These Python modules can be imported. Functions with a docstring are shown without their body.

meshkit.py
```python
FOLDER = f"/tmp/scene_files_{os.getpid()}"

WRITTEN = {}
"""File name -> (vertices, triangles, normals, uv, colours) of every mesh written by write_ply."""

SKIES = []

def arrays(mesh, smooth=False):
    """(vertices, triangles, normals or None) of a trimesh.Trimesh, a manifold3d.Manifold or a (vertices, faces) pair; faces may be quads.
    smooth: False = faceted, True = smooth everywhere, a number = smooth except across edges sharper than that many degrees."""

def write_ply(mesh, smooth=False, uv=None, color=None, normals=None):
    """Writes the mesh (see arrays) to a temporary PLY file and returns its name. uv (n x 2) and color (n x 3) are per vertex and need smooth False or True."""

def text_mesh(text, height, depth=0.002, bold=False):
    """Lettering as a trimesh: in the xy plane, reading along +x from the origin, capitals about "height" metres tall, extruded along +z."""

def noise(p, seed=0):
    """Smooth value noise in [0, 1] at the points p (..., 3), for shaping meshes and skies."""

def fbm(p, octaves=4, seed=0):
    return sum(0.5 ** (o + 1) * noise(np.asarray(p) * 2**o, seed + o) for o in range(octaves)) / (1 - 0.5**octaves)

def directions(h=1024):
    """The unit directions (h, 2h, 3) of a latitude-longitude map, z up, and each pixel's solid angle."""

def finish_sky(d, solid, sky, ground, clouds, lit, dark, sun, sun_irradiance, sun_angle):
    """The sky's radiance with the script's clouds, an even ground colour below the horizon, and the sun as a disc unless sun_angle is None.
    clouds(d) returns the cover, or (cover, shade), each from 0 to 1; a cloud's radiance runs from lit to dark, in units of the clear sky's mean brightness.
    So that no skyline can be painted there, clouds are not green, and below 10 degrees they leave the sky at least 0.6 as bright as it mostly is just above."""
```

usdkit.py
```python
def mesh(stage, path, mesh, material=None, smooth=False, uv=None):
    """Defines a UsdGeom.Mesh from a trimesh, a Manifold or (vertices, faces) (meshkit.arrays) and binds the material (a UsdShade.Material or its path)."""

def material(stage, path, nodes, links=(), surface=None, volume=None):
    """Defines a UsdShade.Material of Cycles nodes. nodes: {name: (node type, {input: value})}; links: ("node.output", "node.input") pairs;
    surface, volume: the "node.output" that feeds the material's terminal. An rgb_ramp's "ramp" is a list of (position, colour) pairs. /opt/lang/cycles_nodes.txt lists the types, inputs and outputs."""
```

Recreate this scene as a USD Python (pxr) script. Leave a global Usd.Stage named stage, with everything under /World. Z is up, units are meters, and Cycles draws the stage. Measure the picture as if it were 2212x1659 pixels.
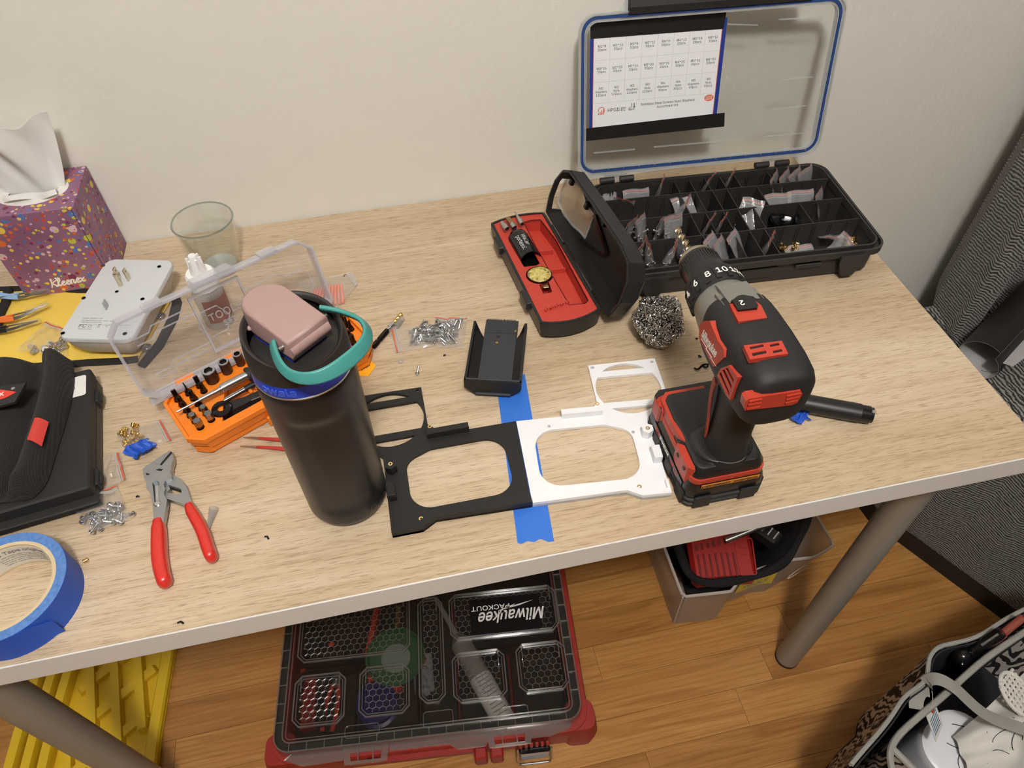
import math, random
import numpy as np
import trimesh, manifold3d as m3, usdkit, meshkit
from shapely.geometry import Polygon, box as sbox, Point, LineString
from shapely import affinity
from shapely.ops import unary_union
from pxr import Usd, UsdGeom, UsdLux, UsdShade, Gf, Sdf

stage = Usd.Stage.CreateInMemory()
UsdGeom.SetStageUpAxis(stage, UsdGeom.Tokens.z)
UsdGeom.SetStageMetersPerUnit(stage, 1.0)
stage.SetDefaultPrim(UsdGeom.Xform.Define(stage, '/World').GetPrim())
UsdGeom.Scope.Define(stage, '/World/Looks')

# ------------------------------------------------------------------ camera, lamp, exposure
EYE = np.array([-0.6397, -0.9089, 1.3590])
ROT = np.array([[0.9773, -0.2116, -0.0120], [-0.1677, -0.7377, -0.6540], [0.1295, 0.6411, -0.7564]])  # rows: right, down, forward
FPX = 1547.64
cam = UsdGeom.Camera.Define(stage, '/World/camera')
cam.CreateHorizontalApertureAttr(36.0)
cam.CreateVerticalApertureAttr(27.0)
cam.CreateFocalLengthAttr(FPX * 36.0 / 2212)
cam.CreateClippingRangeAttr((0.05, 50.0))
_M = np.eye(4)
_M[:3, 0], _M[:3, 1], _M[:3, 2], _M[:3, 3] = ROT[0], -ROT[1], -ROT[2], EYE
cam.AddTransformOp().Set(Gf.Matrix4d(*_M.T.ravel().tolist()))
cam.CreateExposureAttr(0.0)

lamp = UsdLux.SphereLight.Define(stage, '/World/ceiling_light')      # the room's one ceiling lamp, behind and above the photographer
lamp.CreateRadiusAttr(0.085)
lamp.CreateIntensityAttr(268.0)
lamp.CreateColorAttr(Gf.Vec3f(1.0, 0.98, 0.96))
lamp.AddTranslateOp().Set(Gf.Vec3d(-0.60, -1.33, 2.34))
dome = UsdLux.DomeLight.Define(stage, '/World/sky')                  # faint even light for whatever the room shell leaves open
dome.CreateIntensityAttr(0.02)

HZ = 0.734                                                           # desk top above the floor
def at(px, py, z):
    """The point of the level plane z that this spot of the photograph shows."""
    d = np.array([(px - 1106) / FPX, (py - 829.5) / FPX, 1.0]) @ ROT
    return EYE + d * (z - EYE[2]) / d[2]
def D(px, py, h=0.0): return at(px, py, HZ + h)
def F(px, py, h=0.0): return at(px, py, h)

# ------------------------------------------------------------------ materials
def C(r, g, b):
    c = np.array([r, g, b], float) / 255
    return tuple(np.where(c <= 0.04045, c / 12.92, ((c + 0.055) / 1.055) ** 2.4))
MATS = {}
def mat(name, col, rough=0.5, metal=0.0, spec=0.5, bump=0.0, bscale=400.0, bevel=0.0, var=0.0, coat=0.0, sheen=0.0, trans=0.0, sss=0.0, stretch=None):
    if name in MATS: return MATS[name]
    n = {'p': ('principled_bsdf', dict(base_color=col, roughness=rough, metallic=metal, specular_ior_level=spec, coat_weight=coat, sheen_weight=sheen, transmission_weight=trans))}
    l = []
    if bump or var:
        n['t'] = ('texture_coordinate', {})
        n['m'] = ('mapping', dict(scale=stretch or (1, 1, 1)))
        n['n'] = ('noise_texture', dict(scale=bscale, detail=3.0))
        l += [('t.object', 'm.vector'), ('m.vector', 'n.vector')]
    if bevel:
        n['v'] = ('bevel', dict(radius=bevel, samples=4))
        l += [('v.bevel', 'b.normal' if bump else 'p.normal')]
    if bump:
        n['b'] = ('bump', dict(strength=bump, distance=0.001))
        l += [('n.fac', 'b.height'), ('b.normal', 'p.normal')]
    if var:
        n['r'] = ('rgb_ramp', dict(ramp=[(0.3, tuple(np.array(col) * (1 - var))), (0.7, tuple(np.minimum(1, np.array(col) * (1 + var))))]))
        l += [('n.fac', 'r.fac'), ('r.color', 'p.base_color')]
    MATS[name] = usdkit.material(stage, '/World/Looks/' + name, n, l, surface='p.BSDF')
    return MATS[name]
def clear(name, tint=(0.96, 0.96, 0.97), ior=1.5, milk=0.04, milkcol=(0.8, 0.8, 0.82), rough=0.05, bump=0.0, bscale=120.0, gloss=(1, 1, 1)):
    """see-through plastic or glass wall: straight transmission, fresnel reflection and a little milkiness"""
    n = {'tr': ('transparent_bsdf', dict(color=tint)), 'gl': ('glossy_bsdf', dict(color=gloss, roughness=rough)), 'lw': ('layer_weight', dict(blend=0.5)),
         'pw': ('math', dict(math_type='power', value2=3.5)), 'ma': ('math', dict(math_type='multiply_add', value2=min(0.9, (ior - 1) * 1.3), value3=0.035)),
         'mx': ('mix_closure', {}), 'df': ('diffuse_bsdf', dict(color=milkcol)), 'my': ('mix_closure', dict(fac=milk))}
    l = [('lw.facing', 'pw.value1'), ('pw.value', 'ma.value1'), ('ma.value', 'mx.fac'), ('tr.BSDF', 'mx.closure1'), ('gl.BSDF', 'mx.closure2'), ('mx.closure', 'my.closure1'), ('df.BSDF', 'my.closure2')]
    if bump:
        n['t'] = ('texture_coordinate', {}); n['n'] = ('noise_texture', dict(scale=bscale, detail=2.0)); n['b'] = ('bump', dict(strength=bump, distance=0.002))
        l += [('t.object', 'n.vector'), ('n.fac', 'b.height'), ('b.normal', 'gl.normal')]
    MATS[name] = usdkit.material(stage, '/World/Looks/' + name, n, l, surface='my.closure')
    return MATS[name]

def wood_desk():
    n = {'t': ('texture_coordinate', {}),
         'm1': ('mapping', dict(scale=(3.0, 75, 1))), 'n1': ('noise_texture', dict(scale=2.4, detail=5.0, roughness=0.6, distortion=0.5)),
         'm2': ('mapping', dict(scale=(16, 330, 1))), 'n2': ('noise_texture', dict(scale=3.0, detail=3.0, roughness=0.6)),
         'm3': ('mapping', dict(scale=(0.35, 7.5, 1))), 'n3': ('noise_texture', dict(scale=2.0, detail=1.5)),
         'r1': ('rgb_ramp', dict(ramp=[(0.25, C(180, 158, 130)), (0.48, C(199, 179, 152)), (0.75, C(208, 191, 167))])),
         'r2': ('rgb_ramp', dict(ramp=[(0.35, (0.52, 0.45, 0.38)), (0.46, (1, 1, 1))])),
         'r3': ('rgb_ramp', dict(ramp=[(0.35, (0.88, 0.84, 0.77)), (0.65, (1.05, 1.05, 1.05))])),
         'x': ('mix_color', dict(blend_type='multiply', fac=0.75)), 'y': ('mix_color', dict(blend_type='multiply', fac=1.0)),
         'b': ('bump', dict(strength=0.12, distance=0.0005)),
         'p': ('principled_bsdf', dict(roughness=0.46, specular_ior_level=0.35))}
    l = [('t.object', 'm1.vector'), ('m1.vector', 'n1.vector'), ('t.object', 'm2.vector'), ('m2.vector', 'n2.vector'), ('t.object', 'm3.vector'), ('m3.vector', 'n3.vector'),
         ('n1.fac', 'r1.fac'), ('n2.fac', 'r2.fac'), ('n3.fac', 'r3.fac'), ('r1.color', 'x.a'), ('r2.color', 'x.b'), ('x.result', 'y.a'), ('r3.color', 'y.b'),
         ('y.result', 'p.base_color'), ('n2.fac', 'b.height'), ('b.normal', 'p.normal')]
    return usdkit.material(stage, '/World/Looks/desk_wood', n, l, surface='p.BSDF')
def wood_floor():
    n = {'t': ('geometry', {}), 'o': ('object_info', {}),
         'cx': ('combine_xyz', {}), 'mu': ('math', dict(math_type='multiply', value2=37.0)), 'ad': ('vector_math', dict(math_type='add')),
         'm1': ('mapping', dict(scale=(1.3, 13, 1))), 'n1': ('noise_texture', dict(scale=2.6, detail=4.0, roughness=0.55, distortion=1.6)),
         'm2': ('mapping', dict(scale=(3, 90, 1))), 'n2': ('noise_texture', dict(scale=3.0, detail=3.0)),
         'w': ('wave_texture', dict(bands_direction='y', scale=2.6, distortion=5.0, detail=2.0, detail_scale=0.5)),
         'r1': ('rgb_ramp', dict(ramp=[(0.25, C(158, 108, 54)), (0.5, C(184, 134, 74)), (0.8, C(198, 150, 90))])),
         'r2': ('rgb_ramp', dict(ramp=[(0.3, (0.80, 0.74, 0.66)), (0.6, (1, 1, 1))])),
         'rw': ('rgb_ramp', dict(ramp=[(0.0, (0.86, 0.81, 0.74)), (0.30, (1, 1, 1))])),
         'ro': ('rgb_ramp', dict(ramp=[(0.0, (0.86, 0.82, 0.76)), (1.0, (1.08, 1.08, 1.08))])),
         'x': ('mix_color', dict(blend_type='multiply', fac=0.8)), 'y': ('mix_color', dict(blend_type='multiply', fac=1.0)), 'z': ('mix_color', dict(blend_type='multiply', fac=0.75)),
         'p': ('principled_bsdf', dict(roughness=0.30, specular_ior_level=0.45))}
    l = [('o.random', 'mu.value1'), ('mu.value', 'cx.x'), ('mu.value', 'cx.y'), ('t.position', 'ad.vector1'), ('cx.vector', 'ad.vector2'),
         ('ad.vector', 'm1.vector'), ('m1.vector', 'n1.vector'), ('m1.vector', 'w.vector'), ('ad.vector', 'm2.vector'), ('m2.vector', 'n2.vector'),
         ('n1.fac', 'r1.fac'), ('n2.fac', 'r2.fac'), ('w.fac', 'rw.fac'), ('o.random', 'ro.fac'),
         ('r1.color', 'x.a'), ('r2.color', 'x.b'), ('x.result', 'z.a'), ('rw.color', 'z.b'), ('z.result', 'y.a'), ('ro.color', 'y.b'), ('y.result', 'p.base_color')]
    return usdkit.material(stage, '/World/Looks/floor_wood', n, l, surface='p.BSDF')
def herringbone(name, a, b, s=1.0):
    """grey chevron weave, drawn in the piece's own x/z directions"""
    n = {'t': ('texture_coordinate', {}), 's': ('separate_xyz', {}),
         'pp': ('math', dict(math_type='pingpong', value2=0.021 * s)), 'k': ('math', dict(math_type='multiply', value2=0.75)),
         'yy': ('math', dict(math_type='multiply', value2=0.9)), 'ad': ('math', dict(math_type='add')), 'a2': ('math', dict(math_type='add')), 'f': ('math', dict(math_type='multiply', value2=1400.0 / s)), 'si': ('math', dict(math_type='sine')),
         'n': ('noise_texture', dict(scale=420.0 / s, detail=3.0, roughness=0.7)), 'n2': ('noise_texture', dict(scale=60.0, detail=2.0)), 'nm': ('math', dict(math_type='multiply', value2=0.009)),
         'mr': ('map_range', dict(from_min=-1.0, from_max=1.0)), 'mx': ('mix_float', dict(fac=0.62)),
         'r': ('rgb_ramp', dict(ramp=[(0.36, a), (0.64, b)])), 'bu': ('bump', dict(strength=0.6, distance=0.0015)),
         'p': ('principled_bsdf', dict(roughness=0.95, specular_ior_level=0.1, sheen_weight=0.15))}
    l = [('t.object', 's.vector'), ('s.x', 'pp.value1'), ('pp.value', 'k.value1'), ('s.y', 'yy.value1'), ('k.value', 'ad.value1'), ('s.z', 'ad.value2'), ('t.object', 'n2.vector'), ('n2.fac', 'nm.value1'),
         ('ad.value', 'a2.value1'), ('nm.value', 'a2.value2'), ('a2.value', 'f.value1'), ('f.value', 'si.value1'), ('si.value', 'mr.value'), ('t.object', 'n.vector'), ('mr.result', 'mx.a'), ('n.fac', 'mx.b'), ('mx.result', 'r.fac'),
         ('r.color', 'p.base_color'), ('mx.result', 'bu.height'), ('bu.normal', 'p.normal')]
    return usdkit.material(stage, '/World/Looks/' + name, n, l, surface='p.BSDF')

# ------------------------------------------------------------------ mesh helpers
TR = trimesh.transformations
def cat(*ms):
    out = []
    for m in ms: out += m if isinstance(m, (list, tuple)) else [m]
    return trimesh.util.concatenate(out) if len(out) > 1 else out[0]
def mv(m, x=0, y=0, z=0):
    m = m.copy(); m.apply_translation([x, y, z]); return m
def rot(m, deg, ax='z', about=None):
    m = m.copy(); v = dict(x=[1, 0, 0], y=[0, 1, 0], z=[0, 0, 1])[ax] if isinstance(ax, str) else ax
    m.apply_transform(TR.rotation_matrix(math.radians(deg), v, about)); return m
def tri(man):
    a = man.to_mesh(); return trimesh.Trimesh(a.vert_properties[:, :3], a.tri_verts, process=False)
def man(m):
    m = m.copy(); m.merge_vertices()
    return m3.Manifold(m3.Mesh(np.asarray(m.vertices, np.float32), np.asarray(m.faces, np.uint32)))
def hull(pts): return trimesh.convex.convex_hull(np.asarray(pts, float))
def bx(sx, sy, sz, x=0, y=0, z=0, b=0.0):
    """box resting on z, centred in x and y; b chamfers every edge"""
    if b <= 0: return mv(trimesh.creation.box([sx, sy, sz]), x, y, z + sz / 2)
    b = min(b, sx / 2.01, sy / 2.01, sz / 2.01); P = []
    for s in np.array(np.meshgrid([-1, 1], [-1, 1], [-1, 1])).T.reshape(-1, 3):
        for k in range(3):
            q = np.array([sx / 2 - b, sy / 2 - b, sz / 2 - b]); q[k] += b; P.append(q * s)
    return mv(hull(P), x, y, z + sz / 2)
def rr(x0, y0, x1, y1, r, q=5):
    return sbox(x0 + r, y0 + r, x1 - r, y1 - r).buffer(r, quad_segs=q) if r > 0 else sbox(x0, y0, x1, y1)
def ext(shape, z0, z1):
    gs = [g for g in getattr(shape, 'geoms', [shape]) if g.area > 1e-10]
    return cat([mv(trimesh.creation.extrude_polygon(g, z1 - z0, engine='earcut'), 0, 0, z0) for g in gs])
def loft(shape_pts, levels):
    """stack of scaled copies of a convex outline: levels = [(z, inset)]; closed top and bottom"""
    base = Polygon(shape_pts) if not isinstance(shape_pts, Polygon) else shape_pts
    c = np.array(base.centroid.coords[0]); P0 = np.array(base.exterior.coords)[:-1]
    if Polygon(P0).exterior.is_ccw is False: P0 = P0[::-1]
    ext_ = P0.max(0) - P0.min(0); n = len(P0); V = []; Fc = []
    for z, ins in levels:
        s = 1 - 2 * ins / ext_
        V.append(np.c_[(P0 - c) * s + c, np.full(n, z)])
    L = len(levels)
    for k in range(L - 1):
        for i in range(n):
            j = (i + 1) % n; a, b_, cc, d = k * n + i, k * n + j, (k + 1) * n + j, (k + 1) * n + i
            Fc += [[a, b_, cc], [a, cc, d]]
    V = np.vstack(V); m = len(V)
    V = np.vstack([V, [*c, levels[0][0]], [*c, levels[-1][0]]])
    for i in range(n):
        j = (i + 1) % n
        Fc += [[m, j, i], [m + 1, (L - 1) * n + i, (L - 1) * n + j]]
    return trimesh.Trimesh(V, Fc, process=False)
def lathe(prof, n=40):
    """closed outline of (radius, height) points turned about z"""
    P = np.array(prof, float); k = len(P); A = np.linspace(0, 2 * np.pi, n, endpoint=False)
    V = np.stack([np.outer(np.cos(A), P[:, 0]), np.outer(np.sin(A), P[:, 0]), np.tile(P[:, 1], (n, 1))], -1).reshape(-1, 3); Fc = []
    for i in range(n):
        j = (i + 1) % n
        for a in range(k - 1):
            if P[a, 0] > 1e-9: Fc.append([i * k + a, j * k + a, j * k + a + 1])
            if P[a + 1, 0] > 1e-9: Fc.append([i * k + a, j * k + a + 1, i * k + a + 1])
    return trimesh.Trimesh(V, Fc, process=False)
def frames(P, closed=False):
    P = np.asarray(P, float); T = np.gradient(P, axis=0)
    if closed: T = np.roll(P, -1, 0) - np.roll(P, 1, 0)
    T /= np.linalg.norm(T, axis=1, keepdims=True) + 1e-12
    u = np.cross(T[0], [0, 0, 1.0]);
    if np.linalg.norm(u) < 1e-3: u = np.array([1.0, 0, 0])
    U = []
    for t in T:
        u = u - t * (u @ t); u /= np.linalg.norm(u) + 1e-12; U.append(u)
    U = np.array(U); return T, U, np.cross(T, U)
def tube(P, r, n=8, closed=False):
    P = np.asarray(P, float); T, U, W = frames(P, closed); r = np.broadcast_to(r, len(P)); A = np.linspace(0, 2 * np.pi, n, endpoint=False)
    V = (P[:, None] + r[:, None, None] * (np.cos(A)[None, :, None] * U[:, None] + np.sin(A)[None, :, None] * W[:, None])).reshape(-1, 3)
    return skin(V, len(P), n, closed)
def skin(V, k, n, closed=False):
    Fc = []
    for i in range(k if closed else k - 1):
        for a in range(n):
            b = (a + 1) % n; p, q = i * n, ((i + 1) % k) * n
            Fc += [[p + a, q + b, p + b], [p + a, q + a, q + b]]
    if not closed:
        for a in range(1, n - 1):
            Fc += [[0, a, a + 1], [(k - 1) * n, (k - 1) * n + a + 1, (k - 1) * n + a]]
    m = trimesh.Trimesh(V, Fc, process=False)
    if m.volume < 0: m.invert()
    return m
def strap(P, w, t, up=None):
    """flat band along P: w across, t thick; up = direction(s) of the thickness"""
    P = np.asarray(P, float); T, U, W = frames(P)
    if up is not None:
        up = np.broadcast_to(np.asarray(up, float), P.shape); U = np.cross(T, up); U /= np.linalg.norm(U, axis=1, keepdims=True) + 1e-12; W = np.cross(U, T)
    w = np.broadcast_to(w, len(P))[:, None] / 2; t = np.broadcast_to(t, len(P))[:, None] / 2; e = 0.75
    V = np.stack([P + U * w * e + W * t, P + U * w + W * t * .4, P + U * w - W * t * .4, P + U * w * e - W * t, P - U * w * e - W * t, P - U * w - W * t * .4, P - U * w + W * t * .4, P - U * w * e + W * t], 1).reshape(-1, 3)
    return skin(V, len(P), 8)
def rod(a, b, r, r2=None, n=16):
    return tube([a, b], [r, r if r2 is None else r2], n)
def sheet(fn, nu, nv, t=0.0):
    """surface fn(u, v) on the unit square; t gives it a thickness along its normals"""
    u, v = np.meshgrid(np.linspace(0, 1, nu), np.linspace(0, 1, nv), indexing='ij'); P = fn(u, v).reshape(-1, 3); Fc = []
    for i in range(nu - 1):
        for j in range(nv - 1):
            a, b, c, d = i * nv + j, (i + 1) * nv + j, (i + 1) * nv + j + 1, i * nv + j + 1
            Fc += [[a, b, c], [a, c, d]]
    m = trimesh.Trimesh(P, Fc, process=False)
    return thick(m, t) if t else m
def thick(m, t):
    N = np.array(m.vertex_normals); V = np.array(m.vertices); k = len(V); Fa = np.array(m.faces)
    e = m.edges_sorted; u, idx, cnt = np.unique(e, axis=0, return_index=True, return_counts=True); bd = m.edges[idx[cnt == 1]]
    side = np.vstack([np.c_[bd[:, 1], bd[:, 0], bd[:, 0] + k], np.c_[bd[:, 1], bd[:, 0] + k, bd[:, 1] + k]])
    return trimesh.Trimesh(np.vstack([V + N * t / 2, V - N * t / 2]), np.vstack([Fa, Fa[:, ::-1] + k, side]), process=False)
def arc(cx, cy, r, a0, a1, n=16):
    A = np.radians(np.linspace(a0, a1, n)); return np.c_[cx + r * np.cos(A), cy + r * np.sin(A)]
def smoothpath(P, n=40):
    from scipy.interpolate import CubicSpline
    P = np.asarray(P, float); s = np.r_[0, np.cumsum(np.linalg.norm(np.diff(P, axis=0), axis=1))]
    return CubicSpline(s, P)(np.linspace(0, s[-1], n))
def text(s, h, depth=0.0003, bold=False, cx=True, sx=1.0):
    m = meshkit.text_mesh(s, h, depth, bold)
    if sx != 1: m.apply_scale([sx, 1, 1])
    if cx: m.apply_translation([-(m.bounds[0][0] + m.bounds[1][0]) / 2, -(m.bounds[0][1] + m.bounds[1][1]) / 2, 0])
    return m
def mtx(loc=(0, 0, 0), rz=0.0, R=None):
    M = np.eye(4); M[:3, 3] = loc
    a = math.radians(rz); Z = np.array([[math.cos(a), -math.sin(a), 0], [math.sin(a), math.cos(a), 0], [0, 0, 1]])
    M[:3, :3] = Z if R is None else R
    return M
def basis(x=None, y=None, z=None):
    """rotation whose columns are the given directions (two of them; the second is straightened)"""
    g = {k: np.asarray(v, float) / np.linalg.norm(v) for k, v in (('x', x), ('y', y), ('z', z)) if v is not None}
    if 'x' in g and 'z' in g: X = g['x']; Y = np.cross(g['z'], X); Y /= np.linalg.norm(Y); Z = np.cross(X, Y)
    elif 'x' in g: X = g['x']; Z = np.cross(X, g['y']); Z /= np.linalg.norm(Z); Y = np.cross(Z, X)
    else: Z = g['z']; X = np.cross(g['y'], Z); X /= np.linalg.norm(X); Y = np.cross(Z, X)
    return np.array([X, Y, Z]).T
def R3(rx=0, ry=0, rz=0):
    return TR.euler_matrix(math.radians(rx), math.radians(ry), math.radians(rz))[:3, :3]

# ------------------------------------------------------------------ objects
TAKEN = set()
def numbered(path):
    p, k = path, 0
    while p in TAKEN: k += 1; p = f'{path}_{k:03d}'
    TAKEN.add(p); return p
def tag(o, label=None, cat_=None, group=None, kind=None):
    for k, v in (('label', label), ('category', cat_), ('group', group), ('kind', kind)):
        if v: o.SetCustomDataByKey(k, v)
    return o
def thing(name, label, cat_, loc=(0, 0, 0), rz=0.0, R=None, group=None, kind=None):
    x = UsdGeom.Xform.Define(stage, numbered('/World/' + name))
    x.AddTransformOp().Set(Gf.Matrix4d(*mtx(loc, rz, R).T.ravel().tolist()))
    return tag(x.GetPrim(), label, cat_, group, kind)
def part(name, mesh, m, parent, smooth=30, label=None, kind=None):
    path = numbered(str(parent.GetPath()) + '/' + name)
    return tag(usdkit.mesh(stage, path, mesh, m, smooth=smooth).GetPrim(), label, None, None, kind)
def copy(src, loc, rz=0.0, R=None, label=None, group=None):
    was = src.GetCustomData(); import re
    x = UsdGeom.Xform.Define(stage, numbered(re.sub(r'_\d{3}$', '', str(src.GetPath()))))
    x.GetPrim().GetReferences().AddInternalReference(src.GetPath()); x.GetPrim().SetInstanceable(True)
    x.ClearXformOpOrder(); x.AddTransformOp().Set(Gf.Matrix4d(*mtx(loc, rz, R).T.ravel().tolist()))
    return tag(x.GetPrim(), label or was.get('label'), was.get('category'), group or was.get('group'))
def struct(name, mesh, m, smooth=False):
    return tag(usdkit.mesh(stage, numbered('/World/' + name), mesh, m, smooth=smooth).GetPrim(), kind='structure')
class Pile:
    """one kind of small thing: the first is built, the rest refer to it"""
    def __init__(self, name, cat_, build): self.name, self.cat, self.build, self.src = name, cat_, build, None
    def put(self, loc, rz=0.0, R=None, label='', group=None):
        if self.src is None:
            self.src = thing(self.name, label, self.cat, loc, rz, R, group); self.build(self.src); return self.src
        return copy(self.src, loc, rz, R, label, group)
rng = np.random.default_rng(7)

K = dict(  # shared looks
    white=mat('white_paint', C(236, 234, 230), 0.45, bump=0.05, bscale=300),
    black=mat('black_plastic', C(33, 32, 32), 0.45, bump=0.06, bscale=900),
    rubber=mat('black_rubber', C(26, 25, 24), 0.65, bump=0.12, bscale=900),
    gloss_black=mat('black_gloss', C(16, 16, 17), 0.15),
    red=mat('red_plastic', C(200, 52, 36), 0.42, bump=0.05, bscale=700),
    steel=mat('steel', C(190, 190, 190), 0.28, 1.0, bump=0.05, bscale=250),
    zinc=mat('zinc', C(205, 206, 208), 0.22, 1.0),
    dark_steel=mat('dark_steel', C(62, 57, 54), 0.38, 1.0),
    brass=mat('brass', C(236, 206, 138), 0.22, 1.0),
    film=clear('bag_film', (0.98, 0.98, 0.98), 1.36, 0.06, (0.85, 0.85, 0.85), 0.16, bump=0.5, bscale=90),
    film_small=clear('bag_film_small', (0.95, 0.95, 0.95), 1.35, 0.16, (0.85, 0.85, 0.86), 0.15, bump=0.5, bscale=120),
    seal=mat('bag_seal', C(206, 92, 62), 0.45),
    zip=clear('bag_zip', (0.95, 0.95, 0.95), 1.5, 0.25, (0.8, 0.8, 0.8), 0.2),
    white_ink=mat('white_ink', C(238, 236, 232), 0.5), black_ink=mat('black_ink', C(40, 40, 42), 0.6), grey_ink=mat('grey_ink', C(120, 120, 122), 0.6),
    paper=mat('paper', C(232, 230, 226), 0.7))
# ------------------------------------------------------------------ the room
wallm = usdkit.material(stage, '/World/Looks/wall_paint', {
    't': ('geometry', {}), 'n': ('noise_texture', dict(scale=90.0, detail=3.0)), 'n2': ('noise_texture', dict(scale=9.0, detail=2.0)), 'ad': ('math', dict(math_type='add')),
    'b': ('bump', dict(strength=0.22, distance=0.003)), 'p': ('principled_bsdf', dict(base_color=C(231, 227, 217), roughness=0.75, specular_ior_level=0.25))},
    [('t.position', 'n.vector'), ('t.position', 'n2.vector'), ('n.fac', 'ad.value1'), ('n2.fac', 'ad.value2'), ('ad.value', 'b.height'), ('b.normal', 'p.normal')], surface='p.BSDF')
X0, X1, Y0, ZC = -2.3, 1.9, -3.1, 2.5
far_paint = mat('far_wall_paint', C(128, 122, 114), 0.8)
struct('wall_back', bx(X1 - X0, 0.1, ZC, (X0 + X1) / 2, 0.051, 0), wallm)
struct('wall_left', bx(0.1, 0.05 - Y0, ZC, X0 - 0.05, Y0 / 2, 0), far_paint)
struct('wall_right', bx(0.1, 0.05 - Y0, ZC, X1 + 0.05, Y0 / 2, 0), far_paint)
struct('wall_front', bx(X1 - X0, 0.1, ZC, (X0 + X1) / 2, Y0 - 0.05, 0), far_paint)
struct('ceiling', bx(X1 - X0 + .2, 0.2 - Y0, 0.1, (X0 + X1) / 2, Y0 / 2, ZC), mat('ceiling_paint', C(205, 202, 196), 0.8))
# floor: a slab with the laminate strips in view laid on it piece by piece
floorm = wood_floor()
floor = thing('floor', None, None, kind='structure')
part('subfloor', bx(X1 - X0, 0.05 - Y0, 0.05, (X0 + X1) / 2, Y0 / 2 + 0.02, -0.054), floorm, floor)
fr = np.random.default_rng(21)
ROWS = -0.632 + 0.0655 * np.arange(-11, 10)
for i, y in enumerate(ROWS):
    joints = [-1.55]
    x = -1.55 - fr.uniform(0, 0.4)
    fixed = {2 + 9: -0.165, 3 + 9: -0.09}.get(i)
    xs = [x]
    while xs[-1] < 0.95: xs.append(xs[-1] + fr.uniform(0.36, 0.46))
    if fixed is not None:
        k = int(np.argmin(np.abs(np.array(xs) - fixed))); xs = list(np.array(xs) + fixed - xs[k])
    for a, b in zip(xs[:-1], xs[1:]):
        a, b = max(a, -1.75), min(b, 1.0)
        if b - a > 0.03: part('plank', bx(b - a - 0.0004, 0.0655 - 0.0004, 0.004, (a + b) / 2, y + 0.03275, -0.004, 0.0002), floorm, floor, smooth=False)

# ------------------------------------------------------------------ desk
deskw = wood_desk()
desk = thing('desk', 'pale oak laminate desk with white edges and round taupe steel legs against the wall', 'desk')
part('tabletop', bx(1.2, 0.598, 0.0334, -0.6, -0.3, HZ - 0.034, 0.0008), mat('desk_edge', C(226, 224, 220), 0.4, bevel=0.0008), desk, smooth=False, label='white edged slab')
part('laminate', ext(rr(-1.1988, -0.5978, -0.0012, -0.0022, 0.0005), HZ - 0.0007, HZ), deskw, desk, smooth=False, label='oak patterned top surface')
legm = mat('leg_paint', C(146, 141, 130), 0.42, 0.1, bump=0.15, bscale=900)
for lx, ly in ((-0.0486, -0.535), (-1.142, -0.535), (-0.055, -0.06), (-1.145, -0.06)):
    L = part('leg', mv(lathe([(0, 0.008), (0.0212, 0.008), (0.0212, HZ - 0.04), (0, HZ - 0.04)], 40), lx, ly), legm, desk)
    part('foot', mv(lathe([(0, 0), (0.0195, 0), (0.0216, 0.003), (0.0216, 0.0085), (0, 0.0085)], 40), lx, ly), K['rubber'], L)
    part('mounting_plate', bx(0.1, 0.1, 0.004, lx, ly, HZ - 0.0385), legm, L)
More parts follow.
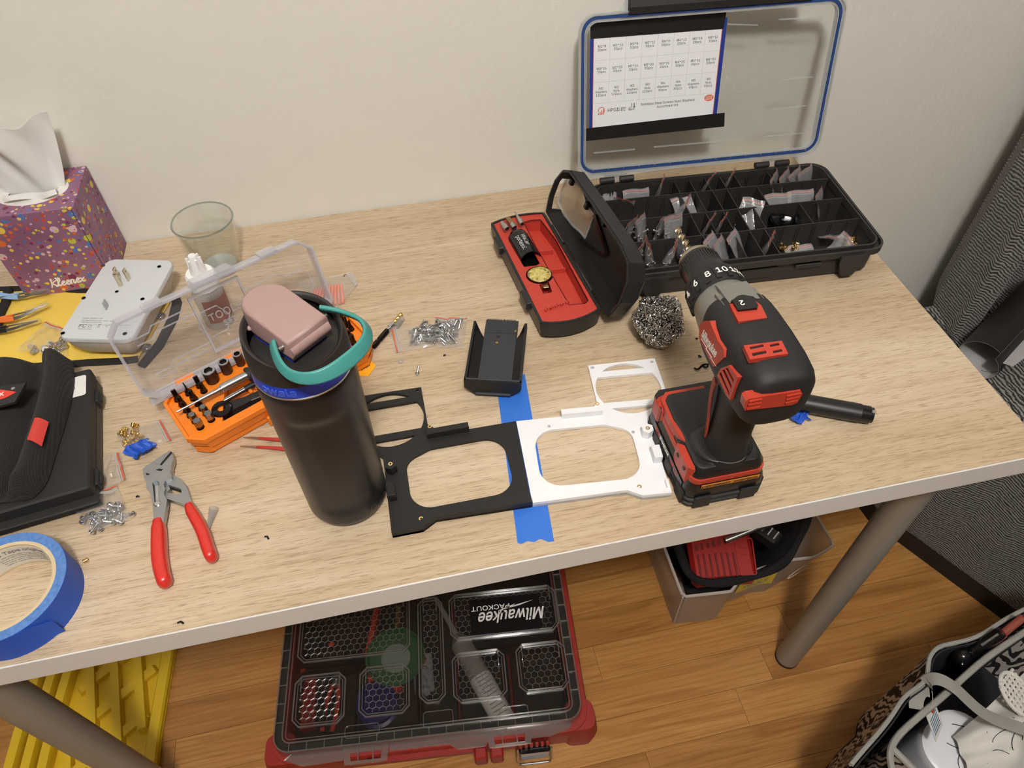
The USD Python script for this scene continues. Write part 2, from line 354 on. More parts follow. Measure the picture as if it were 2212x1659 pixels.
# ------------------------------------------------------------------ left end of the desk
def flat(pxs, h): return [tuple(D(x, y, h)[:2]) for x, y in pxs]
class Frame:
    """a local frame on the desk: origin, turned by deg about z"""
    def __init__(s, o, deg, z=HZ):
        s.o = np.array([o[0], o[1], z]); a = math.radians(deg); s.deg = deg
        s.ex = np.array([math.cos(a), math.sin(a), 0]); s.ey = np.array([-math.sin(a), math.cos(a), 0])
    def loc(s, px, py, h=0.0):
        P = at(px, py, s.o[2] + h) - s.o; return np.array([P @ s.ex, P @ s.ey])
    def w(s, x, y, z=0.0): return s.o + s.ex * x + s.ey * y + np.array([0, 0, z])

# tissue box
def confetti():
    cols = [(0.0, C(226, 196, 80)), (0.2, C(214, 180, 190)), (0.4, C(200, 70, 66)), (0.55, C(120, 48, 84)), (0.68, C(206, 104, 60)), (0.8, C(86, 116, 176)), (0.9, C(190, 190, 70))]
    n = {'t': ('texture_coordinate', {}), 'p': ('principled_bsdf', dict(roughness=0.5, specular_ior_level=0.4)), 'nz': ('noise_texture', dict(scale=14.0, detail=2.0)),
         'base': ('rgb_ramp', dict(ramp=[(0.3, C(126, 84, 112)), (0.7, C(152, 112, 140))]))}
    l = [('t.object', 'nz.vector'), ('nz.fac', 'base.fac')]; prev = 'base.color'
    for i, (sc, thr, cut) in enumerate(((55, 0.27, 0.38), (90, 0.30, 0.40), (135, 0.31, 0.38), (190, 0.31, 0.45))):
        n |= {f'v{i}': ('voronoi_texture', dict(scale=float(sc), randomness=0.9)), f's{i}': ('separate_color', {}), f'l{i}': ('math', dict(math_type='less_than', value2=thr)), f'g{i}': ('math', dict(math_type='greater_than', value2=cut)),
              f'a{i}': ('math', dict(math_type='multiply')), f'c{i}': ('rgb_ramp', dict(ramp=cols, interpolate=False)), f'x{i}': ('mix_color', dict(blend_type='mix')), f'of{i}': ('vector_math', dict(math_type='add', vector2=(0.13 * i, 0.07 * i, 0.05 * i)))}
        l += [('t.object', f'of{i}.vector1'), (f'of{i}.vector', f'v{i}.vector'), (f'v{i}.distance', f'l{i}.value1'), (f'v{i}.color', f's{i}.color'), (f's{i}.g', f'g{i}.value1'), (f'l{i}.value', f'a{i}.value1'), (f'g{i}.value', f'a{i}.value2'),
              (f's{i}.r', f'c{i}.fac'), (f'a{i}.value', f'x{i}.fac'), (prev, f'x{i}.a'), (f'c{i}.color', f'x{i}.b')]
        prev = f'x{i}.result'
    l += [(prev, 'p.base_color')]
    return usdkit.material(stage, '/World/Looks/confetti_card', n, l, surface='p.BSDF')
tb = thing('tissue_box', 'purple cardboard tissue box printed with bright confetti dots at the wall', 'tissue box', (-1.0605, -0.0505, HZ))
hx, hy, hh = 0.0555, 0.046, 0.1232
hole = affinity.scale(Point(0, 0).buffer(1, quad_segs=20), 0.041, 0.030); hole = affinity.translate(hole, 0.001, 0.002)
conf = confetti()
part('carton', cat(ext(sbox(-hx, -hy, hx, hy).difference(hole), hh - 0.0008, hh), ext(sbox(-hx, -hy, hx, hy).difference(sbox(-hx + .0008, -hy + .0008, hx - .0008, hy - .0008)), 0, hh - 0.0008), bx(2 * hx, 2 * hy, 0.0008)), conf, tb, smooth=False)
hole2 = affinity.translate(affinity.scale(Point(0, 0).buffer(1, quad_segs=20), 0.029, 0.009), 0.001, 0.003)
part('opening_film', ext(hole.buffer(0.004).difference(hole2), hh - 0.0016, hh - 0.0009), mat('white_film', C(235, 232, 226), 0.35), tb, smooth=False, label='white plastic film with a slit')
def script(word, h):
    # joined handwriting: strokes on a unit grid, x-height 1
    G = {'K': [[(0, 2.0), (.1, 1.0), (-.05, 0)], [(.95, 2.0), (.25, 1.05), (.15, .95), (.6, .5), (1.0, 0), (1.25, .1)]], 'l': [[(0, .1), (.35, .9), (.55, 1.8), (.4, 2.0), (.25, 1.6), (.3, .3), (.5, 0), (.75, .15)]],
         'e': [[(0, .2), (.45, .5), (.75, .8), (.55, 1.0), (.25, .75), (.25, .3), (.5, 0), (.8, .1), (1.0, .25)]], 'n': [[(0, .2), (.2, .95), (.22, .0)], [(.22, .3), (.5, .95), (.75, .8), (.72, .2), (.85, .0), (1.1, .2)]], 'x': [[(0, .9), (.25, .9), (.6, .1), (.9, .05)], [(.85, 1.0), (.5, .55), (.0, .0)]]}
    W = dict(K=1.15, l=.7, e=.92, n=1.05, x=1.0); x = 0; out = []
    for c in word:
        for st in G[c]:
            Q = smoothpath(np.c_[np.array(st) * [1, 1], np.zeros(len(st))], 22)[:, :2]; out.append(LineString((Q + [x, 0]) * h / 2).buffer(h * .075))
        x += W[c]
    return ext(unary_union(out), 0, .0003)
kw = script('Kleenex', 0.0125); kw.vertices[:, 0] -= kw.bounds[1][0] / 2; kw.vertices[:, 0] += kw.vertices[:, 1] * 0.25; kw.vertices[:, 1] += .06 * kw.vertices[:, 0]; kw = rot(kw, 90, 'x')
part('brand_lettering', mv(kw, 0.002, -hy - 0.0002, 0.0145), K['white_ink'], tb, smooth=False, label='white script lettering')
part('seam', bx(0.0006, 0.0006, hh - 0.002, hx - 0.003, -hy - 0.0001, 0), mat('seam', C(60, 36, 52), 0.6), tb, smooth=False)

# tissue standing up out of the slit
tm = usdkit.material(stage, '/World/Looks/tissue_paper', {'d': ('diffuse_bsdf', dict(color=C(250, 249, 247))), 't': ('translucent_bsdf', dict(color=C(240, 236, 228))), 'm': ('mix_closure', dict(fac=0.3))},
    [('d.BSDF', 'm.closure1'), ('t.BSDF', 'm.closure2')], surface='m.closure')
tis = thing('tissue', 'crumpled white tissue pulled up out of the purple box', 'tissue', (-1.0605, -0.0505, HZ))
def tfn(u, v):
    # u across, v up from the slit; the crest has two peaks with a dip between them
    crest = 0.2146 - 0.011 * np.exp(-((u - 0.77) / 0.10) ** 2) - 0.010 * np.clip(.5 - u, 0, 1)
    z = 0.113 + (crest - 0.113) * v
    w = 0.030 + 0.045 * v ** 0.7
    x = 0.030 + 0.028 * v ** .6 - 2 * w * (1 - u)
    y = 0.004 + 0.016 * v * np.sin(7.2 * u + 0.6) + 0.010 * v * np.sin(15 * u + 2.5 * v) - 0.018 * v * (1 - v) * np.cos(4 * u) + .004 * np.sin(22 * u + 6 * v) * v + .05 * v * np.abs(u - .80) - .01 * v
    return np.stack([x, y, z], -1)
part('sheet', sheet(tfn, 60, 40, 0.0004), tm, tis, smooth=60)
def tf2(u, v):
    x = 0.0 + (u - 0.5) * 0.062 + .004 * v; y = -0.001 - 0.017 * v - .003 * np.sin(9 * u); z = 0.116 + 0.013 * np.sin(v * 2.4) + 0.003 * np.sin(8 * u) * v
    return np.stack([x, y, z], -1)
part('fold', sheet(tf2, 30, 12, 0.0004), tm, tis, smooth=60)

# drinking glass
gl = thing('drinking_glass', 'empty clear drinking glass with a thick base near the wall', 'glass', (-0.8722, -0.0866, HZ))
glm = clear('glass', (0.955, 0.968, 0.958), 1.6, 0.012, rough=0.02)
part('bowl', lathe([(0, 0.006), (0.0225, 0.006), (0.026, 0.012), (0.0368, 0.0765), (0.0377, 0.0778), (0.0386, 0.0765), (0.0275, 0.004), (0.0262, 0.0005), (0, 0.0005)], 64), glm, gl)
part('rim', lathe([(0.0364, 0.0765), (0.0377, 0.0783), (0.0390, 0.0765), (0.0377, 0.0757), (0.0364, 0.0765)], 64), clear('glass_rim', (0.72, 0.78, 0.74), 1.7, 0.1, (0.6, 0.65, 0.6), 0.03), gl)
part('base_disc', lathe([(0, 0.0048), (0.0215, 0.0048), (0.0215, 0.0056), (0, 0.0056)], 48), clear('glass_base', (0.9, 0.92, 0.9), 1.5, 0.45, (0.85, 0.86, 0.84), 0.1), gl)

# dropper bottle
db = thing('dropper_bottle', 'small translucent bottle with a white nozzle cap behind the clear case lid', 'bottle', (*D(476, 692)[:2], HZ))
part('body', lathe([(0, 0.0), (0.0165, 0.0), (0.018, 0.002), (0.018, 0.05), (0.016, 0.056), (0.012, 0.06), (0, 0.06)], 40), clear('bottle_plastic', (0.93, 0.93, 0.9), 1.45, 0.35, (0.8, 0.79, 0.74), 0.2), db)
lab = lathe([(0.0181, 0.012), (0.0184, 0.012), (0.0184, 0.047), (0.0181, 0.047), (0.0181, 0.012)], 60)
part('label', tri(man(lab) - man(mv(bx(0.05, 0.05, 0.06), -0.032, 0.0, 0))), mat('brown_label', C(150, 84, 52), 0.55), db, label='brown paper label')
cap = part('cap', lathe([(0, 0.058), (0.0168, 0.058), (0.0172, 0.06), (0.0165, 0.077), (0.015, 0.079), (0, 0.079)], 40), mat('white_cap', C(240, 239, 236), 0.35), db, label='white ribbed cap')
part('nozzle', cat(lathe([(0, 0.078), (0.0098, 0.078), (0.0092, 0.083), (0.0052, 0.102), (0.0042, 0.1035), (0, 0.1035)], 32), *[rot(bx(0.004, 0.0022, 0.02, 0.0068, 0, 0.08), a) for a in range(0, 360, 60)]), MATS['white_cap'], cap)
part('ribs', cat(*[rot(bx(0.0007, 0.0009, 0.015, 0.0168, 0, 0.0605), a) for a in range(0, 360, 10)]), MATS['white_cap'], cap, smooth=False)

# yellow canvas tool roll
yel = mat('yellow_canvas', C(240, 205, 88), 0.85, bump=0.35, bscale=1500, var=0.04)
blk_canvas = mat('black_binding', C(30, 28, 27), 0.85, bump=0.5, bscale=900)
tr = thing('tool_roll', 'yellow canvas tool roll bound in black, lying open under the plug adapter', 'tool roll', (0, 0, HZ))
A0 = D(0, 628)[:2]; A1 = D(190, 633)[:2]; A2 = D(330, 652)[:2]; A3 = D(372, 648)[:2]; B3 = D(300, 778)[:2]; B1 = D(190, 786)[:2]
LX = -1.19
def edge_line(P, t): return np.array([np.interp(t, np.linspace(0, 1, len(P)), np.array(P)[:, k]) for k in (0, 1)]).T
topE = [np.array([LX, A0[1] + 0.006]), A0, A1, A2, A3]; botE = [np.array([LX, B1[1] + .012]), np.array([-1.09, B1[1] + 0.004]), B1, D(250, 783)[:2], B3]
def roll_fn(u, v):
    n = u.shape[0]; tt = u[:, 0]; a = edge_line(topE, tt); b = edge_line(botE, tt)
    P = a[:, None] * (1 - v[..., None]) + b[:, None] * v[..., None]
    z = 0.0022 + 0.0011 * np.sin(14 * P[..., 0] * 6 + 3 * v) * np.sin(9 * v + 1)
    return np.concatenate([P, z[..., None]], -1)
rs_ = sheet(roll_fn, 50, 24, 0.0016); part('canvas', rs_, yel, tr, smooth=60)
def bind(P, w, z0=0.0024, t=0.003):
    Q = smoothpath([[*q, z0] for q in P], 40); return strap(Q, w, t, [0, 0, 1])
part('binding', bind(topE, 0.010), blk_canvas, tr); part('binding', bind(botE, 0.010), blk_canvas, tr)
part('velcro_strip', ext(Polygon([tuple(D(*q)[:2]) for q in [(368, 642), (388, 640), (394, 655), (386, 690), (354, 752), (314, 797), (300, 792), (340, 742), (366, 690), (374, 660)]]), 0.001, 0.0042), mat('velcro', C(34, 32, 30), 0.95, bump=0.9, bscale=1400, var=0.5), tr, smooth=False, label='frayed black hook strip')
# pocket flap at the left with its black edge
pk = [D(-70, 640)[:2], D(14, 636)[:2], D(12, 662)[:2], D(2, 690)[:2], D(-4, 716)[:2], D(-110, 735)[:2]]
part('pocket', ext(Polygon([tuple(q) for q in pk]), 0.004, 0.0058), mat('pocket_yellow', C(250, 214, 44), 0.7, bump=0.3, bscale=1500), tr, smooth=False)
part('pocket_edge', bind([D(22, 632)[:2], D(22, 648)[:2], D(14, 670)[:2], D(5, 690)[:2], D(2, 705)[:2], D(-8, 728)[:2]], 0.011, 0.007, 0.005), blk_canvas, tr)
for q in ((346, 683), (316, 751)):
    P = D(*q, 0.004)
    part('snap', mv(lathe([(0, 0), (0.0062, 0), (0.0064, 0.001), (0.0045, 0.0016), (0.004, 0.001), (0.0028, 0.001), (0.0026, 0.0026), (0, 0.0028)], 28), P[0], P[1], 0.0035), K['zinc'], tr, label='chrome snap stud')

# tweezers in the roll's pockets
def tweezer(nm_label, base, tip, hcol, bend=0.0, w=0.0085):
    b, t = D(*base, 0.012), D(*tip, 0.014); ax = t - b; Ln = np.linalg.norm(ax[:2])
    o = thing('tweezers', nm_label, 'tweezers', (b[0], b[1], HZ), math.degrees(math.atan2(ax[1], ax[0])))
    z = 0.0135
    for s in (-1, 1):
        P = [[-0.05, s * 0.001, z], [0, s * 0.0022, z], [Ln * .35, s * 0.0034, z], [Ln * .55, s * 0.0022 + bend * .1, z + .001], [Ln * .8, s * 0.001 + bend * .5, z + .002], [Ln, s * 0.0004 + bend, z + .003]]
        Q = smoothpath(P, 24); ws = np.interp(np.linspace(0, 1, 24), [0, .35, .6, .8, 1], [w, w, w * .7, w * .4, .0012])
        part('handle', strap(Q[:15], ws[:15], 0.0022, [0, s * 1.0, 0.6]), mat('tweezer_' + hcol[0], hcol[1], 0.4), o)
        part('tip', strap(Q[13:], ws[13:] * .8, 0.0014, [0, s * 1.0, 0.6]), K['steel'], o)
    Q = smoothpath([[Ln * .55, bend * .1, z + .001], [Ln * .8, bend * .5, z + .002], [Ln * 1.06, bend * 1.15, z + .003]], 10)
    part('tip_sleeve', tube(Q, np.linspace(.0048, .0034, 10), 10), clear('sleeve', (0.95, 0.95, 0.93), 1.4, 0.06, rough=0.1), o, label='clear protective sleeve')
tweezer('pair of tweezers with pale blue handles and a clear tip sleeve', (30, 641), (103, 632), ('blue', C(150, 184, 226)))
tweezer('pair of tweezers with orange handles and a bent tip', (10, 690), (100, 668), ('orange', C(236, 124, 62)), 0.007)
tweezer('pair of tweezers with black handles and a clear tip sleeve', (0, 713), (84, 696), ('black', C(32, 32, 32)))

# plug-in outlet adapter, lying on its face with the prongs up
pf = Frame(D(122.5, 733, 0.044)[:2], math.degrees(math.atan2(*(D(287, 737, .044) - D(122.5, 733, .044))[[1, 0]])))
ad = thing('outlet_adapter', 'light grey outlet adapter lying prongs up on the yellow tool roll', 'adapter', pf.o + np.array([0, 0, 0.0055]), pf.deg)
AW, AL = 0.088, 0.142
grey = mat('adapter_grey', C(206, 208, 211), 0.42, bump=0.04, bscale=900)
o_ = rr(0, 0, AW, AL, 0.012, 6)
part('back_plate', loft(o_, [(0.0345, 0.0), (0.0385, 0.0), (0.040, 0.001)]), grey, ad, smooth=40)
part('body', loft(rr(0.0012, 0.0012, AW - .0012, AL - .0012, 0.013, 6), [(0.0, 0.016), (0.008, 0.009), (0.026, 0.0015), (0.034, 0)]), mat('adapter_body', C(214, 208, 198), 0.45), ad, smooth=35)
def screwhole(x, y, r=0.0026):
    part('screw', mv(lathe([(0, 0.0), (r * .8, 0.0), (r * .8, 0.0004), (r, 0.0004), (r, 0.0001), (r * .98, 0.0)], 20), x, y, 0.040), mat('screw_grey', C(110, 112, 114), 0.4, 0.6), ad)
for q in ((224, 576), (345, 578), (182, 646), (309, 648), (137, 722), (271, 723)): screwhole(*pf.loc(*q, 0.044))
screwhole(*pf.loc(253.5, 632, 0.044), 0.0022)
nick = mat('nickel', C(214, 204, 178), 0.22, 1.0)
for q in ((259.5, 605), (280.5, 607)):
    x, y = pf.loc(*q, 0.044); part('prong', mv(tri(man(ext(rr(0, 0, 0.0064, 0.0175, 0.0012), -0.0008, 0.0008)) - man(mv(trimesh.creation.cylinder(0.0014, 0.01, sections=12), 0.0032, 0.0135, 0))), 0, 0, 0).apply_transform(TR.rotation_matrix(math.pi / 2, [1, 0, 0])).apply_transform(TR.rotation_matrix(math.radians(90), [0, 0, 1])).apply_translation([x, y - .003, 0.04]), nick, ad, smooth=False, label='flat metal blade')
x, y = pf.loc(262, 619, 0.044); part('ground_pin', mv(lathe([(0, 0), (0.0024, 0), (0.0024, 0.0175), (0.0015, 0.0195), (0, 0.02)], 20), x, y, 0.04), nick, ad)
x, y = pf.loc(233, 667, 0.044); part('tab', rot(bx(0.0014, 0.0085, 0.011, 0, 0, 0), 10).apply_translation([x, y, 0.04]), mat('tab_grey', C(170, 174, 176), 0.5), ad, smooth=False, label='stub plastic pin')
def ink(s, px, py, h, m=K['grey_ink'], bold=False):
    x, y = pf.loc(px, py, 0.044); part('print', mv(text(s, h, 0.0001, bold, False), x, y, 0.04), m, ad, smooth=False)
ink('Model: WDH01C-US', 180, 690, 0.0017); ink('AC Input/Output: 110-240V, 50/60Hz, Max. 10A', 177.5, 695, 0.0017); ink('USB Output: DC5V 3A', 176, 699, 0.0017); ink('FC', 169, 709, 0.0052, bold=True); ink('Made in China', 169, 713.5, 0.0017)
x, y = pf.loc(169, 702.5, .044); part('print', bx(0.062, 0.0003, 0.0001, x + .033, y, 0.04), K['grey_ink'], ad, smooth=False)
def inkline(pts, px, py, s=1.0):
    x, y = pf.loc(px, py, 0.044); part('print', ext(LineString(np.array(pts) * 0.001 * s).buffer(0.00025), 0, 0.0001).apply_translation([x, y, 0.04]), K['grey_ink'], ad, smooth=False)
inkline([(-2, 0), (0, 2), (2, 0), (1.5, 0), (1.5, -2.2), (-1.5, -2.2), (-1.5, 0), (-2, 0)], 196, 706); inkline([(-1.3, -2), (1.3, 2), (1.3, 2), (-1.3, 2), (1.3, -2)], 215.5, 705); inkline([(-1.6, -3), (1.6, -3)], 215.5, 705)
inkline([(-2, 0), (-.6, -1.8), (2.4, 2)], 233, 705.5); inkline(arc(0, 0, 2.2, 0, 360, 24), 250, 706)

# zip bags: two sheets of film closed at the edges, a coloured seal line and the zip ridges below it
def zipbag(label, corners, h=0.003, puff=0.004, seal=0.12, seed=1, name='zip_bag', sealcol=K['seal'], flatz=0.0, zfun=None, wrinkle=0.0012):
    """corners: photo spots of the bag lying at height h: seal-left, seal-right, bottom-right, bottom-left"""
    c = [D(*q, h) for q in corners]; o0 = np.mean(c, 0); g = np.random.default_rng(seed); ph = g.uniform(0, 6, 6)
    def fn(sgn):
        def f(u, v):
            P = (c[0] * (1 - u)[..., None] + c[1] * u[..., None]) * (1 - v)[..., None] + (c[3] * (1 - u)[..., None] + c[2] * u[..., None]) * v[..., None]
            P = P - np.array([o0[0], o0[1], HZ]); e = np.clip(np.minimum(np.minimum(u, 1 - u), np.minimum(v, 1 - v)) * 7, 0, 1)
            puffed = puff * np.sin(np.pi * u) ** .7 * np.sin(np.pi * np.clip((v - seal) / (1 - seal), 0, 1)) ** .6
            wr = wrinkle * (np.sin(11 * u + 6 * v + ph[0]) + np.sin(17 * v - 9 * u + ph[1]) * .7 + np.sin(23 * u + 13 * v + ph[2]) * .4)
            z = P[..., 2] + (puffed + wr * e) * sgn * (1.0 if sgn > 0 else 0.25)
            z = np.maximum(z, 0.0009 + .0004 * sgn) + 0.0012 * (1 + np.sin(5 * u + ph[3])) * np.clip(1 - v / max(seal, .02), 0, 1)
            if zfun is not None: z = z + zfun(P[..., 0], P[..., 1])
            return np.stack([P[..., 0], P[..., 1], z], -1)
        return f
    t = thing(name, label, 'zip bag', (o0[0], o0[1], HZ))
    part('film', cat(sheet(fn(1), 26, 26), sheet(fn(-1), 26, 26)), K['film'], t, smooth=50)
    def line(v0, w, dz=0.0005):
        u = np.linspace(0.01, 0.99, 22); P = fn(1)(u[:, None], np.full((22, 1), v0))[:, 0]; P[:, 2] += dz; return strap(P, w, 0.0006, [0, 0, 1])
    if seal > 0:
        part('seal_strip', line(seal * .55, 0.0016), sealcol, t, label='red press seal line' if sealcol is K['seal'] else None)
        part('zip_ridge', cat(line(seal * .85, 0.0011), line(seal * 1.15, 0.0011)), K['zip'], t)
    return t
# ------------------------------------------------------------------ black pouch on a black case, bags of fasteners, pliers, tape
# case: a flat hinged plastic case
cf = Frame(D(190, 1050, 0.035)[:2], 8.6)
cs = thing('tap_set_case', 'flat black plastic case with a small white sticker, under the canvas pouch', 'case', cf.o, cf.deg)
casem = mat('case_black', C(36, 35, 34), 0.6, bump=0.25, bscale=1300); casew = mat('case_side', C(62, 58, 52), 0.55, bump=0.2, bscale=1300)
CL, CD = 0.2, 0.168
part('base', bx(CL, CD, 0.017, -CL / 2, CD / 2, 0, 0.0015), casew, cs, smooth=False)
part('lid', bx(CL + .001, CD + .001, 0.0165, -CL / 2, CD / 2, 0.0175, 0.0018), casem, cs, smooth=False)
part('front_lip', cat(bx(CL + .006, 0.012, 0.004, -CL / 2, -0.004, 0.0155, 0.001), bx(CL + .002, 0.004, 0.012, -CL / 2, -0.001, 0.003, 0.001)), casem, cs, smooth=False)
for y in (0.022, 0.138):
    part('hinge_lug', cat(bx(0.004, 0.02, 0.013, 0.0012, y, 0.008, 0.001), bx(0.003, 0.012, 0.006, 0.0035, y, 0.011, .001)), casem, cs, smooth=False)
part('sticker', ext(rr(-0.0305, 0.128, -0.0035, 0.159, 0.003), 0.034, 0.0342), K['paper'], cs, smooth=False, label='white paper sticker')
for s, y, h in (('TAP', 0.150, 0.0034), ('Metric', 0.1405, 0.0034), ('Set', 0.1345, 0.0034)):
    part('print', mv(text(s, h, 0.0001, True, False), -0.0285, y, 0.0342), K['black_ink'], cs, smooth=False)

# canvas pouch: a height field with a belt-loop fold along its right side
weave = usdkit.material(stage, '/World/Looks/pouch_canvas', {
    't': ('texture_coordinate', {}), 'w1': ('wave_texture', dict(bands_direction='x', scale=260.0, distortion=0.3)), 'w2': ('wave_texture', dict(bands_direction='y', scale=260.0, distortion=0.3)),
    'x': ('math', dict(math_type='maximum')), 'r': ('rgb_ramp', dict(ramp=[(0.0, C(24, 23, 22)), (1.0, C(50, 48, 46))])), 'b': ('bump', dict(strength=0.6, distance=0.0008)), 'p': ('principled_bsdf', dict(roughness=0.9, specular_ior_level=0.2, sheen_weight=0.05))},
    [('t.object', 'w1.vector'), ('t.object', 'w2.vector'), ('w1.fac', 'x.value1'), ('w2.fac', 'x.value2'), ('x.value', 'r.fac'), ('x.value', 'b.height'), ('r.color', 'p.base_color'), ('b.normal', 'p.normal')], surface='p.BSDF')
po = thing('tool_pouch', 'black canvas tool pouch with red tag and red diamond badge on the flat black case', 'pouch', (0, 0, HZ))
PH = 0.048
R_ = [D(*q, PH) for q in ((143, 764), (148, 790), (141, 850), (123, 915), (101, 985), (73, 1045), (54, 1062))]
right = smoothpath([r[:2] for r in R_], 60)
def pouch_fn(u, v):
    # v runs along the right edge from the far end to the near end, u from that edge to the left
    E = np.array([np.interp(v, np.linspace(0, 1, 60), right[:, k]) for k in (0, 1)])
    Lx = -1.185 + 0 * v; x = E[0] * (1 - u) + Lx * u; y = E[1] + (0.016 - .02 * v) * u + .002 * np.sin(9 * u)
    wdt = E[0] - Lx; d = u * wdt
    edge = np.clip(d / 0.007, 0, 1) ** 0.5
    k = 0.036 - .008 * v          # how far in the fold's valley lies
    fold = 0.052 + 0.014 * np.exp(-((d - .012) / .012) ** 2) - 0.020 * np.exp(-((d - k) / 0.009) ** 2) + 0.010 * np.exp(-((d - k - .03) / .02) ** 2) * (1 - v)
    body = 0.012 * np.clip((d - .05) / .05, 0, 1) * np.sin(np.pi * np.clip(v * .9 + .1, 0, 1))
    ends = np.clip(np.minimum(v, 1 - v) / 0.06, 0, 1) ** .5
    z = 0.0355 + (fold + body - 0.0355 + 0.0015 * np.sin(30 * x + 22 * y)) * edge * ends
    return np.stack([x, y, np.maximum(z, 0.0352)], -1)
part('canvas', sheet(pouch_fn, 90, 80, 0.0015), weave, po, smooth=60)
def on_pouch(px, py, h): return D(px, py, h)
T4 = [D(75, 903, .066), D(105, 912, .060), D(90, 964, .060), D(59, 950, .066)]
def tagfn(u, v):
    a = np.array(T4); P = (a[0] * (1 - u)[..., None] + a[1] * u[..., None]) * (1 - v)[..., None] + (a[3] * (1 - u)[..., None] + a[2] * u[..., None]) * v[..., None]
    P[..., 2] += 0.003 * np.sin(np.pi * u) - HZ; return P
part('tag', sheet(tagfn, 10, 6, 0.0008), mat('red_tag', C(200, 60, 52), 0.7, bump=.3, bscale=1500), po, label='sewn red fabric tag')
bd = [D(*q, .071)[:2] for q in ((-60, 852), (-45, 838), (54, 825), (30, 866), (0, 874), (-60, 885))]
part('badge', ext(Polygon([tuple(q) for q in bd]), 0.0665, 0.0695), mat('badge_rubber', C(38, 37, 36), 0.6), po, smooth=False, label='black rubber badge')
part('badge_diamond', ext(Polygon([tuple(D(*q, .071)[:2]) for q in ((-40, 845), (0, 840), (34, 845), (12, 857), (-10, 864), (-40, 864))]), 0.069, 0.0700), mat('badge_red', C(222, 66, 50), 0.5), po, smooth=False, label='red diamond emblem')
kx = D(1, 853, .071); part('badge_lettering', mv(rot(text('KNIPEX', 0.0052, 0.0002, True), 12), kx[0] - .0105, kx[1] - .0005, 0.0700), K['white_ink'], po, smooth=False)
q = D(27, 838, .071); part('rivet', mv(lathe([(0, 0), (.0022, 0), (.0018, .001), (0, .0012)], 16), q[0], q[1], .0695), K['zinc'], po)
P = smoothpath([D(*q, .068) - [0, 0, HZ] for q in ((110, 805), (115, 815), (108, 823))], 8)

# small fasteners ----------------------------------------------------
def screw_build(L, r):
    def b(t):
        z = [(0, 0)]
        for k in range(int(L / .0009)): z += [(r, k * .0009), (r * .82, k * .0009 + .00045)]
        part('shank', lathe(z + [(r * .9, L), (0, L)], 10), K['zinc'], t)
        part('head', lathe([(0, L), (r * 1.85, L), (r * 1.9, L + r * .5), (r * 1.3, L + r * 1.2), (r * .9, L + r * 1.3), (r * .9, L + r * .5), (0, L + r * .5)], 12), K['zinc'], t)
    return b
def lying(g, tilt=12): return R3(0, 90 + g.uniform(-tilt, tilt), 0), g.uniform(0, 360)
def scatter(pile, quad, h, n, seed, label, group, layers=3, dz=0.0022, tilt=14, pref=None, z0=0.0018):
    """n small things strewn over the quadrilateral of photo spots, in layers"""
    g = np.random.default_rng(seed); c = [D(*q, h) for q in quad]; out = []
    for i in range(n):
        best = None
        for _ in range(12):
            u, v = g.uniform(0, 1, 2); P = (c[0] * (1 - u) + c[1] * u) * (1 - v) + (c[3] * (1 - u) + c[2] * u) * v; lay = i % layers
            d = min([np.linalg.norm(P[:2] - o[:2]) for o, l in out if l == lay] or [1])
            if best is None or d > best[0]: best = (d, P, lay)
        _, P, lay = best; out.append((P, lay)); a = g.uniform(0, 360) if pref is None else g.normal(pref, 35)
        R = R3(0, 0, a) @ R3(0, 90 + g.uniform(-tilt, tilt), 0)
        pile.put((P[0], P[1], HZ + z0 + lay * dz), R=R, label=label, group=group)
def shift(quad, f): 
    m = np.mean(quad, 0); return [tuple(m + (np.array(q) - m) * f) for q in quad]
scr = Pile('machine_screw', 'screw', screw_build(0.0150, 0.0015)); scr2 = Pile('short_screw', 'screw', screw_build(0.0095, 0.0015))
insert = Pile('brass_insert', 'threaded insert', lambda t: part('knurled_sleeve', lathe([(0.0011, 0), (0.0019, 0), (0.0022, .0004), (0.0022, .0017), (0.0018, .002), (0.0018, .0027), (0.0022, .003), (0.0022, .0042), (0.0019, .0046), (0.0011, .0046), (0.0011, 0)], 14), K['brass'], t))

zipbag('clear zip bag holding silver washers and screws on the yellow tool roll', [(102, 693), (146, 712), (146, 770), (32, 757)], 0.008, 0.006, 0.12, 3)
wsh = Pile('washer', 'washer', lambda t: part('ring', lathe([(0.0017, 0), (0.0035, 0), (0.0035, .0006), (0.0017, .0006), (0.0017, 0)], 20), K['zinc'], t))
g_ = np.random.default_rng(5)
for i in range(26):
    u, v = g_.uniform(0, 1, 2); P = D(68 + 76 * u, 742 + 20 * v - 6 * u, 0.008)
    wsh.put((P[0], P[1], HZ + 0.0065 + (i % 4) * 0.0016), R=R3(g_.uniform(-35, 35), g_.uniform(-35, 35), 0), label='small silver washer in the zip bag on the yellow tool roll', group='washers in the bag on the tool roll')
q1 = [(146, 1075), (250, 1043), (282, 1122), (190, 1152)]
zipbag('clear zip bag of short silver screws leaning on the black case corner', q1, 0.006, 0.005, 0.16, 11)
scatter(scr2, [(188, 1108), (270, 1090), (272, 1118), (196, 1142)], 0.004, 30, 12, 'short silver screw in the zip bag beside the black case', 'screws in the bag beside the black case')
zipbag('nearly empty clear zip bag with an orange seal between the case and the pliers', [(258, 976), (277, 1034), (222, 1056), (222, 990)], 0.004, 0.003, 0.25, 14)
zipbag('clear zip bag of brass inserts lying left of the orange bit case', [(352, 905), (375, 950), (275, 978), (248, 940)], 0.004, 0.004, 0.13, 15)
scatter(insert, [(256, 935), (290, 915), (303, 945), (282, 968)], 0.004, 30, 16, 'tiny brass threaded insert in the zip bag left of the orange case', 'brass inserts in the bag left of the orange case', layers=2, dz=0.003, tilt=25, z0=.0026)
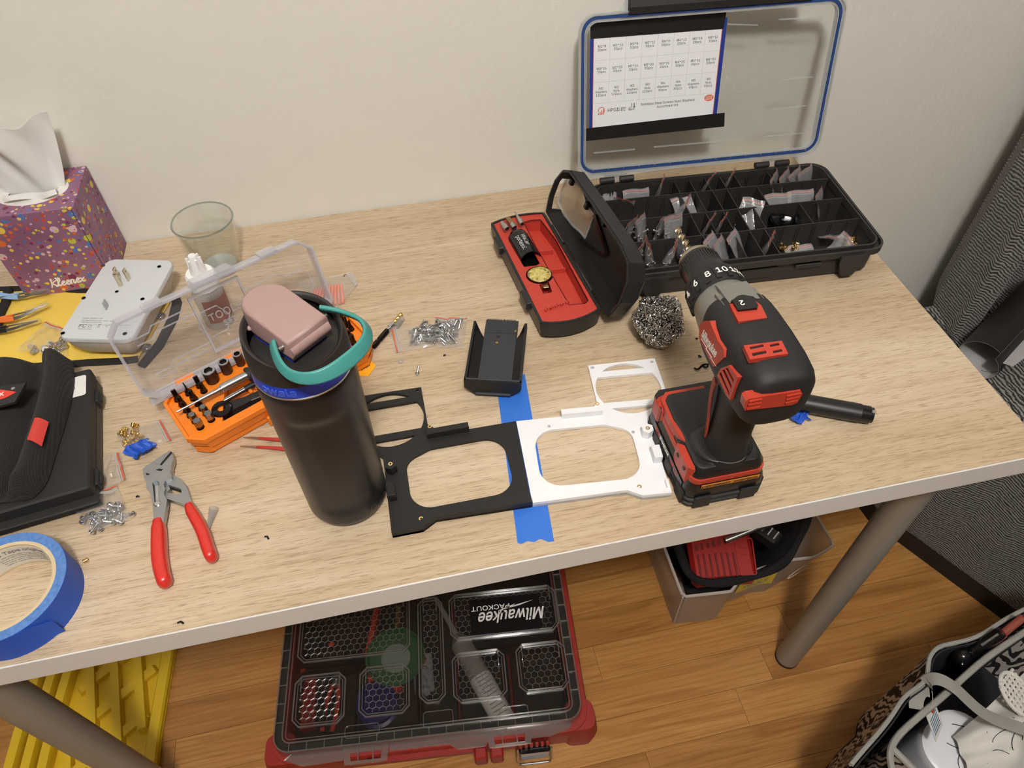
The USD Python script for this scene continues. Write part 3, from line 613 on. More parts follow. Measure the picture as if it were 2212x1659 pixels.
ii = D(180, 1214, 0.002); insert.put((ii[0], ii[1], HZ + 0.0022), R=R3(0, 0, 25) @ R3(0, 90, 0), label='single brass threaded insert on the desk against the blue tape roll')

# roll of painter's tape
tape_side = usdkit.material(stage, '/World/Looks/tape_side', {'t': ('texture_coordinate', {}), 'n': ('noise_texture', dict(scale=300.0, detail=3.0)), 'r': ('rgb_ramp', dict(ramp=[(0.3, C(70, 112, 176)), (0.7, C(94, 136, 196))])), 'p': ('principled_bsdf', dict(roughness=0.7))},
    [('t.object', 'n.vector'), ('n.fac', 'r.fac'), ('r.color', 'p.base_color')], surface='p.BSDF')
blue = mat('tape_blue', C(30, 84, 190), 0.55, bump=0.25, bscale=1200)
rt = thing('tape_roll', 'roll of blue painter\'s tape lying flat at the left front of the desk', 'tape roll', (-1.0281, -0.5397, HZ))
part('tape', lathe([(0.0445, 0.0), (0.053, 0.0), (0.053, 0.035), (0.0445, 0.035), (0.0445, 0.0)], 96), tape_side, rt, label='wound blue tape, paler on the cut side')
part('outer_wrap', lathe([(0.0530, 0.0001), (0.0532, 0.0001), (0.0532, 0.0349), (0.0530, 0.0349), (0.0530, 0.0001)], 96), blue, rt)
part('core', lathe([(0.0412, 0.0002), (0.0445, 0.0002), (0.0445, 0.0348), (0.0412, 0.0348), (0.0412, 0.0002)], 96), mat('card_core', C(206, 186, 150), 0.8), rt, label='cardboard core')
part('core_print', lathe([(0.0409, 0.003), (0.0412, 0.003), (0.0412, 0.032), (0.0409, 0.032), (0.0409, 0.003)], 96), mat('core_paper', C(214, 208, 196), 0.7), rt, label='printed paper lining')
def curved(txt, h, r, ang, z, inner=True, m=K['grey_ink'], bold=False, par=None, name='print', depth=0.0001):
    t_ = text(txt, h, depth, bold); x, y, w = t_.vertices[:, 0].copy(), t_.vertices[:, 1].copy(), t_.vertices[:, 2].copy()
    a = math.radians(ang) + (-x if inner else x) / r; rad = r - w if inner else r + w
    t_.vertices = np.c_[rad * np.cos(a), rad * np.sin(a), z + y]; return part(name, t_, m, par or rt, smooth=False)
curved("Painter's Tape original", 0.0045, 0.0408, 100, 0.026, bold=True); curved('original original', 0.0035, 0.0408, 165, 0.020, bold=True)
for z, s in ((0.0205, 'For best results apply to clean dry surfaces'), (0.0175, 'remove within fourteen days at an angle'), (0.0145, 'store in a cool place away from sunlight'), (0.0115, 'for indoor use on walls trim and glass'), (0.0085, 'made of creped paper and adhesive')):
    curved(s, 0.0016, 0.0408, 88, z)
T_ = [(0.0534 + .0006 * k / 10, a) for k, a in enumerate(np.linspace(-70, -46, 11))]
fl = [[r * math.cos(math.radians(a)), r * math.sin(math.radians(a))] for r, a in T_] + [[0.0575 * math.cos(math.radians(-40)), 0.0575 * math.sin(math.radians(-40))]]
flp = np.array(fl)
def flapfn(u, v):
    x = np.interp(u, np.linspace(0, 1, len(flp)), flp[:, 0]); y = np.interp(u, np.linspace(0, 1, len(flp)), flp[:, 1])
    top_ = 0.0349 - 0.012 * np.clip((u - .35) / .65, 0, 1) ** 1.4
    return np.stack([x, y, 0.001 + (top_ - 0.001) * v], -1)
part('loose_end', sheet(flapfn, 24, 8, 0.0003), blue, rt)

# scraps of blue tape
def scrap(label, pxs, seed, hh=0.012):
    P = np.array([D(*q, 0.003)[:2] for q in pxs]); c = P.mean(0); g = np.random.default_rng(seed); ph = g.uniform(0, 6, 4)
    t = thing('tape_scrap', label, 'tape scrap', (c[0], c[1], HZ)); a = P - c
    def fn(u, v):
        Q = (a[0] * (1 - u)[..., None] + a[1] * u[..., None]) * (1 - v)[..., None] + (a[3] * (1 - u)[..., None] + a[2] * u[..., None]) * v[..., None]
        z = 0.0012 + hh * np.abs(np.sin(2.4 * u + ph[0]) * np.sin(3.1 * v + ph[1])) + 0.002 * np.sin(13 * u + 5 * v + ph[2]) ** 2
        Q = Q + 0.0022 * np.stack([np.sin(9 * v + ph[3]), np.sin(8 * u + ph[0])], -1)
        return np.concatenate([Q, z[..., None]], -1)
    part('crumple', sheet(fn, 16, 14, 0.0003), blue, t, smooth=25)
scrap('torn scrap of blue tape between the zip bags and the pliers', [(271, 985), (325, 952), (342, 972), (300, 998)], 3)
scrap('small crumpled scrap of blue tape beside the black pen tube', [(1704, 893), (1737, 889), (1747, 910), (1712, 916)], 8, 0.008)

# pliers wrench
pm = mat('plier_chrome', C(168, 170, 172), 0.36, 0.85, bump=0.08, bscale=500); pr_ = mat('plier_dip', C(206, 44, 34), 0.32, coat=0.3)
z3 = lambda x, y: (x / 3.19, 930 + y / 3.19)
pl = thing('pliers', 'chrome pliers wrench with red dipped handles, lying open on the desk', 'pliers', (0, 0, HZ))
def shape(pts, h): return Polygon([tuple(D(*z3(*q), h)[:2]) for q in pts]).buffer(-0.0004).buffer(0.0008).buffer(-0.0004)
bodyA = shape([(985, 265), (1015, 240), (1070, 230), (1150, 255), (1178, 290), (1185, 330), (1140, 345), (1128, 375), (1140, 400), (1130, 440), (1152, 480), (1140, 560), (1125, 640), (1062, 640), (1055, 540), (1040, 440), (1010, 400), (1010, 360), (990, 320)], 0.012)
slot = shape([(1050, 360), (1080, 345), (1098, 362), (1096, 500), (1085, 522), (1068, 515)], 0.012)
part('fixed_jaw_arm', ext(bodyA.difference(slot), 0.0055, 0.0125), pm, pl, smooth=False)
part('slot_floor', ext(slot.buffer(0.0006), 0.006, 0.0085), mat('slot_steel', C(110, 112, 114), 0.35, 0.9), pl, smooth=False)
part('slide_rail', ext(shape([(1066, 375), (1090, 372), (1090, 480), (1070, 484)], .012), 0.0085, 0.0108), K['zinc'], pl, smooth=False)
q = D(*z3(1085, 505), 0.0125); part('button', mv(lathe([(0, 0), (0.0034, 0), (0.0034, .0012), (.0026, .0018), (0, .0018)], 20), q[0], q[1], 0.0118), K['zinc'], pl)
part('moving_jaw', ext(shape([(1015, 242), (1100, 180), (1170, 138), (1190, 160), (1195, 200), (1180, 240), (1175, 285), (1120, 245), (1070, 228)], 0.011), 0.003, 0.0112), pm, pl, smooth=False)
part('jaw_gap', ext(shape([(1100, 232), (1150, 172), (1178, 140), (1186, 152), (1160, 180), (1112, 236)], 0.012), 0.0113, 0.0115), mat('jaw_gap', C(24, 24, 24), 0.6), pl, smooth=False, label='dark slit between the jaws')
hl = shape([(1150, 330), (1190, 305), (1240, 330), (1285, 385), (1305, 450), (1330, 520), (1282, 532), (1262, 505), (1200, 485), (1140, 465), (1132, 430)], 0.009)
win = shape([(1160, 372), (1245, 400), (1250, 425), (1225, 440), (1150, 425), (1170, 400)], 0.009)
part('lever_arm', ext(hl.difference(win), 0.002, 0.0085), pm, pl, smooth=False)
part('teeth', cat(*[mv(rot(bx(0.0016, 0.0016, 0.006), 45), *(D(*z3(1165 + 9.5 * k, 376 + 3.2 * k), 0.009)[:2]), 0.002) for k in range(9)], *[mv(rot(bx(0.0013, 0.0013, 0.006), 45), *(D(*z3(1152 + 9 * k, 424 + 2.6 * k), 0.009)[:2]), 0.002) for k in range(8)]), MATS['slot_steel'], pl, smooth=False)
for qs in ([(1068, 272), (1098, 262), (1126, 268), (1110, 278)], [(1002, 290), (1034, 300), (1012, 308)]):
    part('recess_mark', ext(shape(qs, 0.0127), 0.0125, 0.0127), MATS['jaw_gap'], pl, smooth=False)
def grip(P, w, h):
    Q = smoothpath([[*D(*z3(*q), 0.008)[:2], 0.0085] for q in P], 26); s = np.linspace(0, 1, 26)
    prof = np.minimum(1, np.sqrt(np.clip((1 - s) / .08, 0, 1)) + .02) * np.minimum(1, .75 + s * 2) * (1 + .12 * np.sin(s * 3.0))
    T, U, W = frames(Q); A = np.linspace(0, 2 * np.pi, 16, endpoint=False); sq = lambda c: np.sign(c) * np.abs(c) ** .75
    V = Q[:, None] + prof[:, None, None] * (sq(np.cos(A))[None, :, None] * U[:, None] * w + sq(np.sin(A))[None, :, None] * W[:, None] * h)
    part('handle_grip', skin(V.reshape(-1, 3), 26, 16), pr_, pl, smooth=60, label='red dipped grip')
grip([(1093, 625), (1098, 760), (1105, 900), (1130, 1020), (1152, 1085)], 0.0062, 0.0080); grip([(1306, 520), (1350, 610), (1405, 715), (1440, 825), (1478, 905)], 0.0055, 0.0080)

# little clear tip cone
cc = [D(462, 1098, 0.004), D(452, 1145, 0.002)]; d_ = cc[0] - cc[1]; Ln = np.linalg.norm(d_[:2])
co = thing('nozzle_tip', 'little clear plastic cone lying against the red plier handle', 'nozzle', (cc[1][0], cc[1][1], HZ), R=basis(z=[d_[0], d_[1], 0], y=[0, 0, 1]))
part('cone', mv(lathe([(0.0012, 0), (0.0046, Ln), (0.0040, Ln), (0.0008, 0), (0.0012, 0)], 24), 0, 0.0047, 0), clear('cone_plastic', (0.88, 0.88, 0.86), 1.5, 0.12), co)
for i, (px, py, L_, lab_) in enumerate(((577, 1162, .0055, 'front of the water bottle'), (391, 1346, .006, 'the front edge near the tape roll'), (298, 1074, .003, 'the left of the pliers'), (961, 769, .003, 'the right of the loose screw'), (745, 596, .005, 'the bag of pink sticks'))):
    q = D(px, py); t = thing('plastic_shaving', 'tiny black plastic shaving on the desk near ' + lab_, 'shaving', (q[0], q[1], HZ), 25 * i - 40)
    part('curl', strap([[-L_ / 2, 0, .0006], [0, .0008, .0016], [L_ / 2, -.0006, .0007]], .0018, .0008, [0, 0, 1]), K['gloss_black'], t)
# ------------------------------------------------------------------ orange bit set with its clear lid standing open
of = Frame((-0.878, -0.404), 27.3)
orange = mat('orange_plastic', C(238, 128, 28), 0.42, bump=0.08, bscale=900, bevel=0.0006)
oc = thing('bit_case', 'open orange plastic bit case with a clear lid standing up behind it', 'tool case', of.o, of.deg)
def oct_(x0, y0, x1, y1, c): return Polygon([(x0 + c, y0), (x1 - c, y0), (x1, y0 + c), (x1, y1 - c), (x1 - c, y1), (x0 + c, y1), (x0, y1 - c), (x0, y0 + c)])
OX0, OX1, OY0, OY1 = -0.0045, 0.2225, -0.0110, 0.0775
outer = oct_(OX0, OY0, OX1, OY1, 0.0135)
well = Polygon([(0.035, 0.004), (0.118, 0.004), (0.185, 0.004), (0.185, 0.026), (0.17, 0.054), (0.062, 0.054), (0.048, 0.030)])
bitpos = [of.loc(330 + x / 5.53, 700 + y / 5.53, 0.026) for x, y in ((303, 905), (355, 965), (405, 1032), (455, 1095), (508, 1160), (570, 1235), (432, 832), (490, 892), (545, 955), (592, 1012), (640, 1070), (700, 1145), (562, 742), (612, 803))]
rbit = [of.loc(340 + x / 3.95, 420 + y / 3.95, 0.026) for x, y in ((1530, 1040), (1558, 1068), (1590, 1092), (1618, 1120), (1652, 1152), (1612, 1198), (1645, 1232), (1672, 1268))]
holes = unary_union([Point(*q).buffer(0.0042, quad_segs=4) for q in bitpos + rbit])
part('tray', cat(ext(outer.buffer(-0.0035).difference(well).difference(holes), 0.018, 0.026), ext(outer.buffer(-0.0035), 0.004, 0.0115)), orange, oc, smooth=False)
wall_ = loft(outer, [(0.0, 0.006), (0.003, 0.0045), (0.024, 0.0012), (0.024, 0.0), (0.0305, 0.0)])
inner = ext(outer.buffer(-0.0034, join_style=2), 0.0035, 0.04)
part('base', tri(man(wall_) - man(inner)), orange, oc, smooth=False)
part('front_latch', cat(bx(0.034, 0.004, 0.014, 0.092, OY0 - 0.0015, 0.002, 0.001)), orange, oc, smooth=False)
for x in (0.032, 0.089, 0.148, 0.2): part('hinge_block', bx(0.022, 0.010, 0.012, x - .004, OY1 + 0.0035, 0.0225, 0.0015), orange, oc, smooth=False)
part('clip', cat(*[bx(0.004, 0.007, 0.010, x, y, 0.012, 0.0008) for x, y in ((0.078, 0.030), (0.086, 0.037), (0.094, 0.033), (0.082, 0.012), (0.094, 0.016), (0.103, 0.018), (0.112, 0.006))]), orange, oc, smooth=False)
# lid (child of the case): a shallow clear shell turned about the hinge
LID = clear('lid_plastic', (0.955, 0.955, 0.965), 1.5, 0.035, (0.82, 0.80, 0.84), 0.06); LIDE = clear('lid_edge', (0.86, 0.86, 0.88), 1.5, 0.32, (0.80, 0.79, 0.83), 0.08)
lo = oct_(-0.016, 0.002, 0.213, 0.0975, 0.0135)
def lidpose(m):   # lid drawn flat (x along the hinge, y away from it, z to the inside), then raised
    t = math.radians(106); M = np.eye(4); M[:3, 0] = [1, 0, 0]; M[:3, 1] = [0, -math.cos(t), math.sin(t)]; M[:3, 2] = [0, -math.sin(t), -math.cos(t)]; M[:3, 3] = [0, OY1 + 0.004, 0.029]
    return m.copy().apply_transform(M)
lid = part('lid', lidpose(ext(lo, -0.0015, 0.0)), LID, oc, smooth=False, label='clear plastic lid')
ringp = lo.difference(lo.buffer(-0.0022, join_style=2))
part('lid_wall', lidpose(ext(ringp, 0.0, 0.014)), LIDE, lid, smooth=False)
part('lid_rim', lidpose(ext(lo.buffer(0.0012, join_style=2).difference(lo.buffer(-0.0014, join_style=2)), 0.0125, 0.0155)), LIDE, lid, smooth=False)
def rib(pts, w=0.0012, z0=-0.0026, z1=-0.0012): return lidpose(ext(LineString(pts).buffer(w / 2, cap_style=2, join_style=2), z0, z1))
R1 = [(0.004, 0.060), (0.022, 0.060), (0.027, 0.066), (0.072, 0.066)]; R2 = [(0.004, 0.022), (0.022, 0.022), (0.027, 0.028), (0.072, 0.028)]
R4 = [(0.126, 0.066), (0.168, 0.066), (0.173, 0.060), (0.196, 0.060), (0.203, 0.050), (0.203, 0.034), (0.196, 0.026), (0.176, 0.026), (0.171, 0.020), (0.128, 0.020)]
for P in (R1, R2, R4, [(0.0025, 0.068), (0.020, 0.068), (0.0255, 0.074), (0.060, 0.074)], [(-.004, .016), (.024, .016), (.029, .021), (.07, .021)]): part('rib', rib(P), LIDE, lid, smooth=False)
wr = sbox(0.070, 0.014, 0.128, 0.084)
part('label_recess', cat(lidpose(ext(wr.difference(wr.buffer(-0.002, join_style=2)), -0.006, 0.0005))), LIDE, lid, smooth=False)
part('hexagon_mark', rib([(0.0845 + 0.018 * math.cos(a), 0.048 + 0.018 * math.sin(a)) for a in np.radians(range(0, 361, 60))], 0.0009), LIDE, lid, smooth=False)
part('embossed_letters', lidpose(cat(mv(rot(text('TOOLS', 0.0085, 0.0009, False), 0), 0.1, 0.053, -0.0022), mv(text('SET', 0.006, 0.0009), 0.1, 0.041, -0.0022))), LIDE, lid, smooth=False)
part('latch_tab', cat(lidpose(ext(Polygon([(0.075, 0.0975), (0.080, 0.103), (0.122, 0.103), (0.127, 0.0975)]), -0.0015, 0.016)), lidpose(bx(0.02, 0.0035, 0.018, 0.035, 0.0985, -0.001)), lidpose(bx(0.02, 0.0035, 0.018, 0.165, 0.0985, -0.001))), LIDE, lid, smooth=False)
part('hinge_bar', lidpose(cat(bx(0.225, 0.004, 0.014, 0.0985, 0.0, 0.0005), bx(0.205, 0.0016, 0.001, 0.0985, 0.006, 0.001))), LIDE, lid, smooth=False)
for x0, x1 in ((0.04, 0.075), (0.098, 0.134)): part('hinge_pin', rod(of.w(x0, OY1 + .004, .031) - of.o @ np.eye(3), of.w(x1, OY1 + .004, .031) - of.o, 0.0011, n=8).apply_transform(TR.rotation_matrix(-math.radians(of.deg), [0, 0, 1])), K['zinc'], oc)

# bits standing in the tray, each its own thing
def hexprism(r, z0, z1, ch=0.0): return mv(lathe([(0, 0), (r - ch, 0), (r, ch), (r, z1 - z0 - ch), (r - ch, z1 - z0), (0, z1 - z0)], 6), 0, 0, z0)
def bit_build(kind):
    def b(t):
        part('shank', hexprism(0.0036, 0, 0.0185, 0.0004), K['dark_steel'], t, smooth=20)
        if kind == 0: part('tip', cat(lathe([(0, .018), (.0032, .018), (.0017, .021), (.0013, .028), (.0004, .030), (0, .0301)], 12)), K['dark_steel'], t)
        elif kind == 1: part('tip', cat(lathe([(0, .018), (.0030, .018), (.0026, .020), (.0026, .0217), (0, .0217)], 16), bx(.0052, .0016, .007, 0, 0, .021, .0003), bx(.0016, .0052, .007, 0, 0, .021, .0003)), K['dark_steel'], t)
        elif kind == 2: part('tip', cat(lathe([(0, .018), (.0030, .018), (.0022, .0203), (.0022, .021), (0, .021)], 16), bx(.0050, .0013, .0105, 0, 0, .0205, .0003)), K['dark_steel'], t)
        else: part('tip', cat(hexprism(.0044 if kind == 3 else .0038, .0180, .0265, .0004)), mat('hex_end', C(150, 150, 150), 0.3, 1.0), t, smooth=20)
    return b
bits = [Pile('screwdriver_bit', 'screwdriver bit', bit_build(k)) for k in range(5)]
kinds = [2, 1, 1, 1, 4, 3, 2, 1, 2, 1, 4, 3, 2, 1]
order = ('rear left', 'second', 'third', 'fourth', 'fifth', 'front')
for k, (q, kd) in enumerate(zip(bitpos, kinds)):
    row, n_ = ('leftmost row', k) if k < 6 else ('second row', k - 6) if k < 12 else ('short third row', k - 12)
    lab_ = f'dark steel bit, {order[n_]} in the {row} of the orange bit case' if kd < 3 else f'silver topped hex bit, {order[n_]} in the {row} of the orange bit case'
    bits[kd].put(of.w(q[0], q[1], 0.0118), of.deg + 15 * k, label=lab_, group=f'bits in the {row} of the orange case')
for k, q in enumerate(rbit):
    bits[(0, 0, 2, 0, 0, 1, 1, 1)[k]].put(of.w(q[0], q[1], 0.0118), of.deg + 20 * k, label=f'small dark bit, number {k + 1} from the rear at the right end of the orange case', group='bits at the right end of the orange case')
def socket_build(r, h):
    def b(t):
        o = m3.Manifold.cylinder(h, r, r, 40); o2 = o - m3.Manifold.cylinder(h, r * .72, r * .72, 6).translate([0, 0, h * .45])
        part('shell', tri(o2), mat('socket_dark', C(78, 70, 64), 0.42, 0.9), t, smooth=30)
        rim = m3.Manifold.cylinder(0.0008, r + .0001, r * .94, 40).translate([0, 0, h - .0004]) - m3.Manifold.cylinder(.01, r * .72, r * .72, 6).translate([0, 0, h - .005])
        part('rim', tri(rim), K['zinc'], t, smooth=30, label='bright ground rim')
        part('bore_floor', lathe([(0, h * .45), (r * .7, h * .45), (r * .7, h * .46), (0, h * .46)], 6), K['steel'], t)
    return b
for px, py, r, h, w_ in ((460.5, 822, 0.0073, 0.0165, 'largest hex socket'), (492, 803, 0.0060, 0.0165, 'middle hex socket'), (521, 786, 0.0052, 0.0165, 'smallest hex socket, beside the water bottle')):
    q = of.loc(px, py, 0.026); s_ = thing('socket', w_ + (', standing in the orange bit case' if 'beside' not in w_ else ' in the orange case'), 'socket', of.w(q[0], q[1], 0.0262), of.deg, group='sockets in the orange case'); socket_build(r, h)(s_)
# driver with the amber handle
def along(a, b, za, zb):
    A, B = np.array(D(*a, za)), np.array(D(*b, zb)); d = B - A; return A, B, np.linalg.norm(d), basis(z=d, y=[0, 0, 1])
A_, B_, L_, RB = along((381.5, 890), (548, 803), 0.040, 0.040)
dr = thing('screwdriver', 'steel screwdriver with amber handle lying across the orange bit case', 'screwdriver', A_, R=RB)
part('blade', cat(lathe([(0, 0), (.0011, 0), (.0013, .004), (.0013, .026), (0, .026)], 12)), K['steel'], dr)
part('shaft', lathe([(0, .025), (.0023, .025), (.0026, .027), (.0026, .049), (0, .049)], 20), K['steel'], dr)
part('barrel', lathe([(0, .047), (.0032, .047), (.0032, .050), (.0044, .050), (.0048, .0515), (.0048, .081), (0, .081)], 28), K['steel'], dr)
part('ring', lathe([(.004, .0800), (.0078, .0800), (.0084, .082), (.0078, .085), (.004, .085), (.004, .0800)], 28), K['rubber'], dr, label='black rubber ring')
part('handle', lathe([(0, .0845), (.006, .0845), (.0092, .089), (.0072, .096), (.0092, .103), (.0092, .125), (0, .125)], 8), usdkit.material(stage, '/World/Looks/amber', {'p': ('principled_bsdf', dict(base_color=C(196, 150, 18), roughness=0.12, transmission_weight=0.35))}, surface='p.BSDF'), dr, smooth=20, label='clear amber handle')
A_, B_, L_, RB = along((455, 883), (546, 831), 0.022, 0.022)
eb = thing('extension_bar', 'thin bright steel extension bar clipped in the orange bit case', 'extension bar', A_, R=RB)
part('rod', tri(man(lathe([(0, 0), (.0034, 0), (.0036, .0004), (.0036, L_ * .8), (0, L_ * .8)], 24)) - m3.Manifold.cylinder(.01, .002, .002, 6).translate([0, 0, -.002])), K['zinc'], eb)
part('sleeve', lathe([(0, L_ * .8), (.0036, L_ * .8), (.0036, L_ * 1.1), (0, L_ * 1.1)], 24), K['black'], eb)
A_, B_, L_, RB = along((482, 889), (566, 855), 0.022, 0.022)
rh = thing('ratchet', 'black ratchet handle with a round head in the orange bit case', 'ratchet', A_, R=basis(x=B_ - A_, z=[0, 0, 1]))
part('head', tri(man(lathe([(0, -.006), (.0105, -.006), (.0115, -.004), (.0115, .004), (.0105, .006), (0, .006)], 36)) - m3.Manifold.cylinder(.03, .0042, .0042, 24).translate([0, 0, -.015])), K['gloss_black'], rh)
part('handle', cat(hull([[.008, s * .007, z] for s in (-1, 1) for z in (-.004, .004)] + [[.03, s * .0045, z] for s in (-1, 1) for z in (-.004, .004)]), hull([[.028, s * .0045, z] for s in (-1, 1) for z in (-.0045, .0045)] + [[.08, s * .0065, z] for s in (-1, 1) for z in (-.0045, .0045)])), K['black'], rh, smooth=False)
part('handle_edge', bx(.05, .0012, .0006, .056, -.0050, .0045), K['steel'], rh, smooth=False)

# card under the case, tweezers, drill bit holder
q = [D(*x, .001)[:2] for x in ((801, 778), (812, 789), (796, 812), (770, 812), (740, 790))]
cd = thing('card', 'yellow orange printed card sticking out from under the orange bit case', 'card', (0, 0, HZ)); part('sheet', ext(Polygon([tuple(x) for x in q]), 0.0, 0.0008), mat('card_yellow', C(246, 176, 36), 0.6), cd, smooth=False)
x = D(797, 791); part('print', mv(rot(text('AVERT', 0.003, .0001, True), 30), x[0] - .004, x[1] - .002, .0008), K['black_ink'], cd, smooth=False)
tw = thing('tweezers', 'red tweezers with bare steel points sticking out from behind the water bottle', 'tweezers', (0, 0, HZ))
for a, b in (((526, 945), (650, 955)), ((519, 964), (650, 973))):
    P = np.array([D(*a, .004), D(a[0] + 28, a[1] + (b[1] - a[1]) * .22 - 1, .004), D(*b, .006)]) - [0, 0, HZ]; Q = smoothpath(P, 20)
    part('arm', strap(Q[5:], np.linspace(.003, .0062, 15), .0016, [0, 0, 1]), mat('tweezer_red', C(178, 52, 44), 0.4), tw); part('point', strap(Q[:6], np.linspace(.0006, .003, 6), .0013, [0, 0, 1]), K['steel'], tw)
P = np.array([D(650, 955, .006), D(690, 962, .008), D(700, 968, .008), D(650, 973, .006)]) - [0, 0, HZ]
part('heel', strap(smoothpath(P, 12), .0062, .0016, [0, 0, 1]), MATS['tweezer_red'], tw)
A_, B_, L_, RB = along((806, 749), (868, 678), 0.0045, 0.0045)
db_ = thing('countersink_bit', 'brass coloured drill bit in a dark hex shank beside the bags of screws', 'drill bit', A_, R=RB)
part('hex_shank', cat(hexprism(.0037, 0, .010, .0004), mv(lathe([(0, 0), (.0026, 0), (.0026, .004), (0, .004)], 16), 0, 0, .0095), hexprism(.0037, .013, .031, .0004)), K['dark_steel'], db_, smooth=20)
part('collar', lathe([(0, .031), (.0030, .031), (.0030, .036), (.0036, .036), (.0036, .044), (.0028, .044), (0, .044)], 20), K['zinc'], db_)
def twist(r, L, pitch, n=60, z0=0.0):
    V = []
    for k in range(n):
        a = 2 * np.pi * (L * k / (n - 1)) / pitch; s = r * min(1, (n - 1 - k) / 4 + .15)
        prof = np.array([(1, .16), (.80, .5), (.30, .42), (-.2, .36), (-.75, .60), (-1, -.16), (-.80, -.5), (-.30, -.42), (.2, -.36), (.75, -.60)]) * s
        c, d = math.cos(a), math.sin(a); V.append(np.c_[prof[:, 0] * c - prof[:, 1] * d, prof[:, 0] * d + prof[:, 1] * c, np.full(10, z0 + L * k / (n - 1))])
    return skin(np.vstack(V), n, 10)
part('twist', twist(.0026, max(.02, L_ - .042), .012, 60, .043), mat('tin_gold', C(206, 166, 84), 0.28, 1.0), db_)
x = D(863, 702); sl = thing('tip_tube', 'short clear plastic tube under the brass coloured drill bit', 'tube', (x[0], x[1], HZ + .0045), R=basis(z=[.55, .83, 0], y=[0, 0, 1])); part('wall', lathe([(.0034, -.008), (.0041, -.008), (.0041, .008), (.0034, .008), (.0034, -.008)], 20), clear('cone_plastic2', (0.92, 0.92, 0.9), 1.5, 0.08), sl)

# bags of pink sticks and of screws, loose washer and screw
zipbag('clear zip bag of pink sticks behind the water bottle', [(762, 588), (772, 606), (735, 668), (650, 640)][:1] + [(774, 612), (720, 672), (640, 610)], 0.006, 0.008, 0.10, 21, sealcol=K['zip'])
g_ = np.random.default_rng(31); pk_ = mat('pink_stick', C(240, 140, 112), 0.5)
stick = Pile('pink_stick', 'stick', lambda t: part('rod', lathe([(0, -.018), (.0016, -.018), (.0016, .018), (0, .018)], 10), pk_, t))
for k in range(16):
    j = k % 11; P = D(666 + 7.2 * j, 642 - 1.2 * j + (12 if k > 10 else 0), 0.006); Pd = D(666 + 7.2 * j + 18 - 2.2 * j, 642 - 1.2 * j - 34, .006) - P
    stick.put((P[0], P[1], HZ + .003 + .0034 * (k // 11)), R=basis(z=[Pd[0], Pd[1], 0], y=[0, 0, 1]), label='pink stick in the clear zip bag behind the water bottle', group='pink sticks in the zip bag')
zipbag('clear zip bag of silver screws with its seal to the left, nearer the drill bit', [(838, 707), (851, 763), (942, 746), (930, 700)], 0.004, 0.005, 0.15, 23)
scatter(scr, [(882, 716), (924, 709), (928, 738), (882, 746)], 0.004, 40, 24, 'silver machine screw in the zip bag lying nearer the brass coloured drill bit', 'screws in the bag nearer the drill bit', layers=3, pref=25)
zipbag('clear zip bag of silver screws with its seal at the top, beside the black tray', [(939, 683), (1010, 684), (1001, 752), (940, 750)], 0.004, 0.005, 0.14, 25)
scatter(scr, [(956, 706), (993, 706), (988, 742), (955, 743)], 0.004, 40, 26, 'silver machine screw in the zip bag lying beside the black tray', 'screws in the bag beside the black tray', layers=3, pref=110)
x = D(865.5, 781); wsh.put((x[0], x[1], HZ + .0002), label='loose silver washer on the desk below the bags of screws', group='loose washer')
x = D(905, 790); scr2.put((x[0] - .001, x[1] - .004, HZ + .0026), R=R3(0, 0, 75) @ R3(0, -94, 0) @ R3(0, 0, 0), label='loose silver screw on the desk beside the washer', group='loose screw')
# ------------------------------------------------------------------ water bottle
WB = (-0.7265, -0.4903)
wb = thing('water_bottle', 'tall black water bottle with teal carry loop, mauve flip lid and blue collar', 'water bottle', (*WB, HZ))
coat_ = mat('bottle_powder', C(31, 29, 32), 0.34, 0.1, bump=0.10, bscale=2200)
def taper(z): return 0.0391 + 0.0016 * z / 0.203
def bodyfn():
    prof = [(0, 0.0005), (0.030, 0.0005), (0.0345, 0.002), (0.0375, 0.0065), (taper(.012), 0.012)] + [(taper(z), z) for z in np.linspace(0.016, 0.196, 90)] + [(0.0402, .2), (0.0385, .2035), (0, .2035)]
    m = lathe(prof, 128); V = m.vertices
    # a shallow flat panel on the side that faces the camera
    a = np.arctan2(V[:, 1], V[:, 0]); a0 = math.atan2(EYE[1] - WB[1] + .0, EYE[0] - WB[0]) - 0.12
    da = np.abs((a - a0 + np.pi) % (2 * np.pi) - np.pi); r = np.hypot(V[:, 0], V[:, 1])
    win = 1 / (1 + np.exp((da - 0.62) / 0.045)) * 1 / (1 + np.exp((V[:, 2] - 0.168) / 0.0025)) * 1 / (1 + np.exp((0.030 - V[:, 2]) / 0.0025))
    k = 1 - 0.075 * win * (1 - .35 * (da / .62) ** 2) * (r > .03); V[:, 0] *= k; V[:, 1] *= k; m.vertices = V; return m
part('body', bodyfn(), coat_, wb, smooth=60)
part('base_disc', lathe([(0, 0), (.031, 0), (.031, .001), (0, .001)], 64), K['rubber'], wb)
bl = mat('collar_blue', C(36, 66, 190), 0.38); lidb = mat('lid_black', C(40, 35, 32), 0.5, bump=0.12, bscale=1600)
ringm = part('collar', lathe([(0.030, .2035), (.0398, .2035), (.0404, .2045), (.0396, .2165), (.03, .2165), (.03, .2035)], 96), bl, wb, label='blue silicone collar')
part('collar_edge', lathe([(0.0396, .2012), (.0404, .2018), (.0404, .2030), (.0396, .2034), (.0396, .2012)], 96), K['steel'], ringm, label='bright steel edge')
FW = 130.0        # the way the flip lid's nose points
ed = math.degrees(math.atan2(EYE[1] - WB[1], EYE[0] - WB[0]))
curved('owala', 0.0078, 0.0402, ed - 38, 0.2108, inner=False, m=mat('letter_blue', C(62, 92, 206), .4), bold=True, par=ringm, name='raised_lettering', depth=.0009)
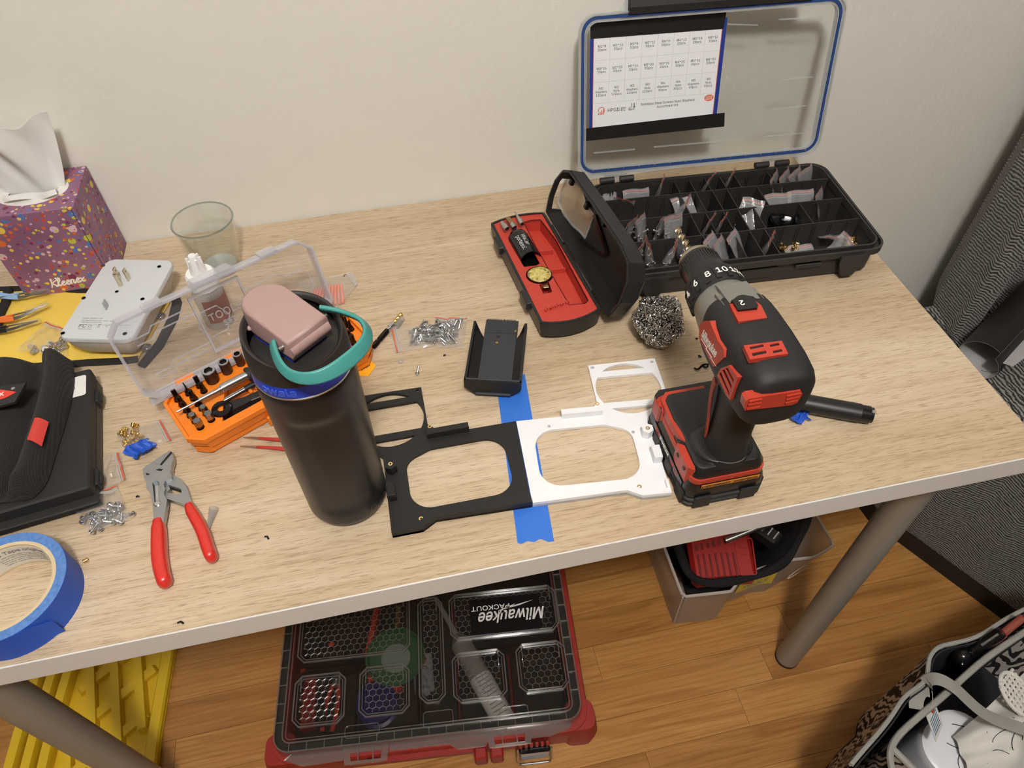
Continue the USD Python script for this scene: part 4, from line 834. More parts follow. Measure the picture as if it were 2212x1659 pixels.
# lid shell: cut on a slant, high under the nose, low behind the hinge
def shellfn(u, v):
    a = 2 * np.pi * u; f = np.cos(a); top = 0.2405 + 0.0065 * f - .004 * np.clip(-f, 0, 1)
    z = 0.2165 + (top - 0.2165) * np.clip(v / .8, 0, 1); r = 0.0393 - 0.0022 * np.clip(v / .8, 0, 1) ** 2 - np.clip((v - .8) / .2, 0, 1) * 0.003; z = z - np.clip((v - .8) / .2, 0, 1) ** 2 * .004
    return np.stack([r * np.cos(a), r * np.sin(a), z], -1)
fw = np.radians(FW); RZ = TR.rotation_matrix(fw, [0, 0, 1])
part('lid_shell', sheet(shellfn, 97, 20, 0.0016).apply_transform(RZ), lidb, wb, smooth=60)
part('lid_deck', loft(Point(0, 0).buffer(0.0362, quad_segs=24), [(0.2165, 0), (0.2265, 0.0006), (0.2275, 0.0016)]).apply_transform(RZ), lidb, wb, smooth=30)
# flip lid: local x points to the nose
mauve = mat('lid_mauve', C(162, 132, 127), 0.5, bump=0.06, bscale=1500)
np_ = np.array([(-0.0225, -0.0195)] + [tuple(q) for q in arc(0.0225, 0, 0.0195, -90, 90, 22)] + [(-0.0225, 0.0195)])
fl_ = loft(Polygon(np_), [(0.2310, 0.0035), (0.2335, 0.0010), (0.2385, 0.0), (0.2555, 0.0004), (0.2575, 0.0012), (0.2584, 0.0030)])
V = fl_.vertices; V[:, 2] -= 0.16 * np.clip(.012 - V[:, 0], 0, 1) * (V[:, 2] > .245); fl_.vertices = V
flip = part('flip_lid', fl_.copy().apply_transform(RZ), mauve, wb, smooth=40, label='mauve flip lid')
for s in (-1, 1): part('grip_bump', mv(trimesh.creation.icosphere(2, 0.0022), 0.026, s * 0.0192, 0.240).apply_transform(RZ), mauve, flip)
part('hinge_barrel', rod([-0.0185, -0.0185, 0.2415], [-0.0185, 0.0185, 0.2415], 0.0062, n=24).apply_transform(RZ), mauve, flip)
part('hinge_pin', rod([-0.0150, -0.0235, 0.2455], [-0.0150, 0.0235, 0.2455], 0.0016, n=12).apply_transform(RZ), K['steel'], wb, label='steel hinge pin')
part('seal_lip', mv(loft(Polygon(np_ * .9), [(0.2255, 0.001), (0.2288, 0.0)]), 0.003, 0, 0).apply_transform(RZ), bl, wb, label='blue inner seal')
teal = mat('loop_teal', C(66, 142, 136), 0.38)
lp = [(-.0095, -.0235, .2490), (-.018, -.0285, .2480), (-.030, -.0335, .2465), (-.043, -.0345, .2460), (-.055, -.0285, .2460), (-.0625, -.0165, .2465), (-.0648, 0, .2470)]
lp = lp + [(x, -y, z) for x, y, z in lp[:-1][::-1]]
LQ = smoothpath(lp, 60); nrm = LQ - np.array([-0.03, 0, LQ[0, 2]]); nrm[:, 2] = 0.55 * np.linalg.norm(nrm[:, :2], axis=1); nrm /= np.linalg.norm(nrm, axis=1, keepdims=True)
s_ = np.linspace(0, 1, 60); wv = 0.0078 + 0.0042 * np.exp(-((s_ - .5) / .22) ** 2)
part('carry_loop', strap(LQ, wv, 0.0036, nrm).apply_transform(RZ), teal, wb, smooth=50, label='teal carry loop')
curved('Owala', 0.009, 0.0410, ed + 46, 0.020, inner=False, m=mat('etched', C(92, 86, 84), 0.4, 0.6), par=wb, name='etched_mark')

# ------------------------------------------------------------------ printed brackets on a strip of tape, black tray
st = thing('tape_strip', 'strip of blue painter\'s tape stuck to the desk under the two brackets', 'tape', (0, 0, HZ))
S0, S1, S2, S3 = D(1133, 806), D(1073, 838), D(1118, 1173), D(1197, 1170)
ax_ = lambda t, k: (S0 * (1 - t) + S3 * t) * k + (S1 * (1 - t) + S2 * t) * (1 - k)
rag = [tuple(ax_(1 + (.004 * math.sin(7 * k) + .006 * math.sin(17 * k) - .007 * math.sin(3.1 * k)) * (0 < k < 1), k)[:2]) for k in np.linspace(1, 0, 14)]
up_ = [tuple(D(*q)[:2]) for q in ((1133, 806), (1128, 812), (1073, 836))]
part('strip', ext(Polygon([up_[0]] + rag + [up_[2], up_[1]]), 0.0001, 0.0003), mat('tape_flat', C(46, 110, 204), 0.5, bump=0.3, bscale=1300, var=0.06), st, smooth=False)

def layered(name, col, rough):
    return usdkit.material(stage, '/World/Looks/' + name, {'t': ('texture_coordinate', {}), 'w': ('wave_texture', dict(bands_direction='z', scale=700.0)), 'w2': ('wave_texture', dict(bands_direction='diagonal', scale=500.0)), 'ad': ('math', dict(math_type='add')), 'b': ('bump', dict(strength=0.12, distance=0.0004)),
        'p': ('principled_bsdf', dict(base_color=col, roughness=rough, specular_ior_level=0.4))}, [('t.object', 'w.vector'), ('t.object', 'w2.vector'), ('w.fac', 'ad.value1'), ('w2.fac', 'ad.value2'), ('ad.value', 'b.height'), ('b.normal', 'p.normal')], surface='p.BSDF')
pla_w = layered('print_white', C(236, 236, 238), 0.5); pla_b = layered('print_black', C(30, 29, 28), 0.55); pla_g = layered('print_grey_black', C(52, 54, 58), 0.45)
def bracket(label, m, fr_, mirror, shank=None):
    """main plate with a rounded window, fan plate behind it with a barred round opening; drawn for the white one, mirrored for the black one"""
    t = thing('fan_bracket', label, 'bracket', fr_.o, fr_.deg)
    s = -1 if mirror else 1
    X = lambda pts: [(s * x, y) for x, y in pts]
    plate = Polygon(X([(0, 0), (-0.0046 if not mirror else -0.0069, 0.1075), (0.046, 0.108), (0.088, 0.108), (0.140, 0.104), (0.1405, 0.0), (0.140, -0.004), (0.110, -0.004), (0.096, 0.004)]))
    fanp = Polygon(X([(0.088, 0.104), (0.088, 0.1795), (0.168, 0.1815), (0.169, 0.109), (0.1505, 0.1035), (0.1385, 0.0885), (0.1385, 0.066), (0.12, 0.06)]))
    window = sbox(*(lambda a: (min(a[0], a[2]), a[1], max(a[0], a[2]), a[3]))((s * 0.0118, 0.0195, s * 0.1175, 0.0915))).buffer(-0.022).buffer(0.022, quad_segs=10)
    window = window.difference(Polygon(X([(0.078, 0.0965), (0.1185, 0.080), (0.125, 0.0965)]))).buffer(-.016).buffer(.016, quad_segs=8)
    cx, cy, r = s * 0.1275, 0.1405, 0.0372
    disc = Point(cx, cy).buffer(r, quad_segs=20)
    bars = unary_union([sbox(cx - .05, cy + d - .0042, cx + .05, cy + d + .0042) for d in (-0.0235, 0.0235)])
    disc = disc.difference(bars)
    flat_ = plate.union(fanp).difference(window).difference(disc)
    for hx_, hy_ in ((0.0925, 0.1755), (0.1632, 0.1765)): flat_ = flat_.difference(affinity.scale(Point(s * hx_, hy_).buffer(0.0019, quad_segs=4), 1.2, 1))
    if not mirror: flat_ = flat_.difference(Point(0.030, 0.0965).buffer(0.0018)).difference(Point(0.119, 0.078).buffer(0.0018))
    body = [ext(flat_, 0.0006, 0.0042)]
    wallp = Polygon(X([(0, 0), (0.096, 0.004), (0.110, -0.004), (0.140, -0.004), (0.140, 0.002), (0.114, 0.0025), (0.100, 0.0105), (0, 0.0065)]))
    body += [ext(wallp, 0.0006, 0.0085 if not mirror else 0.0105)]
    body += [ext(Polygon(X([(0.0452, 0.1045), (0.0452, 0.1115), (0.082, 0.1115), (0.088, 0.118), (0.0905, 0.121), (0.0905, 0.1045)])), 0.004, 0.0125)]
    part('plate', cat(*body), m, t, smooth=False)
    # blocks and bosses on the outer edge
    part('boss', cat(mv(ext(affinity.scale(Polygon([(0, -.007), (.006, -.0035), (.006, .0035), (0, .007), (-.006, .0035), (-.006, -.0035)]), .95, .95), 0.0, 0.0115), s * 0.1325, 0.073, .004)), m, t, smooth=False)
    part('boss', mv(bx(0.009, 0.016, 0.0115, 0, 0, 0, .0006), s * 0.1355, 0.043, .004), m, t, smooth=False)
    part('corner_rib', cat(mv(bx(.003, .010, .005), s * .1385, .007, .004), mv(bx(.008, .0028, .005), s * .136, -.0015, .004)), m, t, smooth=False)
    for bx_, by_, z in ((0.0862, 0.1145, 0.0125), (0.1325, 0.073, 0.0155), (0.1103, 0.009, 0.0045)):
        part('insert', mv(lathe([(.0010, -.002), (.0021, -.002), (.0023, .0002), (.0011, .0002), (.0010, -.002)], 18), s * bx_, by_, z), K['brass'], t, label='brass threaded insert')
    return t
a1, a2 = D(1117, 906, .004), D(1152, 1090, .006)
wf = Frame(D(1151, 1096, 0)[:2], -6.0)
white_br = bracket('white printed fan bracket taped down between the black bracket and the drill', pla_w, wf, False)
bf = Frame(D(1150, 1096, 0)[:2] - np.array([.0004, 0]), 0.0)
black_br = bracket('black printed fan bracket between the water bottle and the white bracket', pla_b, bf, True)

# black printed tray
tf = Frame((-0.5575, -0.3925), -17)
ty = thing('printed_tray', 'black printed tray with flared sides standing behind the tape strip', 'tray', tf.o, tf.deg)
TW, TL, TH = 0.064, 0.098, 0.026
part('floor_plate', bx(TW - .024, TL + .022, 0.0035, 0, TL / 2 + .008, 0.004, .0006), pla_g, ty, smooth=False, label='dark grey ribbed back plate')
part('ridges', cat(*[bx(0.0009, 0.024, 0.0007, -TW / 2 + .0142 + .0017 * k, TL + .0075, 0.0074) for k in range(21)]), pla_g, ty, smooth=False)
for s in (-1, 1):
    x0, x1 = s * (TW / 2 - .012), s * (TW / 2)
    prof = [(x0, 0.004), (x1, 0.014), (x1, TH), (x1 - s * .0025, TH), (x1 - s * .0025, .0155), (x0, .0075)]
    V = [[x, y, z] for y in (0.0, TL) for x, z in prof]; V = np.array(V); V[:6, 1] = [0, -.0, 0, 0, 0, 0]; V[8:10, 1] -= 0.004; V[6, 1] -= .012; V[11, 1] -= .012; k = len(prof)
    part('side_wall', skin(V.reshape(-1, 3), 2, k), pla_b, ty, smooth=False)
part('front_wall', hull([[s * (TW / 2), y, z] for s in (-1, 1) for y, z in ((-.0005, .014), (-.0005, TH), (.0025, TH))] + [[s * (TW / 2 - .013), y, z] for s in (-1, 1) for y, z in ((-.0005, .001), (.004, .001))]), pla_b, ty, smooth=False)
part('front_bead', bx(TW - .003, .0022, .0014, 0, .0018, TH - .0002, .0004), pla_g, ty, smooth=False)
for px, py, ins in ((1077, 717, 0), (1076, 727, 0), (1073.5, 741, 1)):
    x, y = tf.loc(px, py, .0075)
    part('screw_hole', mv(lathe([(0, 0), (.0024, 0), (.0024, .0002), (0, .0002)], 18), x, y, .0074), MATS['jaw_gap'], ty)
    if ins: part('insert', mv(lathe([(.0008, 0), (.0019, 0), (.0016, .0007), (.0008, .0006), (.0008, 0)], 16), x, y, .0076), K['brass'], ty)
x, y = tf.loc(1115, 716, .016); part('insert', mv(rot(lathe([(.0008, 0), (.0019, 0), (.0016, .0009), (.0008, .0006), (.0008, 0)], 16), -38, 'y'), x, y, .016), K['brass'], ty)
# ------------------------------------------------------------------ red and black soldering kit
kf = Frame((-0.5046, -0.1130), 5.6)                      # far left corner; x across, -y along the case towards the front
KW, KL, KH = 0.0775, 0.2055, 0.0285
kit = thing('soldering_kit', 'open black soldering kit case with a red inner tray, left of the parts organizer', 'tool case', kf.o, kf.deg)
def endbulge(x0, x1, y0, y1, b):
    far = [(x0 + (x1 - x0) * t, y1 + b * math.sin(math.pi * t) ** .8) for t in np.linspace(0, 1, 13)]; near = [(x1 - (x1 - x0) * t, y0 - 1.4 * b * math.sin(math.pi * t) ** .8) for t in np.linspace(0, 1, 13)]
    return Polygon(far[::-1] + near[::-1])
ko = endbulge(0, KW, -KL, 0, 0.007).buffer(-.003).buffer(.003, quad_segs=5)
kblack = mat('kit_black', C(30, 28, 27), 0.42, bump=0.10, bscale=1200); kred = mat('kit_red', C(186, 60, 47), 0.5, bump=0.06, bscale=900)
shell_ = man(loft(ko, [(0, .006), (.005, .0016), (.020, 0), (KH, 0)])) - man(ext(ko.buffer(-.0032), 0.003, .05))
part('base', tri(shell_), kblack, kit, smooth=25)
kl = lambda x, y, h=KH: kf.loc(1040 + x / 4.047, 330 + y / 4.047, h)
P_ = lambda *q: Polygon([tuple(kl(*a)) for a in q])
chan = P_((372, 605), (430, 585), (515, 580), (560, 640), (650, 760), (735, 920), (930, 1285), (905, 1310), (770, 1322), (640, 1100), (560, 960), (470, 800))
pit = P_((256, 735), (285, 708), (340, 700), (380, 720), (512, 962), (480, 980), (372, 992), (300, 870))
c0 = kl(508, 1062); disc_ = Point(*c0).buffer(0.0165, quad_segs=16).union(P_((512, 1150), (585, 1130), (610, 1210), (545, 1222)))
nubs = P_((548, 1362), (700, 1320), (775, 1290), (785, 1320), (700, 1365), (560, 1400))
tray_ = ko.buffer(-.0036).difference(unary_union([chan, pit, disc_]))
part('red_tray', cat(ext(tray_, KH - .0035, KH - .001), ext(ko.buffer(-.0036).difference(pit), .007, .0090)), kred, kit, smooth=False, label='red moulded inner tray')
part('channel_wall', cat(ext(chan.buffer(.0008).difference(chan), .009, KH - .001), ext(disc_.buffer(.0008).difference(disc_), .009, KH - .001)), kred, kit, smooth=False)
for q in ((550, 790), (660, 950)): part('cradle', mv(rot(bx(.024, .0022, .008), -8), *kl(*q), .008), kred, kit, smooth=False)
part('tip_clips', cat(*[mv(bx(.0028, .003, .0032), *kl(560 + 46 * k, 1378 - 16 * k), KH - .001) for k in range(5)], *[mv(bx(.0018, .0035, .0025), *kl(575 + 46 * k, 1362 - 16 * k), KH - .001) for k in range(5)]), kred, kit, smooth=False)
for q in ((192, 800), (447, 1270)):
    x, y = kl(*q, .024); part('latch', bx(.0075, .026, .012, -.0015, y, .0175, .0012), K['black'], kit, smooth=False)
lip = ko.buffer(-.0008).difference(ko.buffer(-.0034)); part('rim', ext(lip, KH - .001, KH + .0006), K['black'], kit, smooth=False)
# lid: the same outline as a tray, standing on the hinge side and leaning outwards
lt = math.radians(16); hx_ = np.array([KW + .003, -.004, KH])
def klid(m):      # drawn lying open to the right: x away from the hinge, z = into the lid (outer face at z=0)
    M = np.eye(4); u = np.array([math.sin(lt), 0, math.cos(lt)]); inn = np.array([-math.cos(lt), 0, math.sin(lt)])
    M[:3, 0], M[:3, 1], M[:3, 2] = u, [0, 1, 0], inn; M[:3, 3] = hx_ - inn * .026; m = m.copy(); m.apply_transform(M)
    if m.volume < 0: m.invert()
    return m
def khit(x, y):   # photo spot on the lid's inner floor, in the lid's own x, y
    u = np.array([math.sin(lt), 0, math.cos(lt)]); inn = np.array([-math.cos(lt), 0, math.sin(lt)]); o = hx_ - inn * .026 + inn * .004
    W3 = lambda v: kf.ex * v[0] + kf.ey * v[1] + np.array([0, 0, v[2]])
    d = np.array([(1040 + x / 4.047 - 1106) / FPX, (330 + y / 4.047 - 829.5) / FPX, 1.0]) @ ROT; N = W3(inn); Q = EYE + d * (((kf.o + W3(o) - EYE) @ N) / (d @ N)); r = Q - kf.o - W3(o)
    return (r @ W3(u), r @ kf.ey)

lo_ = Polygon([(.0, .004), (.022, .010), (.048, .008), (.070, -.004), (.080, -.022), (.082, -.10), (.082, -.185), (.076, -.212), (.058, -.226), (.030, -.228), (.0, -.218)]).buffer(-.004).buffer(.004, quad_segs=5)
wq = [khit(*q) for q in ((755, 195), (870, 290), (915, 440), (985, 545), (905, 745), (862, 690), (800, 640), (725, 545), (665, 430), (690, 330))]
wpoly = Polygon(wq).buffer(0)
lid_ = man(loft(lo_, [(0, .006), (.006, .001), (.026, 0)])) - man(ext(lo_.buffer(-.003), .0035, .05)) - man(ext(wpoly, -.01, .02))
klidp = part('lid', klid(tri(lid_)), kblack, kit, smooth=25)
part('lid_rim', klid(ext(lo_.buffer(-.0008).difference(lo_.buffer(-.0032)), .026, .0275)), K['black'], klidp, smooth=False)
part('window', klid(ext(wpoly.buffer(.001), .0008, .0022)), clear('smoked_window', (0.86, 0.80, 0.72), 1.5, 0.22, (0.62, 0.56, 0.48), 0.15), klidp, smooth=False, label='scorched clear window')
part('window_frame', klid(ext(wpoly.buffer(.0012).difference(wpoly.buffer(-.0006)), .002, .0046)), clear('window_edge', (0.8, 0.8, 0.8), 1.6, 0.3, (0.75, 0.74, 0.73), 0.1), klidp, smooth=False)
pk = [khit(*q) for q in ((740, 620), (985, 545), (1115, 870), (1085, 905), (860, 740))]
part('sleeve', klid(ext(Polygon([khit(*q) for q in ((985, 545), (1008, 540), (1118, 868), (1095, 910), (1070, 905), (870, 760), (890, 745), (1075, 885), (1098, 868))]).buffer(0), .0035, .0065)), K['gloss_black'], klidp, smooth=False)
for q in ((800, 270), (930, 480), (1085, 630), (1275, 890)):
    a, b = khit(*q); part('lug', klid(bx(.010, .007, .006, a + .003, b, .0035, .001)), K['black'], klidp, smooth=False)
for y0_, y1_ in ((-.03, -.072), (-.118, -.172)): part('hinge', rod([KW + .0025, y0_, KH - .001], [KW + .0025, y1_, KH - .001], .0024, n=10), K['black'], kit)
part('hinge_pin', rod([KW + .0015, -.030, KH + .0014], [KW + .0015, -.072, KH + .0014], .0006, n=6), K['zinc'], kit); part('hinge_pin', rod([KW + .0015, -.118, KH + .0014], [KW + .0015, -.172, KH + .0014], .0006, n=6), K['zinc'], kit)
# what lies in the kit
a, b = at(1040 + 318 / 4.047, 330 + 745 / 4.047, HZ + .026), at(1040 + 432 / 4.047, 330 + 935 / 4.047, HZ + .026); dv = b - a
sc = thing('torch_cap', 'black cylindrical torch cap with white lettering in the red tray', 'cap', (a[0], a[1], HZ + .0255), R=basis(z=[dv[0], dv[1], 0], y=[0, 0, 1])); Lc = np.linalg.norm(dv[:2])
part('tube', lathe([(0, -.008), (.010, -.007), (.0135, -.002), (.0143, .004), (.0143, Lc), (.0130, Lc), (.0130, .003), (0, .002)], 40), K['gloss_black'], sc)
def ctxt(s, h, z0, ang, rad, m, par):
    t_ = text(s, h, .0001, True); V = t_.vertices.copy(); th_ = math.radians(ang) - V[:, 1] / rad; t_.vertices = np.c_[(rad + V[:, 2]) * np.cos(th_), (rad + V[:, 2]) * np.sin(th_), z0 + V[:, 0]]; 
    return part('print', t_, m, par, smooth=False)
ctxt('Weller', .0055, Lc * .46, 80, .01435, mat('silver_ink', C(170, 170, 172), 0.4), sc); ctxt('portasol', .0055, Lc * .52, 112, .01435, MATS['silver_ink'], sc)
P = at(1040 + 508 / 4.047, 330 + 1062 / 4.047, HZ + KH)
sp = thing('sponge_tin', 'round tin with a stained yellow cleaning sponge in the red tray', 'sponge tin', (P[0], P[1], HZ + .0095))
part('tin', cat(lathe([(0, 0), (.0155, 0), (.0155, .0195), (.0147, .0200), (.0147, .001), (0, .001)], 48)), mat('tin_gold2', C(170, 150, 116), 0.3, 1.0), sp)
spm = usdkit.material(stage, '/World/Looks/sponge', {'t': ('texture_coordinate', {}), 'n': ('noise_texture', dict(scale=170.0, detail=4.0, roughness=0.7)), 'n2': ('noise_texture', dict(scale=900.0, detail=2.0)), 'r': ('rgb_ramp', dict(ramp=[(0.36, C(86, 76, 52)), (0.46, C(190, 172, 92)), (0.6, C(214, 202, 124))])), 'b': ('bump', dict(strength=0.8, distance=0.001)), 'p': ('principled_bsdf', dict(roughness=0.95))},
    [('t.object', 'n.vector'), ('t.object', 'n2.vector'), ('n.fac', 'r.fac'), ('r.color', 'p.base_color'), ('n2.fac', 'b.height'), ('b.normal', 'p.normal')], surface='p.BSDF')
part('sponge', lathe([(0, .010), (.0146, .010), (.0146, .0188), (.012, .0196), (0, .0198)], 48), spm, sp); part('tab', bx(.0075, .010, .0035, .003, -.0185, .013, .0006), MATS['tin_gold2'], sp, smooth=False)
for k, (x, y, kind) in enumerate(((210, 655, 'short'), (277, 645, 'brown chisel'), (345, 612, 'pointed'))):
    P = at(1040 + x / 4.047, 330 + y / 4.047, HZ + KH + .006)
    s_ = thing('soldering_tip', f'{kind} metal soldering tip, {("left", "middle", "right")[k]} of three at the far end of the red tray', 'soldering tip', P + np.array([0, 0, .001]), R=basis(z=[-.30 + .06 * k, .80, .18], y=[0, 0, 1]), group='soldering tips in the red tray')
    part('sleeve', lathe([(.0026, -.004), (.0040, -.004), (.0040, .003), (.0032, .0045), (.0026, .0045), (.0026, -.004)], 24), K['steel'], s_)
    part('nib', (lathe([(0, .004), (.0030, .004), (.0024, .010), (0, .011)], 16) if k == 0 else hull([[sx * .0033, sy * .003, .004] for sx in (-1, 1) for sy in (-1, 1)] + [[sx * .003, sy * .001, .016] for sx in (-1, 1) for sy in (-1, 1)]) if k == 1 else lathe([(0, .004), (.0028, .004), (.0022, .009), (.0003, .021), (0, .021)], 12)), mat('tip_brown', C(150, 122, 88), 0.45, .7) if k == 1 else K['steel'], s_)
    part('bore', lathe([(0, -.0005), (.0026, -.0005), (.0026, 0), (0, 0)], 16), MATS['jaw_gap'], s_)

# ------------------------------------------------------------------ parts organizer
GH = 0.046
gf = Frame(D(1268, 398, GH)[:2], -3.5)
org = thing('parts_organizer', 'black compartment box of small parts with its clear lid leaning on the wall', 'parts organizer', gf.o, gf.deg)
gblack = mat('organizer_black', C(44, 42, 40), 0.55, bump=0.12, bscale=1300)
GW, GD = 0.348, 0.200
rim_o = rr(0, -GD, GW, 0, 0.022, 8); cav = rr(0.0105, -GD + .0105, GW - .0085, -.008, 0.016, 6)
part('base', tri(man(loft(rr(.006, -GD + .008, GW - .006, -.006, .018, 8), [(0, .004), (.004, .0006), (.037, 0)])) - man(ext(cav.buffer(.0008), .003, .08))), gblack, org, smooth=25)
part('rim', cat(ext(rim_o.difference(cav), .036, .0385), ext(rim_o.difference(rim_o.buffer(-.003)), .0385, .0445), ext(cav.buffer(.0026).difference(cav), .0385, GH)), gblack, org, smooth=False)
ys = (-.040, -.0872, -.1345)
for y in ys: part('row_wall', bx(GW - .019, .0016, .0405, (GW + .002) / 2, y, .003), gblack, org, smooth=False)
for y0 in (*ys, -.0075):
    xs = [0.0122 + .0222 * k for k in range(15)]
    part('wall_ribs', cat(*[bx(.0016, .0016, .036, x + d, y0 - .0012, .004) for x in xs for d in (-.0017, .0017)]), gblack, org, smooth=False)
divs = {0: (.124, .146, .1685, .191, .2125, .262), 1: (.1225, .146, .1695, .1905, .234), 2: (.1225, .1435, .168, .1885, .211, .276), 3: (.124, .165, .1875, .208)}
yb = (-.008, *ys, -GD + .0105)
for r_, xs in divs.items():
    for x in xs: part('divider', bx(.0013, yb[r_] - yb[r_ + 1] - .0016, .039, x, (yb[r_] + yb[r_ + 1]) / 2, .004), gblack, org, smooth=False)
for px, py in ((1392, 598), (1813, 566)):
    x, y = gf.loc(px, py, .012); part('latch_hook', hull([[x + s * .017, -GD + .002, .040] for s in (-1, 1)] + [[x + s * .017, -GD - .0035, z] for s in (-1, 1) for z in (.040, .030)] + [[x + s * .007, -GD - .004, .008] for s in (-1, 1)] + [[x + s * .007, -GD + .006, .008] for s in (-1, 1)]), gblack, org, smooth=False)
part('front_panel', cat(bx(.075, .003, .016, .17, -GD + .0075, .012, .0008), bx(.035, .004, .007, .247, -GD + .0055, .022, .001)), gblack, org, smooth=False)
# lid
P0 = np.array([-0.3744, -0.0822, 0.796]); az, be = -0.0599, 0.2438
Le = np.array([math.cos(az), math.sin(az), 0]); Ln_ = np.array([-math.sin(az), math.cos(az), 0]); Lu = Ln_ * math.sin(be) + np.array([0, 0, 1]) * math.cos(be); Lb = np.cross(Lu, Le) * -1
if Lb[1] < 0: Lb = -Lb                                   # away from the viewer
Gi = np.array([gf.ex, gf.ey, [0, 0, 1.0]])
def glid(m):      # x along the hinge, y up the lid, z back from the rim plane
    M = np.eye(4); M[:3, 0], M[:3, 1], M[:3, 2], M[:3, 3] = Gi @ Le, Gi @ Lu, Gi @ Lb, Gi @ (P0 - gf.o); m = m.copy(); m.apply_transform(M)
    if m.volume < 0: m.invert()
    return m
def ghit(px, py, z=0.0):
    d = np.array([(px - 1106) / FPX, (py - 829.5) / FPX, 1.0]) @ ROT; o = P0 + Lb * z; Q = EYE + d * (((o - EYE) @ Lb) / (d @ Lb)); return ((Q - o) @ Le, (Q - o) @ Lu)
GX, GY = 0.348, 0.202
LID2 = clear('organizer_lid', (0.955, 0.96, 0.95), 1.5, 0.02, (0.8, 0.8, 0.78), 0.06); LID2E = clear('organizer_lid_edge', (0.86, 0.88, 0.88), 1.55, 0.22, (0.82, 0.83, 0.83), 0.05)
lo2 = rr(0, 0, GX, GY, .022, 8)
gl_ = part('lid', glid(ext(rr(.006, .006, GX - .006, GY - .006, .018, 8), .0105, .0122)), LID2, org, smooth=False, label='clear plastic lid')
part('lid_wall', glid(ext(rr(.006, .006, GX - .006, GY - .006, .018, 8).difference(rr(.0076, .0076, GX - .0076, GY - .0076, .017, 8)), .001, .0105)), LID2E, gl_, smooth=False)
part('lid_flange', glid(cat(ext(lo2.difference(rr(.0105, .0105, GX - .0105, GY - .0105, .014, 8)), .0006, .002), ext(lo2.difference(lo2.buffer(-.0016)), -.0050, .0020), ext(rr(.0088, .0088, GX - .0088, GY - .0088, .0155, 8).difference(rr(.0102, .0102, GX - .0102, GY - .0102, .0145, 8)), -.003, .002))), LID2E, gl_, smooth=False)
part('gasket', glid(ext(rr(.0036, .0036, GX - .0036, GY - .0036, .0195, 8).difference(rr(.0072, .0072, GX - .0072, GY - .0072, .0165, 8)), -.0012, .0005)), mat('gasket_blue', C(38, 66, 122), 0.45), gl_, smooth=False, label='blue rubber gasket')
for k in range(15): part('rim_notch', glid(bx(.0012, .003, .003, .02 + .022 * k, .0088, -.0032)), LID2E, gl_, smooth=False)
for q0, q1 in (((1283, 330), (1370, 322)), ((1413, 317), (1605, 300)), ((1645, 295), (1735, 287)), ((1635, 54), (1572, 52)), ((1683, 42), (1776, 36)), ((1655, 237), (1742, 228)), ((1755, 166), (1690, 172))):
    a, b = np.array(ghit(*q0, .0105)), np.array(ghit(*q1, .0105)); part('stiffening_rib', glid(ext(LineString([a, b]).buffer(.0008), .0085, .0105)), LID2E, gl_, smooth=False)
part('embossed_logo', glid(cat(ext(Point(*ghit(1600, 182, .0105)).buffer(.0105).difference(Point(*ghit(1600, 182, .0105)).buffer(.0098)), .0098, .0105), ext(Point(*ghit(1600, 182, .0105)).buffer(.0045).difference(Point(*ghit(1600, 182, .0105)).buffer(.0039)), .0098, .0105), ext(LineString([ghit(1561, 193, .0105), ghit(1570, 165, .0105), ghit(1582, 194, .0105)]).buffer(.0004), .0098, .0105))), LID2E, gl_, smooth=False)
part('hinge_leaf', glid(cat(*[ext(Polygon([(x - .018, .001), (x + .018, .001), (x + .012, -.012), (x - .012, -.012)]), .003, .0048) for x in (.055, .285)])), LID2E, gl_, smooth=False)
for x in (.042, .070, .268, .298): part('hinge_knuckle', glid(rod([x - .010, -.0095, .002], [x + .010, -.0095, .002], .0042, n=16)), gblack, org)
# the carry handle and latch bar along the lid's free edge
a, b = ghit(1357, 22), ghit(1690, -6)
part('handle', glid(cat(mv(hull([[x, y, z] for x in (a[0], GX - .05) for y, z in ((GY - .004, -.004), (GY + .004, -.008), (GY + .014, -.007), (GY + .014, .004), (GY - .002, .003))]), 0, 0, 0), bx(.19, .006, .004, a[0] + .12, GY + .016, -.004, .001))), gblack, gl_, smooth=False, label='black carry handle')
part('latch_leg', glid(cat(ext(Polygon([(a[0] - .0025, GY - .002), (a[0] - .012, GY - .002), (a[0] - .0025, GY + .016)]), -.003, -.0012), bx(.002, .020, .010, a[0] - .003, GY + .009, -.006))), LID2E, gl_, smooth=False)
# printed card behind two strips of black tape
CZ = 0.0098
cq = {k: np.array(ghit(*q, CZ)) for k, q in dict(tl=(1272, 62), tr=(1570, 36), br=(1549, 250), bl=(1275, 290)).items()}
x0, x1, y0, y1 = (cq['tl'][0] + cq['bl'][0]) / 2, (cq['tr'][0] + cq['br'][0]) / 2, (cq['bl'][1] + cq['br'][1]) / 2, (cq['tl'][1] + cq['tr'][1]) / 2
card = thing('parts_card', 'white printed parts list card with blue edges taped inside the clear lid', 'card', R=np.array([Le, Lu, -np.cross(Lu, Le) * -1]).T if False else np.array([Le, Lu, np.cross(Le, Lu)]).T, loc=P0 + Lb * CZ)
part('sheet', ext(sbox(x0, y0, x1, y1), 0, .0003), mat('card_white', C(236, 236, 238), 0.4), card, smooth=False)
part('edge_band', ext(sbox(x0, y0, x0 + .0042, y1 - .012).union(sbox(x1 - .0052, y0, x1, y1)), .0003, .0005), mat('card_blue', C(30, 56, 140), 0.45), card, smooth=False)
part('edge_line', ext(sbox(x0 + .0042, y0, x0 + .005, y1).union(sbox(x1 - .006, y0, x1 - .0052, y1)), .0003, .0005), mat('card_orange', C(222, 120, 84), 0.45), card, smooth=False)
